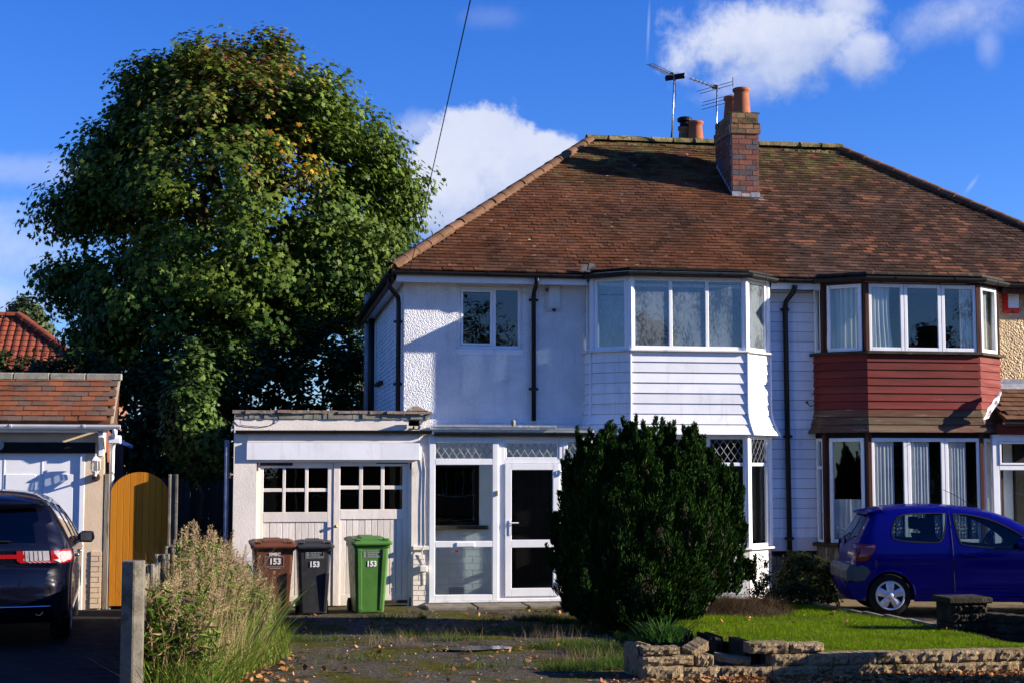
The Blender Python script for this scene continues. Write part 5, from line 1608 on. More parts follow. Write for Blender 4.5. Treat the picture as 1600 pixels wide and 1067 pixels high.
# stone edging where the lawn meets the drive
edg = root('lawn_edging', (4.66, -6.5, 0), 'short curved stone edging between the driveway and the lawn', 'edging')
for i in range(7):
    y = -8.6 + i * .62; xx = LAWN_L(y) - .03
    block(edg, (xx, y, .10), (.12, .58, .26 - i * .015), RD.uniform(-.05, .05), 0, 0, True, 'edging_stone')
kb = root('lawn_kerb', (8.06, -4.5, 0), 'thin concrete kerb between the lawn and the blue car', 'kerb')
for i in range(6):
    y = -6.2 + i * .72
    mb = MB(); mb.box(8.03, 8.10, y, y + .71, -.02, lawn_z(8.05, y) + .035); mb.build('kerb_stone', M['slab'], kb, bevel=.006)
pier = root('wall_pier', (8.28, -6.5, 0), 'dark low brick pier with flat cap standing in front of the blue car', 'pier')
for j in range(4):
    for k in range(2): block(pier, (8.17 + k * .23, -6.50, .055 + j * .112), (.225, .42, .108), 0, 0, 0, True)
mb = MB(); mb.box(8.01, 8.555, -6.75, -6.26, .45, .52); mb.build('cap', M['block_dark'], pier, bevel=.012)
dw = root('boundary_wall', (8.9, -7.6, 0), 'dark low block wall running from the pier toward the street', 'wall')
a = Vector((8.56, -6.6, 0)); b = Vector((9.7, -8.9, 0)); n = 6; ang = math.atan2(b.y - a.y, b.x - a.x)
for j in range(3):
    for i in range(n):
        p = a.lerp(b, (i + .5) / n); block(dw, (p.x, p.y, .055 + j * .112), ((b - a).length / n - .008, .2, .108), ang, 0, 0, True)
# ------------------------------------------------------------------ wheelie bins
def text_mesh(s, size, bold=0.0):
    cu = bpy.data.curves.new('t', 'FONT'); cu.body = s; cu.size = size; cu.align_x = 'CENTER'; cu.align_y = 'CENTER'
    cu.offset = bold; cu.extrude = .0012; cu.resolution_u = 3
    o = bpy.data.objects.new('t', cu); COL.objects.link(o)
    dg = bpy.context.evaluated_depsgraph_get(); dg.update()
    me = bpy.data.meshes.new_from_object(o.evaluated_get(dg)); bpy.data.objects.remove(o)
    bpy.data.curves.remove(cu)
    return me


def put_text(par, s, size, loc, m, rx=math.pi / 2, name='number', bold=.0, sx=1.0):
    me = text_mesh(s, size, bold); me.materials.clear(); me.materials.append(M[m])
    o = bpy.data.objects.new(name, me); COL.objects.link(o); o.parent = par; o.location = loc; o.rotation_euler = (rx, 0, 0); o.scale = (sx, 1, 1)
    return o


def ring_rect(w, d, r, n=4):
    pts = []
    for cx_, cy_, a0 in ((w / 2 - r, -d / 2 + r, -90), (w / 2 - r, d / 2 - r, 0), (-w / 2 + r, d / 2 - r, 90), (-w / 2 + r, -d / 2 + r, 180)):
        for k in range(n + 1):
            a = rad(a0 + 90 * k / n); pts.append((cx_ + r * math.cos(a), cy_ + r * math.sin(a)))
    return pts


def loft(mb, rings, cap0=True, cap1=True):
    n = len(rings[0]); vs = [p for r in rings for p in r]
    fs = [(i * n + k, i * n + (k + 1) % n, (i + 1) * n + (k + 1) % n, (i + 1) * n + k) for i in range(len(rings) - 1) for k in range(n)]
    if cap0: fs.append(tuple(range(n - 1, -1, -1)))
    if cap1: fs.append(tuple(range((len(rings) - 1) * n, len(rings) * n)))
    mb.add(vs, fs)


def wheelie_bin(px, w, d, h, key, label, style, rz=0.0, pos=None):
    c = at(px, 964, Z=.012)
    yb = -2.28
    x = at(px, 900, yb)[0]
    loc = (x, yb + d * .42, .014) if pos is None else (pos[0], pos[1], .0)
    r = root('wheelie_bin', loc, label, 'wheelie bin', 'wheelie bins in front of the garage doors' if pos is None else None, local=True, rz=rz)
    m = M[key]
    hb = h - .105
    def ring(t, z, ex=0.0, r0=.04):
        ww = w * (.80 + .20 * t) + ex; dd = d * (.70 + .28 * t) + ex
        return [(a, b + .03 * (1 - t), z) for a, b in ring_rect(ww, dd, r0)]
    mb = MB(); loft(mb, [ring(0, .03), ring(.05, .05), ring(.5, hb * .5), ring(.93, hb - .07)]); mb.build('body', m, r, smooth=False, bevel=0)
    mb = MB(); loft(mb, [ring(.93, hb - .069, .012), ring(.96, hb - .05, .03), ring(1, hb - .002, .035)]); mb.build('rim', m, r)
    # front ribs and recess
    if style == 'ribbed':
        for s in (-1, 1):
            mb = MB(); a = w * .30 * s
            mb.hexa([(a - .03, -d * .335, .06), (a + .03, -d * .335, .06), (a + .03, -d * .25, .06), (a - .03, -d * .25, .06),
                     (a * 1.2 - .035, -d * .505, hb - .075), (a * 1.2 + .035, -d * .505, hb - .075), (a * 1.2 + .035, -d * .4, hb - .075), (a * 1.2 - .035, -d * .4, hb - .075)])
            mb.build('rib', m, r, bevel=.012, seg=2)
    else:
        mb = MB(); a = w * .30
        mb.hexa([(a - .012, -d * .335, .06), (a + .10 * w, -d * .335, .06), (a + .10 * w, -d * .2, .06), (a - .012, -d * .2, .06),
                 (a + .008, -d * .48, hb * .62), (a + .115 * w + .02, -d * .48, hb * .62), (a + .115 * w + .02, -d * .3, hb * .62), (a + .008, -d * .3, hb * .62)])
        mb.build('rib', m, r, bevel=.014, seg=2)
    # lid: shallow dome with raised panels and grips
    mb = MB()
    def lr(ex, z, y0=0.0): return [(a, b + y0, z + (b / d) * .04) for a, b in ring_rect(w + .05 + ex, d * .99 + .05 + ex, .05)]
    loft(mb, [lr(.03, hb), lr(.045, hb + .022), lr(.02, hb + .040), lr(-.10, hb + .062), lr(-.13, hb + .060)])
    lid = mb.build('lid', m, r)
    for (xa, xb, ya, yb2, hh) in ((-.30, .30, -.36, .05, .088), (-.24, .24, .10, .40, .098)):
        mb = MB()
        mb.hexa([(xa * w, ya * d, hb + .055 + ya * .03), (xb * w, ya * d, hb + .055 + ya * .03), (xb * w, yb2 * d, hb + .055), (xa * w, yb2 * d, hb + .055),
                 (xa * w * .9, ya * d + .03, hb + hh - .012), (xb * w * .9, ya * d + .03, hb + hh - .012), (xb * w * .9, yb2 * d - .02, hb + hh), (xa * w * .9, yb2 * d - .02, hb + hh)])
        mb.build('lid_panel', m, lid, bevel=.008)
    for s in (-1, 1):
        mb = MB(); a = s * w * .40
        mb.box(a - .045, a + .045, -d * .50, -d * .36, hb + .042, hb + .066); mb.build('lid_grip', m, lid, bevel=.010)
    mb = MB(); mb.tube([(-w * .42, d * .50, hb + .0), (w * .42, d * .50, hb + .0)], .016, 8); mb.build('handle', m, r)
    for s in (-1, 1):
        mb = MB(); mb.lathe([(.0, -.025), (.08, -.025), (.10, -.018), (.10, .018), (.08, .025), (.0, .025)], (s * w * .44, d * .36, .10), 18, axis='x'); mb.build('wheel', M['tyre'], r)
    # the front face slopes: y at height z
    def fy(z): t = z / (hb); return -(d * (.70 + .28 * min(t, .97)) / 2) + .03 * (1 - t) - .003
    sl = math.atan((fy(.3) - fy(.7)) / .4)
    return r, fy, sl, hb


b, fy, sl, hb = wheelie_bin(425.5, .54, .70, 1.06, 'bin_brown', 'brown wheelie bin numbered 153, leftmost of the three bins', 'plain', .06)
put_text(b, '153', .115, (.015, fy(.745) - .004, .745), 'sticker', math.pi / 2 + sl, bold=.004, sx=.95)
put_text(b, 'SMBC', .055, (.01, fy(.845) - .004, .845), 'sticker', math.pi / 2 + sl, name='lettering', bold=.001, sx=1.15)
mb = MB()
for (a, c, e, f) in ((-.125, .135, .672, .677), (-.125, .135, .815, .820), (-.125, -.12, .677, .815), (.13, .135, .677, .815), (-.06, .09, .650, .660)):
    mb.hexa([(a, fy(e) - .002, e), (c, fy(e) - .002, e), (c, fy(e) + .004, e), (a, fy(e) + .004, e), (a, fy(f) - .002, f), (c, fy(f) - .002, f), (c, fy(f) + .004, f), (a, fy(f) + .004, f)])
mb.build('printed_frame', M['sticker_grey'], b)
for px, w, d, h, key, lab, st, rz in ((490, .455, .56, 1.05, 'bin_black', 'black wheelie bin numbered 153, slimmest and standing between the brown and green bins', 'plain', .04),
                                      (577, .49, .70, 1.09, 'bin_green', 'green wheelie bin numbered 153, nearest the porch', 'ribbed', .10)):
    b, fy, sl, hb = wheelie_bin(px, w, d, h, key, lab, st, rz)
    xo = .0
    put_text(b, '153', .105, (xo, fy(.70) - .004, .70), 'sticker', math.pi / 2 + sl, bold=.004, sx=.92)
    mb = MB()
    def strip(a, c, e, f):
        mb.hexa([(a, fy(e) - .002, e), (c, fy(e) - .002, e), (c, fy(e) + .004, e), (a, fy(e) + .004, e), (a, fy(f) - .002, f), (c, fy(f) - .002, f), (c, fy(f) + .004, f), (a, fy(f) + .004, f)])
    x0 = xo - .125
    strip(x0, x0 + .25, .785, .789); strip(x0, x0 + .25, .880, .884); strip(x0, x0 + .004, .789, .880); strip(x0 + .246, x0 + .25, .789, .880)
    strip(x0 + .056, x0 + .060, .789, .880)
    for k in range(4):
        strip(x0 + .012, x0 + .046, .797 + k * .02, .809 + k * .02)
    for k, (L) in enumerate((.17, .12, .16)):
        q = x0 + .07
        while q < x0 + .07 + L - .01:
            ww = RD.uniform(.008, .02); strip(q, q + ww, .797 + k * .028, .797 + k * .028 + .016); q += ww + .006
    mb.build('printed_label', M['sticker_grey'], b)

wheelie_bin(0, .54, .70, 1.07, 'bin_black', 'large dark grey wheelie bin on the pavement just beyond the right picture edge', 'plain', math.pi, (8.0, -10.28))  # added out of view so its shadow darkens the front wall

# ------------------------------------------------------------------ cars
def crom(P, n=8):
    out = []; P = [Vector((p[0], p[1])) for p in P]
    for i in range(len(P) - 1):
        p0, p1, p2, p3 = P[max(i - 1, 0)], P[i], P[i + 1], P[min(i + 2, len(P) - 1)]
        for k in range(n):
            t = k / n
            out.append(.5 * ((2 * p1) + (p2 - p0) * t + (2 * p0 - 5 * p1 + 4 * p2 - p3) * t * t + (3 * p1 - p0 - 3 * p2 + p3) * t ** 3))
    out.append(P[-1]); return out


def inside(p, poly):
    c = False; n = len(poly); j = n - 1
    for i in range(n):
        if (poly[i][1] > p[1]) != (poly[j][1] > p[1]) and p[0] < (poly[j][0] - poly[i][0]) * (p[1] - poly[i][1]) / (poly[j][1] - poly[i][1]) + poly[i][0]: c = not c
        j = i
    return c


class Car:
    def __init__(s, top, arches, zsill, hw, belt, tumble, crown, taper, L, rounding=.09):
        s.top = crom(top, 6); s.arches = arches; s.zs = zsill; s.hw = hw; s.belt = belt; s.tumble = tumble; s.crown = crown; s.taper = taper; s.L = L; s.rd = rounding
    def ztop(s, x):
        best = 0
        for a, b in zip(s.top[:-1], s.top[1:]):
            if min(a.x, b.x) - 1e-9 <= x <= max(a.x, b.x) + 1e-9:
                t = 0 if abs(b.x - a.x) < 1e-9 else (x - a.x) / (b.x - a.x); best = max(best, a.y + (b.y - a.y) * t)
        return best
    def W(s, x, z):
        w = s.hw
        if z > s.belt: w -= s.tumble * ((z - s.belt) / .5) ** 1.25
        elif z < .45: w -= .05 * ((.45 - z) / .3) ** 1.5
        w += .02 * math.exp(-((z - s.belt + .12) / .1) ** 2)
        a, k = s.taper
        if x < a: w -= k * ((a - x) / a) ** 2.2
        if x > s.L - a: w -= k * 1.3 * ((x - s.L + a) / a) ** 2.2
        dz = s.ztop(x) - z
        if dz < s.rd: w -= (s.rd - math.sqrt(max(0, s.rd ** 2 - (s.rd - max(dz, 0)) ** 2))) * .9
        return w
    def outline(s):
        o = [tuple(p) for p in s.top]
        # back along the sill, with arches, from front to rear
        for (xc, r) in sorted(s.arches, reverse=True):
            o.append((xc + r, s.zs))
            for k in range(1, 14):
                a = math.pi * k / 14; o.append((xc + r * math.cos(a), max(s.zs, .29 + r * math.sin(a) if True else 0)))
            o.append((xc - r, s.zs))
        return o
    def side(s, name, sgn, holes, par, m, off=0.0, poly=None, grid=.05):
        out = poly or s.outline()
        pts = [Vector(p) for p in out]; edges = [(i, (i + 1) % len(out)) for i in range(len(out))]
        for h in holes:
            b = len(pts); pts += [Vector(p) for p in h]; edges += [(b + i, b + (i + 1) % len(h)) for i in range(len(h))]
        xs = [p[0] for p in out]; zs = [p[1] for p in out]
        x = min(xs) + grid / 2
        while x < max(xs):
            z = min(zs) + grid / 2
            while z < max(zs):
                if inside((x, z), out) and not any(inside((x, z), h) for h in holes): pts.append(Vector((x, z)))
                z += grid
            x += grid
        v, e, f, *_ = geometry.delaunay_2d_cdt(pts, edges, [], 0, 1e-5)
        F = []
        for t in f:
            c = (sum(v[i][0] for i in t) / 3, sum(v[i][1] for i in t) / 3)
            if inside(c, out) and not any(inside(c, h) for h in holes): F.append(tuple(t) if sgn < 0 else tuple(t)[::-1])
        mb = MB(); mb.add([(p[0], sgn * (s.W(p[0], p[1]) + off), p[1]) for p in v], F)
        return mb.build(name, m, par, smooth=True, fix=False)
    def S(s, i, v, off=0.0):
        T = s.top; a, b = T[max(i - 1, 0)], T[min(i + 1, len(T) - 1)]
        t = (b - a).normalized(); n = Vector((-t.y, t.x))
        p = T[i] + n * (s.crown * (1 - abs(v) ** 2.4) + off)
        return (p.x, v * s.W(T[i].x, T[i].y), p.y)
    def strip(s, name, par, m, i0=0, i1=None, v0=-1, v1=1, nv=16, off=0.0):
        i1 = len(s.top) - 1 if i1 is None else i1
        vs = [s.S(i, v0 + (v1 - v0) * k / nv, off) for i in range(i0, i1 + 1) for k in range(nv + 1)]
        n = nv + 1
        fs = [(j * n + k, j * n + k + 1, (j + 1) * n + k + 1, (j + 1) * n + k) for j in range(i1 - i0) for k in range(nv)]
        mb = MB(); mb.add(vs, fs); return mb.build(name, m, par, smooth=True, fix=False)
    def near(s, z, xmax=1.0):
        return min((abs(p.y - z), i) for i, p in enumerate(s.top) if p.x < xmax)[1]


def scaled(poly, k):
    cx_ = sum(p[0] for p in poly) / len(poly); cy_ = sum(p[1] for p in poly) / len(poly)
    q = []
    for p in poly:
        v = Vector((p[0] - cx_, p[1] - cy_)); l = v.length; v = v * ((l - k) / l); q.append((cx_ + v.x, cy_ + v.y))
    return q


def ring_band(car, name, poly, inner, sgn, par, m, off):
    n = len(poly)
    vs = [(p[0], sgn * (car.W(p[0], p[1]) + off), p[1]) for p in poly] + [(p[0], sgn * (car.W(p[0], p[1]) + off), p[1]) for p in inner]
    mb = MB(); mb.add(vs, [(i, (i + 1) % n, n + (i + 1) % n, n + i) for i in range(n)]); return mb.build(name, m, par, fix=False, smooth=True)


def wheel(par, x, y, sgn, r, w, cap):
    mb = MB(); mb.lathe([(r * .66, -w / 2), (r * .93, -w / 2 + .004), (r, -w / 2 + .03), (r, w / 2 - .03), (r * .93, w / 2 - .004), (r * .66, w / 2)], (x, y, r), 40, axis='y')
    wh = mb.build('wheel', M['tyre'], par, smooth=True)
    o = y + sgn * (w / 2 - .012)
    mb = MB(); mb.lathe([(0, 0), (r * .67, 0), (r * .69, sgn * .012)], (x, o, r), 40, axis='y'); mb.build('rim', M['black_paint'] if cap == 'petal' else M['alu'], wh)
    mb = MB(); mb.lathe([(r * .69, sgn * .002), (r * .695, sgn * .016), (r * .65, sgn * .018), (r * .60, sgn * .008)], (x, o, r), 40, axis='y')
    mb.build('rim_edge', M['hubcap'], wh, smooth=True)
    # petals
    for k in range(5):
        a0 = math.pi / 2 + k * 2 * math.pi / 5; vs = []; fs = []
        prof = [(.0, .16, .020), (.12, .17, .024), (.26, .16, .026), (.40, .185, .024), (.52, .20, .018), (.60, .17, .012), (.655, .10, .008)]
        for (t, hw_, hh) in prof:
            for q in (-1, -.5, 0, .5, 1):
                rr = t * r; lat = q * hw_ * r * 1.0
                dx = rr * math.cos(a0) - lat * math.sin(a0); dz = rr * math.sin(a0) + lat * math.cos(a0)
                vs.append((x + dx, o + sgn * (hh * (1 - .55 * q * q)), r + dz))
        for i in range(len(prof) - 1):
            for q in range(4): fs.append((i * 5 + q, i * 5 + q + 1, (i + 1) * 5 + q + 1, (i + 1) * 5 + q))
        mb = MB(); mb.add(vs, fs); mb.build('spoke', M['hubcap'], wh, smooth=True)
    mb = MB(); mb.lathe([(0, sgn * .034), (r * .13, sgn * .032), (r * .17, sgn * .020)], (x, o, r), 20, axis='y'); mb.build('hub', M['hubcap'], wh, smooth=True)


def hatchback():
    yside = -3.62; hw = .82
    xr = at(1390, 940, yside)[0]                    # rear axle
    ya_ = rad(-13.0); ox = .56 * math.cos(ya_) + .74 * math.sin(ya_); oy = .56 * math.sin(ya_) - .74 * math.cos(ya_)
    r = root('hatchback_car', (xr - ox, yside - oy, 0.012), 'dark blue three-door hatchback parked in front of the red bay window', 'car', local=True, rz=ya_)
    top = [(.10, .22), (.03, .34), (.0, .50), (.02, .66), (.085, .70), (.10, .88), (.14, 1.00), (.27, 1.24), (.36, 1.385), (.50, 1.435), (.80, 1.468), (1.25, 1.478), (1.65, 1.455), (2.0, 1.40), (2.35, 1.27), (2.62, 1.10),
           (2.85, .99), (3.2, .90), (3.45, .78), (3.58, .62), (3.61, .42), (3.52, .22)]
    c = Car(top, [(.56, .325), (2.94, .325)], .205, hw, .93, .22, .045, (.42, .12), 3.61)
    W1 = crom([(.62, 1.06), (.61, 1.16), (.66, 1.29), (.76, 1.375), (.95, 1.40), (1.33, 1.405), (1.37, 1.38), (1.33, 1.16), (1.27, 1.03), (1.18, 1.005), (.95, 1.01), (.72, 1.03), (.62, 1.06)], 3)[:-1]
    W2 = crom([(1.47, 1.39), (1.50, 1.40), (1.75, 1.375), (2.05, 1.29), (2.38, 1.10), (2.52, .97), (2.50, .93), (2.3, .915), (1.95, .935), (1.62, .97), (1.53, 1.0), (1.50, 1.10), (1.47, 1.30), (1.47, 1.39)], 3)[:-1]
    W1 = [tuple(p) for p in W1]; W2 = [tuple(p) for p in W2]
    body = c.strip('body', r, M['car_blue'])
    for s in (-1, 1):
        c.side('side_panel', s, [W1, W2], r, M['car_blue'])
        for wpoly, nm in ((W1, 'quarter_window'), (W2, 'door_window')):
            g = c.side(nm, s, [], r, M['glass_car'], off=-.012, poly=wpoly, grid=.08)
            ring_band(c, 'window_seal', [tuple(p) for p in scaled(wpoly, -.006)], scaled(wpoly, .016), s, g, M['car_inside'], .0035)
        # taillight
        tl = [tuple(p) for p in crom([(.085, .985), (.20, .985), (.36, .975), (.37, .93), (.30, .82), (.24, .76), (.12, .755), (.085, .80), (.085, .985)], 3)[:-1]]
        t = c.side('tail_light', s, [], r, M['light_red'], off=.008, poly=tl, grid=.04)
        up_ = [(.087, .983), (.35, .972), (.355, .935), (.09, .925)]
        c.side('light_band', s, [], t, M['light_pink'], off=.012, poly=up_, grid=.04)
        # bumper corner
        bp = [tuple(p) for p in [(.012, .50), (.012, .66), (.05, .695), (.20, .695), (.27, .66), (.295, .60), (.25, .545), (.215, .49), (.10, .475)]]
        c.side('bumper', s, [], r, M['bumper_grey'], off=.022, poly=bp, grid=.04)
        # sill strip, arch lip, door seam, handle
        mb = MB()
        for xa, xb in ((.96, 2.62),):
            n = 12
            pts = [(xa + (xb - xa) * k / n, s * (c.W(xa + (xb - xa) * k / n, .30) + .004), .315 - .02 * k / n) for k in range(n + 1)]
            mb.tube(pts, .012, 6)
        mb.build('sill_strip', M['car_blue'], r, smooth=True)
        mb = MB(); pts = [(.56 + .333 * math.cos(a), s * (c.W(.56 + .333 * math.cos(a), .29 + .333 * math.sin(a)) + .004), .29 + .333 * math.sin(a)) for a in np.linspace(-.1, math.pi + .1, 20)]
        mb.tube(pts, .013, 6); mb.build('arch_lip', M['car_blue'], r, smooth=True)
        mb = MB(); pts = [(1.415 + .03 * max(0, (.9 - z)), s * (c.W(1.42, z) + .001), z) for z in np.linspace(.33, 1.43, 14)]
        mb.tube(pts, .0045, 5); mb.build('door_seam', M['black_plastic'], r)
        mb = MB(); y = s * (c.W(1.62, .84) + .006); mb.tube([(1.53, y, .845), (1.56, y + s * .02, .84), (1.70, y + s * .02, .838), (1.73, y, .835)], .012, 6); mb.build('door_handle', M['car_blue'], r, smooth=True)
        mb = MB(); yy = s * (c.W(2.3, 1.0) + .10)
        vs = MB(); vs.lathe([(0, -.07), (.05, -.06), (.085, -.02), (.09, .03), (.08, .045), (0, .045)], (2.33, yy, 1.0), 14, axis='x'); vs.build('door_mirror', M['car_blue'], r, smooth=True)
        for xw in (.56, 2.94): wheel(r, xw, s * (hw - .10), s, .288, .175, 'petal')
    # rear glass, spoiler, wiper, plate
    i0, i1 = c.near(1.03, .5), c.near(1.36, .5)
    c.strip('rear_window', r, M['glass_dark'], i0, i1, -.84, .84, 10, .006)
    mb = MB(); sp = []
    n = 10
    for k in range(n + 1):
        v = -1 + 2 * k / n; y = v * .60; d = .05 * abs(v) ** 3
        sp.append([(.255 + d, y, 1.385), (.24 + d, y, 1.395), (.27 + d, y, 1.42), (.52, y, 1.475 - .02 * abs(v) ** 3), (.50, y, 1.44 - .02 * abs(v) ** 3)])
    loft(mb, sp); mb.build('spoiler', M['car_blue'], r, smooth=False, bevel=.004)
    mb = MB(); mb.tube([(.08, -.05, 1.01), (.05, -.12, 1.06), (.10, -.35, 1.12)], .012, 6); mb.lathe([(0, -.03), (.03, -.03), (.03, .03), (0, .03)], (.09, -.03, .99), 10, axis='x'); mb.build('rear_wiper', M['black_plastic'], r)
    mb = MB(); mb.box(-.052, -.040, -.26, .26, .54, .65); mb.build('number_plate', M['plate_yellow'], r)
    mb = MB(); pts = [(-.035 + .30 * max(0, abs(y) / .78 - .55) ** 2, y, 0) for y in np.linspace(-.74, .74, 17)]
    loft(mb, [[(p[0] + dx, p[1], zz) for dx, zz in ((.0, .48), (-.03, .50), (-.035, .62), (.02, .70), (.12, .70), (.12, .48))] for p in pts]); mb.build('bumper', M['bumper_grey'], r, smooth=False, bevel=.006)
    # inside: floor, wheel wells, seats, steering wheel
    mb = MB(); mb.box(.1, 3.5, -.70, .70, .22, .36); mb.box(.12, .4, -.68, .68, .36, .80)
    for s in (-1, 1):
        for xw in (.56, 2.94): mb.box(xw - .36, xw + .36, s * .44 - .16, s * .44 + .16, .3, .68)
    mb.box(2.3, 3.3, -.68, .68, .36, .90); mb.build('floor_pan', M['car_inside'], r)
    for s in (-1, 1):
        mb = MB(); mb.hexa([(1.25, s * .36 - .22, .55), (1.75, s * .36 - .22, .6), (1.75, s * .36 + .22, .6), (1.25, s * .36 + .22, .55), (1.10, s * .36 - .19, 1.10), (1.24, s * .36 - .19, 1.08), (1.24, s * .36 + .19, 1.08), (1.10, s * .36 + .19, 1.10)])
        mb.box(1.06, 1.17, s * .36 - .13, s * .36 + .13, 1.15, 1.33); mb.build('seat', M['car_inside'], r, bevel=.03, seg=2)
    mb = MB(); mb.box(.62, .76, -.55, .55, .5, 1.02); mb.build('rear_seat', M['car_inside'], r, bevel=.03)
    mb = MB(); mb.tube([(1.98 + .08 * math.cos(a), -.36 + .18 * math.sin(a), 1.0 + .16 * math.cos(a)) for a in np.linspace(0, 2 * math.pi, 20)], .014, 6); mb.build('steering_wheel', M['bumper_grey'], r)
    mb = MB(); mb.tube([(2.05, .1, 1.40), (1.70, .1, 1.62), (1.5, .1, 1.72)], .004, 5); mb.build('aerial', M['black_plastic'], r)


hatchback()


def suv():
    yr = -5.65; hw = .955
    xc = -3.02
    # the car points away: local x -> +Y
    r = root('suv_car', (xc, yr, .012), 'black sport utility car seen from behind in front of the white panelled garage door', 'car', local=True, rz=math.pi / 2 + rad(4.5))
    top = [(.10, .30), (.02, .42), (.0, .62), (.03, .80), (.07, .88), (.075, 1.02), (.09, 1.14), (.17, 1.30), (.29, 1.50), (.33, 1.575), (.24, 1.60), (.23, 1.625), (.42, 1.665), (.9, 1.70), (1.6, 1.71), (2.3, 1.67), (2.9, 1.52), (3.4, 1.24),
           (3.65, 1.10), (4.2, 1.02), (4.6, .90), (4.74, .7), (4.76, .45), (4.66, .28)]
    c = Car(top, [(.95, .40), (3.8, .40)], .28, hw, 1.08, .26, .055, (.60, .20), 4.76, .10)
    P1 = [tuple(p) for p in crom([(.55, 1.16), (.56, 1.30), (.75, 1.50), (.95, 1.55), (1.55, 1.575), (1.55, 1.12), (1.0, 1.13), (.55, 1.16)], 3)[:-1]]
    P2 = [(1.62, 1.115), (1.62, 1.575), (1.95, 1.57), (2.4, 1.545), (2.42, 1.10)]
    P3 = [(2.50, 1.095), (2.49, 1.53), (2.8, 1.44), (3.2, 1.18), (3.22, 1.09)]
    c.strip('body', r, M['car_black'])
    for s in (-1, 1):
        c.side('side_panel', s, [P1, P2, P3], r, M['car_black'], grid=.07)
        for w_, nm in ((P1, 'quarter_window'), (P2, 'rear_door_window'), (P3, 'front_door_window')):
            g = c.side(nm, s, [], r, M['glass_dark'], off=-.010, poly=w_, grid=.1)
        mb = MB(); pts = [(x, s * (c.W(x, 1.09) + .004), 1.095 - .01 * x) for x in np.linspace(.55, 3.2, 12)]; mb.tube(pts, .010, 6); mb.build('window_trim', M['chrome'], r, smooth=True)
        tl = [tuple(p) for p in crom([(.075, 1.08), (.20, 1.09), (.34, 1.075), (.38, 1.02), (.34, .96), (.20, .945), (.075, .95), (.075, 1.08)], 3)[:-1]]
        t = c.side('tail_light', s, [], r, M['light_clear'], off=.010, poly=tl, grid=.04)
        ring_band(c, 'light_rim', [tuple(p) for p in scaled(tl, -.004)], scaled(tl, .022), s, t, M['light_red'], .0135)
        mb = MB()
        for xh in (1.25, 2.30):
            y = s * (c.W(xh, .97) + .03); mb.tube([(xh - .10, y - s * .03, .975), (xh - .08, y, .975), (xh + .08, y, .97), (xh + .10, y - s * .03, .97)], .016, 6)
        mb.build('door_handle', M['chrome'], r, smooth=True)
        mb = MB(); loft(mb, [[(2.92 + a, s * (hw + b), 1.12 + zc) for b, zc in ((-.02, -.07), (.16, -.075), (.20, -.02), (.18, .07), (.04, .08), (-.02, .03))] for a in (0, .13)])
        mr = mb.build('door_mirror', M['car_black'], r, bevel=.02, seg=2)
        mb = MB(); mb.box(2.905, 2.917, min(s * (hw + .02), s * (hw + .16)), max(s * (hw + .02), s * (hw + .16)), 1.07, 1.18); mb.build('mirror_glass', M['chrome'], mr)
        for xw in (.95, 3.8): wheel(r, xw, s * (hw - .13), s, .36, .23, 'alloy')
        mb = MB(); mb.lathe([(.035, -.06), (.045, -.06), (.045, .05), (.035, .05)], (.07, s * .62, .40), 14, axis='x'); mb.build('exhaust', M['chrome'], r)
    # rear: window, full-width light bar, lamps, plate, diffuser
    i0, i1 = c.near(1.17, .6), c.near(1.55, .32)
    c.strip('rear_window', r, M['glass_dark'], i0, i1, -.80, .80, 12, .008)
    a0, a1 = c.near(1.00, .12), c.near(1.045, .12)
    c.strip('light_bar', r, M['light_red'], a0, max(a1, a0 + 1), -.66, .66, 14, .012)
    for s in (-1, 1):
        b0, b1 = c.near(.95, .12), c.near(1.08, .12)
        lo, hi = sorted((s * .60, s * .985))
        t = c.strip('tail_light', r, M['light_clear'], b0, b1, lo, hi, 8, .010)
        c.strip('light_rim', t, M['light_red'], b0, b0 + 1, lo, hi, 8, .014)
        for q in range(5):
            va, vb = sorted((s * (.63 + q * .065), s * (.63 + q * .065 + .022))); c.strip('light_rib', t, M['sticker_grey'], b0, b1, va, vb, 1, .0155)
        lo2, hi2 = sorted((s * .50, s * .60)); c.strip('light_rim', t, M['light_red'], b0, b1, lo2, hi2, 3, .012)
    mb = MB(); mb.box(-.045, -.032, -.16, .36, .78, .89); mb.build('number_plate', M['plate_yellow'], r)
    mb = MB(); mb.tube([(-.06 + .12 * abs(y) ** 2, y, .46) for y in np.linspace(-.75, .75, 13)], .012, 6); mb.build('bumper_trim', M['chrome'], r, smooth=True)
    mb = MB(); mb.tube([(.02, .05, 1.20), (.03, -.30, 1.19)], .010, 6); mb.build('rear_wiper', M['black_plastic'], r)
    mb = MB(); mb.box(.2, 4.5, -.85, .85, .26, .45); mb.box(1.1, 1.3, -.7, .7, .45, 1.1)
    for s in (-1, 1):
        for xw in (.95, 3.8): mb.box(xw - .44, xw + .44, s * .5 - .2, s * .5 + .2, .3, .84)
        mb.box(1.1, 1.22, s * .4 - .13, s * .4 + .13, 1.15, 1.35); mb.box(2.1, 2.25, s * .4 - .22, s * .4 + .22, .45, 1.2)
    mb.build('cabin', M['car_inside'], r)


suv()

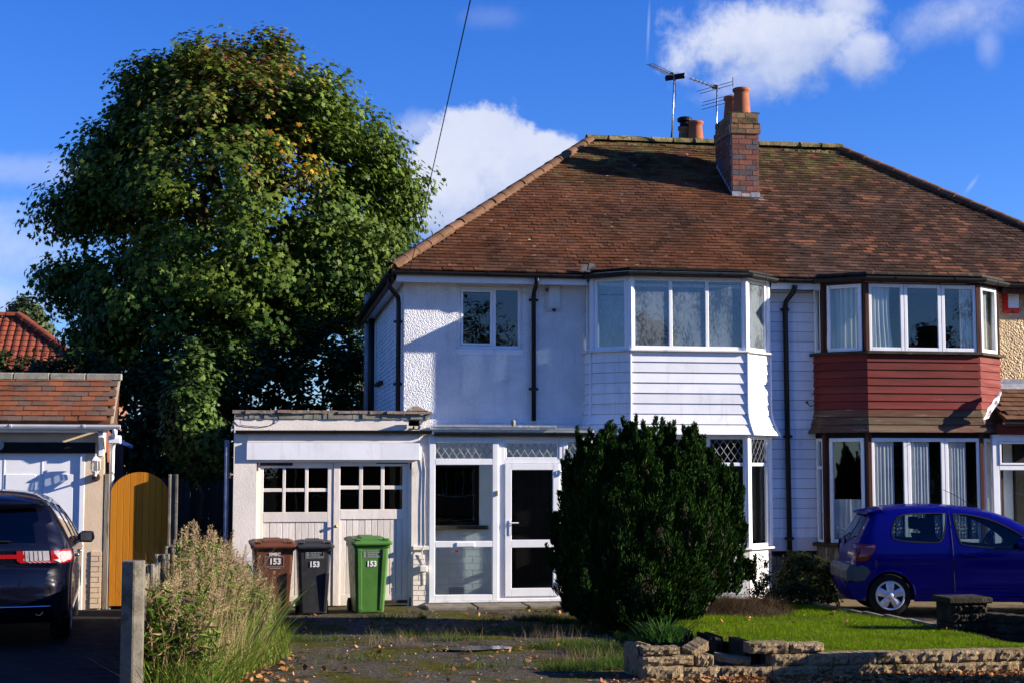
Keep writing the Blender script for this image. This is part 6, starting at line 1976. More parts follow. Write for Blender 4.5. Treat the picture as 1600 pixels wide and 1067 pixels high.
# ------------------------------------------------------------------ boxes, aerials, wire and other small fittings
def alarm_box(px0, px1, py0, py1, Y, main, side_m, lamp, label):
    a = at(px0, py1, Y); b_ = at(px1, py0, Y); x0, x1, z0, z1 = a[0], b_[0], a[2], b_[2]
    r = root('alarm_box', ((x0 + x1) / 2, Y, (z0 + z1) / 2), label, 'alarm box')
    mb = MB(); e = .055; mb.hexa([(x0, Y, z0), (x1, Y, z0), (x1 - e * .5, Y - .085, z0 + e), (x0 + e, Y - .085, z0 + e), (x0, Y, z1), (x1, Y, z1), (x1 - e * .5, Y - .085, z1), (x0 + e, Y - .085, z1)])
    # order: bottom ring then top ring (front edge last)
    mb.build('case', M[main], r, bevel=.006)
    mb = MB(); mb.box(x0 + e + .012, x1 - e * .5 - .012, Y - .089, Y - .0855, z0 + e + .03, z1 - .02); mb.build('front_plate', M[side_m], r)
    mb = MB(); mb.lathe([(0, -.02), (.028, -.015), (.034, 0)], ((x0 + x1) / 2 + .01, Y - .05, z0 + .03), 14, axis='y'); mb.build('strobe', M[lamp], r, smooth=True)
    for k in range(3):
        mb = MB(); mb.box(x0 + .006 + k * .012, x0 + .012 + k * .012, Y - .045 - k * .018, Y - .03 - k * .018, z1 - .10, z1 - .05); mb.build('vent_slot', M['black_paint'], r)
    return r


alarm_box(851.5, 876, 447, 487, -.016, 'alarm_white', 'alarm_white', 'alarm_blue', 'white burglar alarm box with blue strobe on the pebbledash beside the white bay')
ra = alarm_box(1566, 1591, 452, 490, -.016, 'alarm_red', 'sticker', 'bumper_grey', 'red and white burglar alarm box on the cream wall right of the red bay')


def aerial(name, base, top, tip, label, kind):
    b, t, p = Vector(base), Vector(top), Vector(tip)
    r = root(name, b, label, 'aerial')
    mb = MB(); mb.tube([b, t], .016, 8); mb.build('mast', M['steel'], r, smooth=True)
    u = (p - t).normalized(); s = Vector((-u.y, u.x, 0)).normalized()
    e0 = t - u * (.05 if kind == 1 else .12)
    mb = MB(); mb.tube([e0, p], .012, 6); mb.build('boom', M['alu'], r)
    L = (p - t).length
    if kind == 1:
        n = 11
        for k in range(n):
            c = t + u * (L * (.20 + .80 * k / (n - 1))); h = .105 - .025 * k / n
            mb = MB(); mb.tube([c - s * h, c + s * h], .005, 5); mb.build('element', M['cable'], r)
        for q in (-1, 1):
            mb = MB(); c = t - u * .02; d = Vector((0, 0, 1)) * .055 * q + -u * .03
            mb.hexa([c - s * .20 - u * .0, c + s * .20, c + s * .20 + u * .012, c - s * .20 + u * .012, c - s * .20 + d, c + s * .20 + d, c + s * .20 + d + u * .012, c - s * .20 + d + u * .012]); mb.build('reflector', M['cable'], r)
        mb = MB(); mb.tube([t + Vector((.02, 0, -.03)), t + Vector((.03, 0, -.3)), b + Vector((.02, 0, .4)), b + Vector((-.03, 0, 0))], .006, 5); mb.build('cable', M['cable'], r)
        c = t + u * .12; mb = MB(); mb.box(c.x - .03, c.x + .03, c.y - .03, c.y + .03, c.z - .02, c.z + .05); mb.build('dipole_box', M['cable'], r, bevel=.006)
    else:
        for k in range(6):
            c = t + u * (L * (.25 + .75 * k / 5)); mb = MB(); mb.box(c.x - .03, c.x + .03, c.y - .03, c.y + .03, c.z - .018, c.z + .018); mb.build('element', M['alu'], r, bevel=.006)
        for (dz, w1, w2) in ((.04, .42, .32), (-.02, .35, .32), (-.20, .30, .30), (-.26, .32, .30), (-.33, .32, .28)):
            c = t + Vector((0, 0, dz)); v = (s * 1.0 + Vector((0, 0, .12))).normalized()
            if v.x < 0: v = -v
            mb = MB(); mb.tube([c - v * w1, c + v * w2], .006, 5); mb.build('element', M['cable'], r)
        mb = MB(); v = s if s.x > 0 else -s
        mb.tube([t + Vector((0, 0, .16)) + v * .32, t + Vector((0, 0, -.02)) + v * .32], .007, 5); mb.tube([t + Vector((0, 0, -.17)) + v * .30, t + Vector((0, 0, -.30)) + v * .30], .007, 5); mb.build('element', M['cable'], r)
        c = t + u * .10; mb = MB(); mb.box(c.x - .05, c.x + .05, c.y - .03, c.y + .03, c.z - .03, c.z + .04); mb.build('dipole_box', M['cable'], r, bevel=.006)


aerial('tv_aerial', at(1049.5, 224, 3.95), at(1053.5, 120, 3.95), at(1016, 101, 3.15), 'taller television aerial on a thin mast standing clear left of the chimney', 1)
aerial('tv_aerial', at(1119, 250, 3.3), at(1120.5, 138, 3.3), at(1080, 123, 2.5), 'shorter television aerial with side rods just left of the chimney', 2)
mb = MB(); t_ = at(1120.5, 138, 3.3); q_ = at(1120, 122, 3.3); mb.tube([t_, q_], .014, 6)


def wire_and_pole():
    A = Vector(at(640, 424, -.34)); B = Vector(at(733, 0, -12.0)); d = (B - A)
    E = A + d * 1.9
    r = root('telegraph_pole', (E.x, E.y, 0), 'brown timber telegraph pole carrying the phone wire, on the far pavement', 'pole')
    mb = MB(); mb.tube([(E.x, E.y, -.2), (E.x, E.y, E.z + .4)], [.13, .10], 14); mb.build('shaft', M['bark'], r, smooth=True)
    mb = MB(); n = 24
    pts = []
    for k in range(n + 1):
        t = k / n; p = A.lerp(E, t); p.z -= .05 * 4 * t * (1 - t); pts.append(p)
    mb.tube(pts, .0055, 5)
    o = mb.build('phone_wire', M['cable']); tag(o, 'thin black phone wire running up from the eaves corner into the sky', 'wire')
    mb = MB(); c = at(614, 407, -.34); mb.tube([(c[0] + .035 * math.cos(a), c[1], c[2] + .045 * math.sin(a)) for a in np.linspace(0, 2 * math.pi, 14)], .006, 5)
    mb.tube([(c[0] + .03, c[1], c[2]), (c[0] + .16, c[1] + .02, c[2] - .06)], .006, 5); mb.build('wire_bracket', M['brass'], house)


wire_and_pole()
# slipped pieces of slate and lead where the white bay's roof starts
for (px, py, w, h, rz) in ((914, 419, .16, .11, .2), (925, 416, .13, .10, -.3), (919, 424.5, .10, .03, .05)):
    c = at(px, py, -.42); mb = MB()
    mb.hexa([(c[0] - w / 2, c[1] - .02, c[2] - h / 2 + rz * .06), (c[0] + w / 2, c[1] - .02, c[2] - h / 2 - rz * .06), (c[0] + w / 2, c[1], c[2] - h / 2 - rz * .06), (c[0] - w / 2, c[1], c[2] - h / 2 + rz * .06),
             (c[0] - w * .3, c[1] + .03, c[2] + h / 2), (c[0] + w * .5, c[1] + .03, c[2] + h / 2 + rz * .05), (c[0] + w * .5, c[1] + .045, c[2] + h / 2 + rz * .05), (c[0] - w * .3, c[1] + .045, c[2] + h / 2)])
    mb.build('slipped_slate', M['slate'], roof1)
# loose cable hooks on the boards
mb = MB(); pts = [at(x, y, Y) for x, y, Y in ((1261, 628, -.04), (1263, 631, -.06), (1267, 634.5, -.07), (1272, 632, -.06), (1277, 627, -.04))]
mb.tube(pts, .007, 6); mb.tube([at(1260.5, 628, -.02), at(1261, 628, -.06)], .018, 8); mb.build('loose_cable', M['cable'], house)
mb = MB(); mb.tube([at(x, y, Y) for x, y, Y in ((1267, 614, -.03), (1271, 616, -.05), (1277, 616, -.03))], .005, 6); mb.build('loose_cable', M['cable'], house)


def rag():
    ctr = Vector(at(1552, 632, -.95))
    rd = random.Random(4); n, m_ = 9, 6; vs = []
    a = Vector(at(1563, 611, -.86)); e = Vector(at(1539, 655, -.98)); ax = (e - a); w = Vector((.17, .10, .06))
    for i in range(n):
        t = i / (n - 1); ww = .25 + .75 * min(1, t * 2.2) * (1 - .35 * t)
        for j in range(m_):
            q = (j / (m_ - 1) - .5) * 2
            vs.append(a + ax * t + w * q * ww * .75 + Vector((rd.uniform(-.012, .012), rd.uniform(-.04, .03), rd.uniform(-.012, .012))))
    fs = [(i * m_ + j, i * m_ + j + 1, (i + 1) * m_ + j + 1, (i + 1) * m_ + j) for i in range(n - 1) for j in range(m_ - 1)]
    mb = MB(); mb.add(vs, fs); mb.add([v + Vector((.002, .006, .002)) for v in vs], [f[::-1] for f in fs])
    tag(mb.build('torn_sheet', M['white_cloth']), 'crumpled white plastic sheet stuck between the red bay and the lean-to roof', 'plastic sheet')


rag()
mb = MB(); c = at(747, 1012, Z=.03); rd = random.Random(8)
ring = [(c[0] + (.46 + rd.uniform(-.1, .1)) * math.cos(a), c[1] + (.20 + rd.uniform(-.05, .05)) * math.sin(a), .034) for a in np.linspace(0, 2 * math.pi, 22)[:-1]]
mb.add(ring, [tuple(range(len(ring)))]); tag(mb.build('puddle', M['water']), kind='structure')
# ------------------------------------------------------------------ foliage
MAPLE = np.array([(0, -.5), (.12, -.22), (.46, -.30), (.34, -.02), (.50, .20), (.20, .20), (0, .55), (-.20, .20), (-.50, .20), (-.34, -.02), (-.46, -.30), (-.12, -.22)])
OVAL = np.array([(0, -.5), (.26, -.12), (.22, .2), (0, .5), (-.22, .2), (-.26, -.12)])
DIAM = np.array([(0, -.5), (.22, .0), (0, .5), (-.22, .0)])
NEED = np.array([(-.10, -.5), (.10, -.5), (.0, .5)])


def unit(v): return v / np.maximum(np.linalg.norm(v, axis=-1, keepdims=True), 1e-9)


def leaves(name, P, Nn, size, m, tint, shape, par=None, curl=.15, updir=None, rg=NR):
    n = len(P); k = len(shape)
    Nn = unit(Nn); r = rg.normal(size=(n, 3)) if updir is None else updir
    U = unit(np.cross(Nn, r) if updir is None else updir - (updir * Nn).sum(1, keepdims=True) * Nn)
    if updir is None: V = np.cross(Nn, U)
    else: V = U; U = np.cross(V, Nn)
    s = size[:, None, None]
    co = P[:, None] + s * (shape[None, :, :1] * U[:, None] + shape[None, :, 1:] * V[:, None])
    co += s * curl * ((shape ** 2).sum(1)[None, :, None] - .12) * Nn[:, None] * -1.4
    f = np.arange(n * k).reshape(n, k)
    t = np.repeat(tint[:, None], k, 1).reshape(-1, 3)
    return np_mesh(name, co.reshape(-1, 3), f, m, par, attr=t)


def rand_dir(n, rg=NR): return unit(rg.normal(size=(n, 3)))


def crown_points(blobs, n_cl, per, cl_r, rg, shell=.45):
    """clusters of leaves spread through a union of ellipsoids, most of them near the outside"""
    vol = np.array([b[3] * b[4] * b[5] for b in blobs]) ** (2 / 3); vol /= vol.sum()
    C = []; 
    B = np.array(blobs, float)
    while len(C) < n_cl:
        i = rg.choice(len(blobs), p=vol); d = rand_dir(1, rg)[0]; t = shell + (1 - shell) * rg.random() ** .5
        p = B[i, :3] + d * B[i, 3:] * t
        q = (((p - B[:, :3]) / B[:, 3:]) ** 2).sum(1).min()
        if q > (shell * .8) ** 2: C.append((p, np.sqrt(q)))
        elif rg.random() < .12: C.append((p, np.sqrt(q)))
    Pc = np.array([c[0] for c in C])
    ctr = np.average(B[:, :3], axis=0, weights=vol)
    P = []; Nl = []; cid = []
    for i, p in enumerate(Pc):
        k = int(per * rg.uniform(.6, 1.4)); r = cl_r * rg.uniform(.7, 1.35)
        d = rand_dir(k, rg); rr = r * rg.random(k) ** .45
        sc = np.array([1.0, 1.0, .75])
        q = p + d * rr[:, None] * sc
        out = unit(p[None] - ctr) * .6 + d * .6 + np.array([0, 0, .55]) + rg.normal(size=(k, 3)) * .45
        P.append(q); Nl.append(out); cid.append(np.full(k, i))
    return np.concatenate(P), np.concatenate(Nl), np.concatenate(cid), Pc


def limbs(par, base, Pc, rg, n=26, r0=.22, m='bark', fork=.35, name='trunk'):
    base = Vector(base); top = Vector(Pc.mean(0)); top.z = base.z + (Pc[:, 2].max() - base.z) * .72
    mb = MB(); k = 7; pts = [base.lerp(top, i / k) + Vector((rg.normal() * .08, rg.normal() * .08, 0)) * (i > 0) for i in range(k + 1)]
    mb.tube(pts, [r0 * (1 - .8 * i / k) for i in range(k + 1)], 10); tr = mb.build(name, M[m], par, smooth=True)
    mb = MB()
    for i in rg.choice(len(Pc), n, replace=False):
        e = Vector(Pc[i]); t = min(.9, max(fork, (e.z - base.z) / max(.1, (top.z - base.z)) * .75)); s = base.lerp(top, t)
        mid = s.lerp(e, .5) + Vector((rg.normal() * .12, rg.normal() * .12, .18))
        mb.tube([s, s.lerp(mid, .5) + Vector((0, 0, .05)), mid, mid.lerp(e, .6), e], [r0 * .30 * (1 - t * .5), r0 * .24, r0 * .17, r0 * .10, r0 * .03], 6)
    mb.build('limb', M[m], tr, smooth=True)
    return tr


def mixc(a, b, t): return np.asarray(a)[None] * (1 - t[:, None]) + np.asarray(b)[None] * t[:, None]


def maple_tree():
    rg = np.random.default_rng(5); Y = 11.0; s = 1 / 69.5
    base = (at(345, 735, Y)[0], Y, 0)
    r = root('maple_tree', base, 'tall broad green maple with yellowing upper leaves behind the garage', 'tree')
    bl = []
    for (px, py, rx, ry, dy, ry3) in ((370, 330, 225, 250, 0, 3.2), (365, 150, 150, 95, 0, 2.0), (480, 175, 85, 85, -.5, 1.5), (245, 160, 85, 85, .3, 1.5), (185, 270, 95, 100, 0, 1.6), (125, 335, 88, 60, .2, 1.3), (120, 450, 76, 66, -.2, 1.2),
                                      (565, 230, 75, 95, 0, 1.5), (608, 300, 78, 72, .2, 1.3), (600, 385, 70, 60, 0, 1.3), (540, 430, 110, 110, -.8, 1.8), (330, 500, 240, 120, -.6, 2.6), (175, 535, 75, 55, -.3, 1.2),
                                      (660, 355, 30, 16, .5, .6), (350, 85, 40, 36, 0, .8), (425, 82, 35, 32, .2, .7), (305, 110, 60, 42, 0, .8)):
        p = at(px, py, Y + dy); bl.append((p[0], p[1], p[2], max(.25, rx * s - .36), ry3, max(.25, ry * s - .32)))
    P, Nl, cid, Pc = crown_points(bl, 960, 120, .58, rg)
    n = len(P)
    size = rg.uniform(.08, .17, n)
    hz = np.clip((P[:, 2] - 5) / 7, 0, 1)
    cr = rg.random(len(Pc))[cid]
    tint = mixc((.020, .054, .008), (.145, .200, .024), np.clip(hz * .5 + cr * .5 + rg.normal(0, .12, n), 0, 1))  # higher leaves tinted lighter to imitate sunlit foliage
    # autumn: yellow and rust on some upper clusters, strongest near the crown's top and right of centre
    def spot(px, py, rr, col, pr):
        c = at(px, py, Y - 2); d = np.hypot(P[:, 0] - c[0], P[:, 2] - c[2])
        k = (d < rr * rg.uniform(.3, 1.3, n)) & (rg.random(n) < pr)
        tint[k] = np.asarray(col) * rg.uniform(.6, 1.2, (k.sum(), 1))
    spot(400, 75, 1.3, (.19, .085, .022), .22); spot(370, 60, 1.0, (.14, .05, .018), .22); spot(420, 110, 1.1, (.24, .17, .035), .22)
    spot(470, 245, .75, (.36, .21, .018), .40); spot(445, 270, .8, (.17, .15, .022), .35); spot(300, 150, 1.5, (.13, .13, .03), .28); spot(240, 180, 1.1, (.12, .13, .03), .25)
    spot(350, 200, 1.6, (.14, .10, .025), .12); spot(190, 350, .5, (.20, .19, .03), .4)
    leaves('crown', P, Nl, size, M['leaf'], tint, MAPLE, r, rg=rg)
    limbs(r, base, Pc, rg, 40, .30)


maple_tree()


def bush(name, blobs, n_cl, per, cl_r, size, m, ca, cb, label, cat, shape=OVAL, seed=1, base=None, group=None, spots=None, n_l=14, r0=.05, shell=.35):
    rg = np.random.default_rng(seed)
    base = base or (blobs[0][0], blobs[0][1], 0)
    r = root(name, base, label, cat, group)
    P, Nl, cid, Pc = crown_points(blobs, n_cl, per, cl_r, rg, shell)
    ok = P[:, 2] > .01; P, Nl, cid = P[ok], Nl[ok], cid[ok]
    n = len(P); cr = rg.random(len(Pc))[cid]
    tint = mixc(ca, cb, np.clip(cr * .7 + rg.normal(.15, .2, n), 0, 1))
    if spots is not None:
        k = rg.random(n) < spots[1]; tint[k] = np.asarray(spots[0]) * rg.uniform(.6, 1.3, (k.sum(), 1))
    leaves('crown', P, Nl, rg.uniform(size[0], size[1], n), m, tint, shape, r, rg=rg)
    limbs(r, base, Pc, rg, min(n_l, len(Pc)), r0)
    return r


def px_blob(px, py, rx, ry, Y, ry3):
    p = at(px, py, Y); s = depth_of(p) / F_PX
    return (p[0], p[1], p[2], rx * s, ry3, ry * s)


# shrubs between the two garages and behind them
bush('laurel_shrub', [px_blob(300, 610, 34, 75, .5, .4), px_blob(318, 700, 42, 60, .6, .4), px_blob(285, 660, 30, 60, .7, .4), px_blob(300, 560, 14, 32, .5, .25)], 150, 60, .20, (.07, .13), M['leaf'],
     (.035, .075, .014), (.095, .150, .030), 'tall light green leafy shrub between the orange gate and the garage', 'shrub', seed=4, base=(at(305, 735, .6)[0], .6, 0))
hb_ = []
for i, (px, py, rx, ry, Y) in enumerate(((215, 640, 60, 95, 7.0), (120, 600, 80, 48, 7.5), (40, 600, 80, 42, 8.0), (280, 620, 70, 110, 7.2), (395, 610, 90, 90, 7.5), (500, 600, 90, 100, 7.4), (-30, 590, 60, 40, 8), (565, 590, 60, 80, 9.5))):
    labs = ['dark evergreen shrub left of the light green shrub behind the gate', 'dark hedge rising behind the left garage roof, middle part', 'dark hedge rising behind the left garage roof, at the picture edge',
            'dark evergreen shrub directly behind the light green shrub', 'dark evergreen shrub behind the left half of the flat garage roof', 'dark evergreen shrub beside the white house side wall', 'dark hedge end beyond the left picture edge', 'dark evergreen shrub behind the rear corner of the white house']
    p = at(px, py, Y)
    bl = [px_blob(px, py, rx, ry, Y, .9)]
    bl.append((p[0], Y, p[2] * .45, rx * .0115, .8, p[2] * .45))
    bush('evergreen_shrub', bl, 110, 60, .36, (.10, .18), M['leaf'], (.010, .026, .008), (.022, .048, .012), labs[i], 'shrub', seed=30 + i, base=(p[0], Y, 0), group='dark shrubs behind the garages', shell=.2, r0=.09)


def conifer():
    rg = np.random.default_rng(8); Y0 = -4.25
    base = (at(1000, 965, Y0)[0], Y0, 0.02)
    r = root('conifer_bush', base, 'dense dark green upright conifer bush standing before the white bay and porch', 'conifer')
    # upright plumes: (px, top py, bottom py, px radius, Y)
    pl = [(914, 690, 960, 34, -2.9), (942, 672, 968, 36, -3.3), (985, 660, 970, 34, -3.1), (960, 690, 970, 40, -3.7), (1015, 668, 968, 34, -3.3), (1003, 690, 972, 40, -3.9), (1040, 674, 965, 30, -3.0), (1045, 700, 968, 40, -3.7),
          (1078, 667, 900, 26, -3.2), (1085, 690, 900, 32, -3.6), (1108, 700, 870, 26, -3.0), (1128, 738, 870, 24, -3.3), (1143, 795, 858, 18, -3.2), (1118, 780, 880, 28, -3.7), (904, 712, 940, 26, -3.4), (896, 725, 930, 20, -3.0),
          (930, 700, 965, 40, -3.8), (975, 740, 975, 48, -4.1), (1025, 745, 972, 48, -4.1), (1060, 740, 965, 42, -4.0), (940, 830, 972, 48, -4.05), (1000, 850, 975, 60, -4.2), (1060, 850, 965, 50, -4.0), (1100, 820, 930, 36, -3.6), (1125, 835, 925, 26, -3.5),
          (1165, 873, 905, 15, -3.1), (868, 800, 850, 11, -3.1), (873, 845, 892, 13, -3.1), (1000, 760, 970, 60, -3.2), (950, 770, 965, 55, -3.0), (1045, 780, 965, 50, -2.9), (900, 820, 955, 30, -3.2), (1095, 740, 890, 32, -3.9)]
    P = []; D = []; Rr = []; T = []
    cores = MB()
    pl = [(a_, b_, c_, d_, e_ - 1.15) for a_, b_, c_, d_, e_ in pl]
    for (px, pt, pb, rp, Y) in pl:
        a = at(px, pt, Y); b = at(px, pb, Y); s = depth_of(a) / F_PX; R0 = rp * s; H = a[2] - b[2]
        n = int(8200 * R0 * H / (.30 * 2.5) * 1.2) + 300
        # small sprigs: sub-plumes on the surface for a knobbly outline
        nk = max(5, int(26 * R0 * H / .5)); kt = rg.random(nk) ** .8; ka = rg.random(nk) * 2 * np.pi
        t = rg.random(n) ** .85; ang = rg.random(n) * 2 * np.pi
        prof = lambda q: np.where(q < .30, .55 + .45 * np.sqrt(np.clip(q / .30, 0, 1)), np.sqrt(np.clip(1 - ((q - .30) / .70) ** 2, 0, 1)) * .92 + .08 * (1 - q))
        bumpf = 1 + .16 * np.sin(ang * 3 + px + t * 9) + .12 * np.sin(ang * 5 - t * 17 + px * 2) + .10 * np.sin(t * 31 + ang * 2)
        rr = R0 * prof(t) * bumpf * (.72 + .30 * rg.random(n) ** .6)
        x = b[0] + (a[0] - b[0]) * t + rr * np.cos(ang); y = Y + rr * np.sin(ang) * .9; z = b[2] + H * t
        P.append(np.stack([x, y, z], 1)); D.append(np.stack([np.cos(ang) * .75, np.sin(ang) * .75, np.full(n, 1.0) + .3 * t], 1)); T.append(t)
        q = np.linspace(0, .97, 9)
        cores.lathe([(max(.005, float(R0 * .60 * prof(np.array([v]))[0])), float(b[2] + H * v)) for v in q], ((a[0] + b[0]) / 2, Y, 0), 9)
    # many small upright spires growing out of the plumes give the feathery surface
    base_P = np.concatenate(P); base_D = np.concatenate(D)
    pick = rg.choice(len(base_P), 800, replace=False)
    for i in pick:
        c = base_P[i]; o = base_D[i].copy(); o[2] = 0
        hh = rg.uniform(.14, .38); R1 = rg.uniform(.028, .060); m = int(180 * hh / .3)
        t = rg.random(m); ang = rg.random(m) * 2 * np.pi
        rr = R1 * np.where(t < .25, .6 + 1.6 * t, np.sqrt(np.clip(1 - ((t - .25) / .75) ** 1.6, 0, 1))) * (.55 + .5 * rg.random(m))
        ax = unit(np.array([o[0] * .28, o[1] * .28, 1.0]) + rg.normal(0, .06, 3))
        p = c + unit(o) * .02 - np.array([0, 0, hh * .35]) + ax * (hh * t)[:, None] + np.stack([rr * np.cos(ang), rr * np.sin(ang), np.zeros(m)], 1)
        P.append(p); D.append(np.stack([np.cos(ang) * .5, np.sin(ang) * .5, np.full(m, 1.0)], 1)); T.append(np.full(m, .4) + .5 * t)
    P = np.concatenate(P); D = np.concatenate(D); T = np.concatenate(T)
    ok = P[:, 2] > .03; P, D, T = P[ok], D[ok], T[ok]
    n = len(P)
    D = unit(D + rg.normal(size=(n, 3)) * .22); Nn = unit(np.cross(D, rand_dir(n, rg)) + D * .1)
    tint = mixc((.005, .016, .003), (.020, .058, .006), np.clip(.2 + rg.normal(0, .22, n) + .45 * T, 0, 1))
    k = rg.random(n) < .05; tint[k] = np.array((.065, .105, .018))
    sprig = np.array([(-.07, -.5), (.07, -.5), (.13, .0), (.04, .5), (-.04, .5), (-.13, .0)])
    leaves('foliage', P, Nn, rg.uniform(.035, .080, n), M['leaf_dull'], tint, sprig, r, curl=.1, updir=D, rg=rg)
    cores.build('inner_growth', M['dead_wood'], r, smooth=True)  # solid cores coloured dark for the bush's inner shade
    # bare stems at the right, and the two stray low branches
    mb = MB(); bx = base[0]
    stems = [[(1065, 955), (1090, 905), (1110, 860), (1118, 820)], [(1070, 958), (1098, 915), (1112, 880), (1105, 830)], [(1080, 960), (1104, 930), (1118, 915), (1150, 908), (1163, 895)], [(1096, 962), (1108, 938), (1116, 918)], [(1060, 962), (1085, 925), (1096, 880), (1090, 830)]]
    for st in stems:
        mb.tube([Vector(at(x, y, -4.4)) for x, y in st], [.026, .022, .018, .012, .008][:len(st)], 6)
    for st in ([(905, 900), (885, 880), (873, 868)], [(900, 850), (880, 830), (870, 815)]):
        mb.tube([Vector(at(x, y, -4.25)) for x, y in st], .012, 6)
    mb.build('stem', M['twig'], r, smooth=True)


conifer()
bush('garden_shrub', [px_blob(1265, 905, 52, 38, -1.75, .50), px_blob(1300, 900, 24, 26, -2.0, .3), px_blob(1222, 908, 22, 36, -1.7, .35), px_blob(1255, 935, 60, 20, -1.9, .45), px_blob(1250, 880, 24, 14, -1.8, .25), px_blob(1290, 882, 22, 12, -1.8, .22)],
     150, 42, .115, (.035, .065), M['leaf'], (.020, .036, .010), (.060, .075, .016), 'low rounded olive green shrub between the white bay and the blue car', 'shrub', seed=12, base=(at(1260, 945, -1.75)[0], -1.75, .02), spots=((.20, .18, .03), .07), r0=.025)
bush('garden_shrub', [px_blob(1192, 900, 16, 34, -1.65, .25), px_blob(1188, 925, 20, 20, -1.7, .25)], 34, 22, .09, (.035, .06), M['leaf'], (.022, .036, .010), (.05, .07, .016),
     'sparse twiggy shrub against the painted base of the white bay', 'shrub', seed=13, base=(at(1190, 945, -1.65)[0], -1.65, .02), r0=.018)


# ------------------------------------------------------------------ grasses and weeds
def blades(name, X, Y, Z, H, Wd, tint, m, lean=.35, bend=.25, par=None, rg=NR, seg=1, dirs=None):
    n = len(X); a = rg.random(n) * 2 * np.pi if dirs is None else dirs
    l = rg.random(n) * lean
    d = np.stack([np.cos(a), np.sin(a), np.zeros(n)], 1)
    w = np.stack([-np.sin(a + .5), np.cos(a + .5), np.zeros(n)], 1)
    b = np.stack([X, Y, Z], 1); vs = []
    ks = seg + 1
    for i in range(ks):
        t = i / seg
        c = b + d * (H * (l * t + bend * t * t))[:, None]; c[:, 2] = Z + H * t * (1 - .25 * bend * t)
        ww = (Wd * (1 - t) ** .7 * .5)[:, None] if i < seg else (Wd * .03)[:, None]
        vs += [c - w * ww, c + w * ww]
    V = np.stack(vs, 1).reshape(-1, 3); k = 2 * ks
    f = np.concatenate([np.stack([np.arange(n) * k + 2 * i, np.arange(n) * k + 2 * i + 1, np.arange(n) * k + 2 * i + 3, np.arange(n) * k + 2 * i + 2], 1) for i in range(seg)])
    return np_mesh(name, V, f, m, par, attr=np.repeat(tint[:, None], k, 1).reshape(-1, 3))


def lawn_grass():
    rg = np.random.default_rng(21); n = 110000
    y = -9.0 + 6.9 * rg.random(n) ** 1.15; xl = np.array([LAWN_L(v) for v in y]); x = xl + .03 + (8.02 - xl) * rg.random(n)
    d = np.sin(x * 2.3 + y) + np.sin(y * 3.1 - x * 1.7)
    H = rg.uniform(.022, .055, n) * (1 + .25 * d); z = np.array([lawn_z(a, b) for a, b in zip(x, y)]) - .004
    t = mixc((.065, .125, .003), (.190, .285, .008), rg.random(n)); k = rg.random(n) < .05; t[k] = (.20, .17, .05)
    worn = np.clip((np.sin(x * 3.7 + y * 2.2) + np.sin(y * 5.3 - x * 2.9 + 1.0) + np.sin(x * 9.1 + y * 6.7)) * .5 - .35, 0, 1); t = t * (1 - .55 * worn[:, None]) + np.array((.13, .11, .03)) * (.55 * worn[:, None]); H = H * (1 - .45 * worn)
    o = blades('lawn_grass', x, y, z, H, rg.uniform(.004, .0075, n), t, M['grass'], .5, .35, rg=rg); tag(o, 'short bright green grass of the front lawn', 'grass', kind='stuff')


lawn_grass()


def patch(name, spots, label, cat, ca, cb, hmin, hmax, seed, wmin=.004, wmax=.008, zf=None, lean=.6, m='grass', seg=1):
    """uncountable low growth: spots are (x, y, rx, ry, number)"""
    rg = np.random.default_rng(seed); X = []; Y = []
    for (cx_, cy_, rx, ry, n) in spots:
        a = rg.random(n) * 2 * np.pi; q = rg.random(n) ** .7
        X.append(cx_ + rx * q * np.cos(a)); Y.append(cy_ + ry * q * np.sin(a))
    X = np.concatenate(X); Y = np.concatenate(Y); n = len(X)
    Z = np.array([zf(a, b) if zf else .02 for a, b in zip(X, Y)])
    o = blades(name, X, Y, Z, rg.uniform(hmin, hmax, n), rg.uniform(wmin, wmax, n), mixc(ca, cb, rg.random(n)), M[m], lean, .4, rg=rg, seg=seg)
    return tag(o, label, cat, kind='stuff')


def g(px, py): p = at(px, py, Z=.02); return float(p[0]), float(p[1])


sp = []
for (px, py, rx, ry, n) in ((835, 968, .35, .15, 900), (880, 973, .3, .15, 700), (770, 972, .25, .12, 150), (660, 965, .08, .06, 120), (600, 965, .5, .08, 200), (830, 985, .6, .25, 400), (640, 995, .7, .3, 260), (700, 1000, .3, .2, 180), (735, 1000, .4, .2, 150),
                           (480, 1000, .5, .25, 350), (900, 1010, .5, .3, 1200), (950, 1020, .45, .45, 2200), (970, 1040, .35, .4, 1800), (900, 1045, .4, .25, 900), (990, 1000, .2, .4, 1200), (560, 1030, .8, .4, 160), (780, 1040, .6, .3, 160), (925, 985, .4, .2, 500)):
    x, y = g(px, py); sp.append((x, y, rx, ry, n))
patch('driveway_grass', sp, 'tufts of grass and weeds growing through the driveway', 'grass', (.035, .075, .012), (.10, .15, .03), .03, .12, 41, .004, .010, lean=.8)
sp = [(*g(px, py), rx, ry, n) for px, py, rx, ry, n in ((690, 1000, .5, .25, 160), (600, 1005, .4, .2, 120), (920, 1030, .5, .4, 260), (850, 1000, .5, .2, 140))]
patch('dry_stalks', sp, 'thin dry grass stalks scattered over the driveway', 'grass', (.16, .12, .06), (.30, .23, .12), .06, .22, 42, .002, .004, lean=.9, m='straw', seg=2)
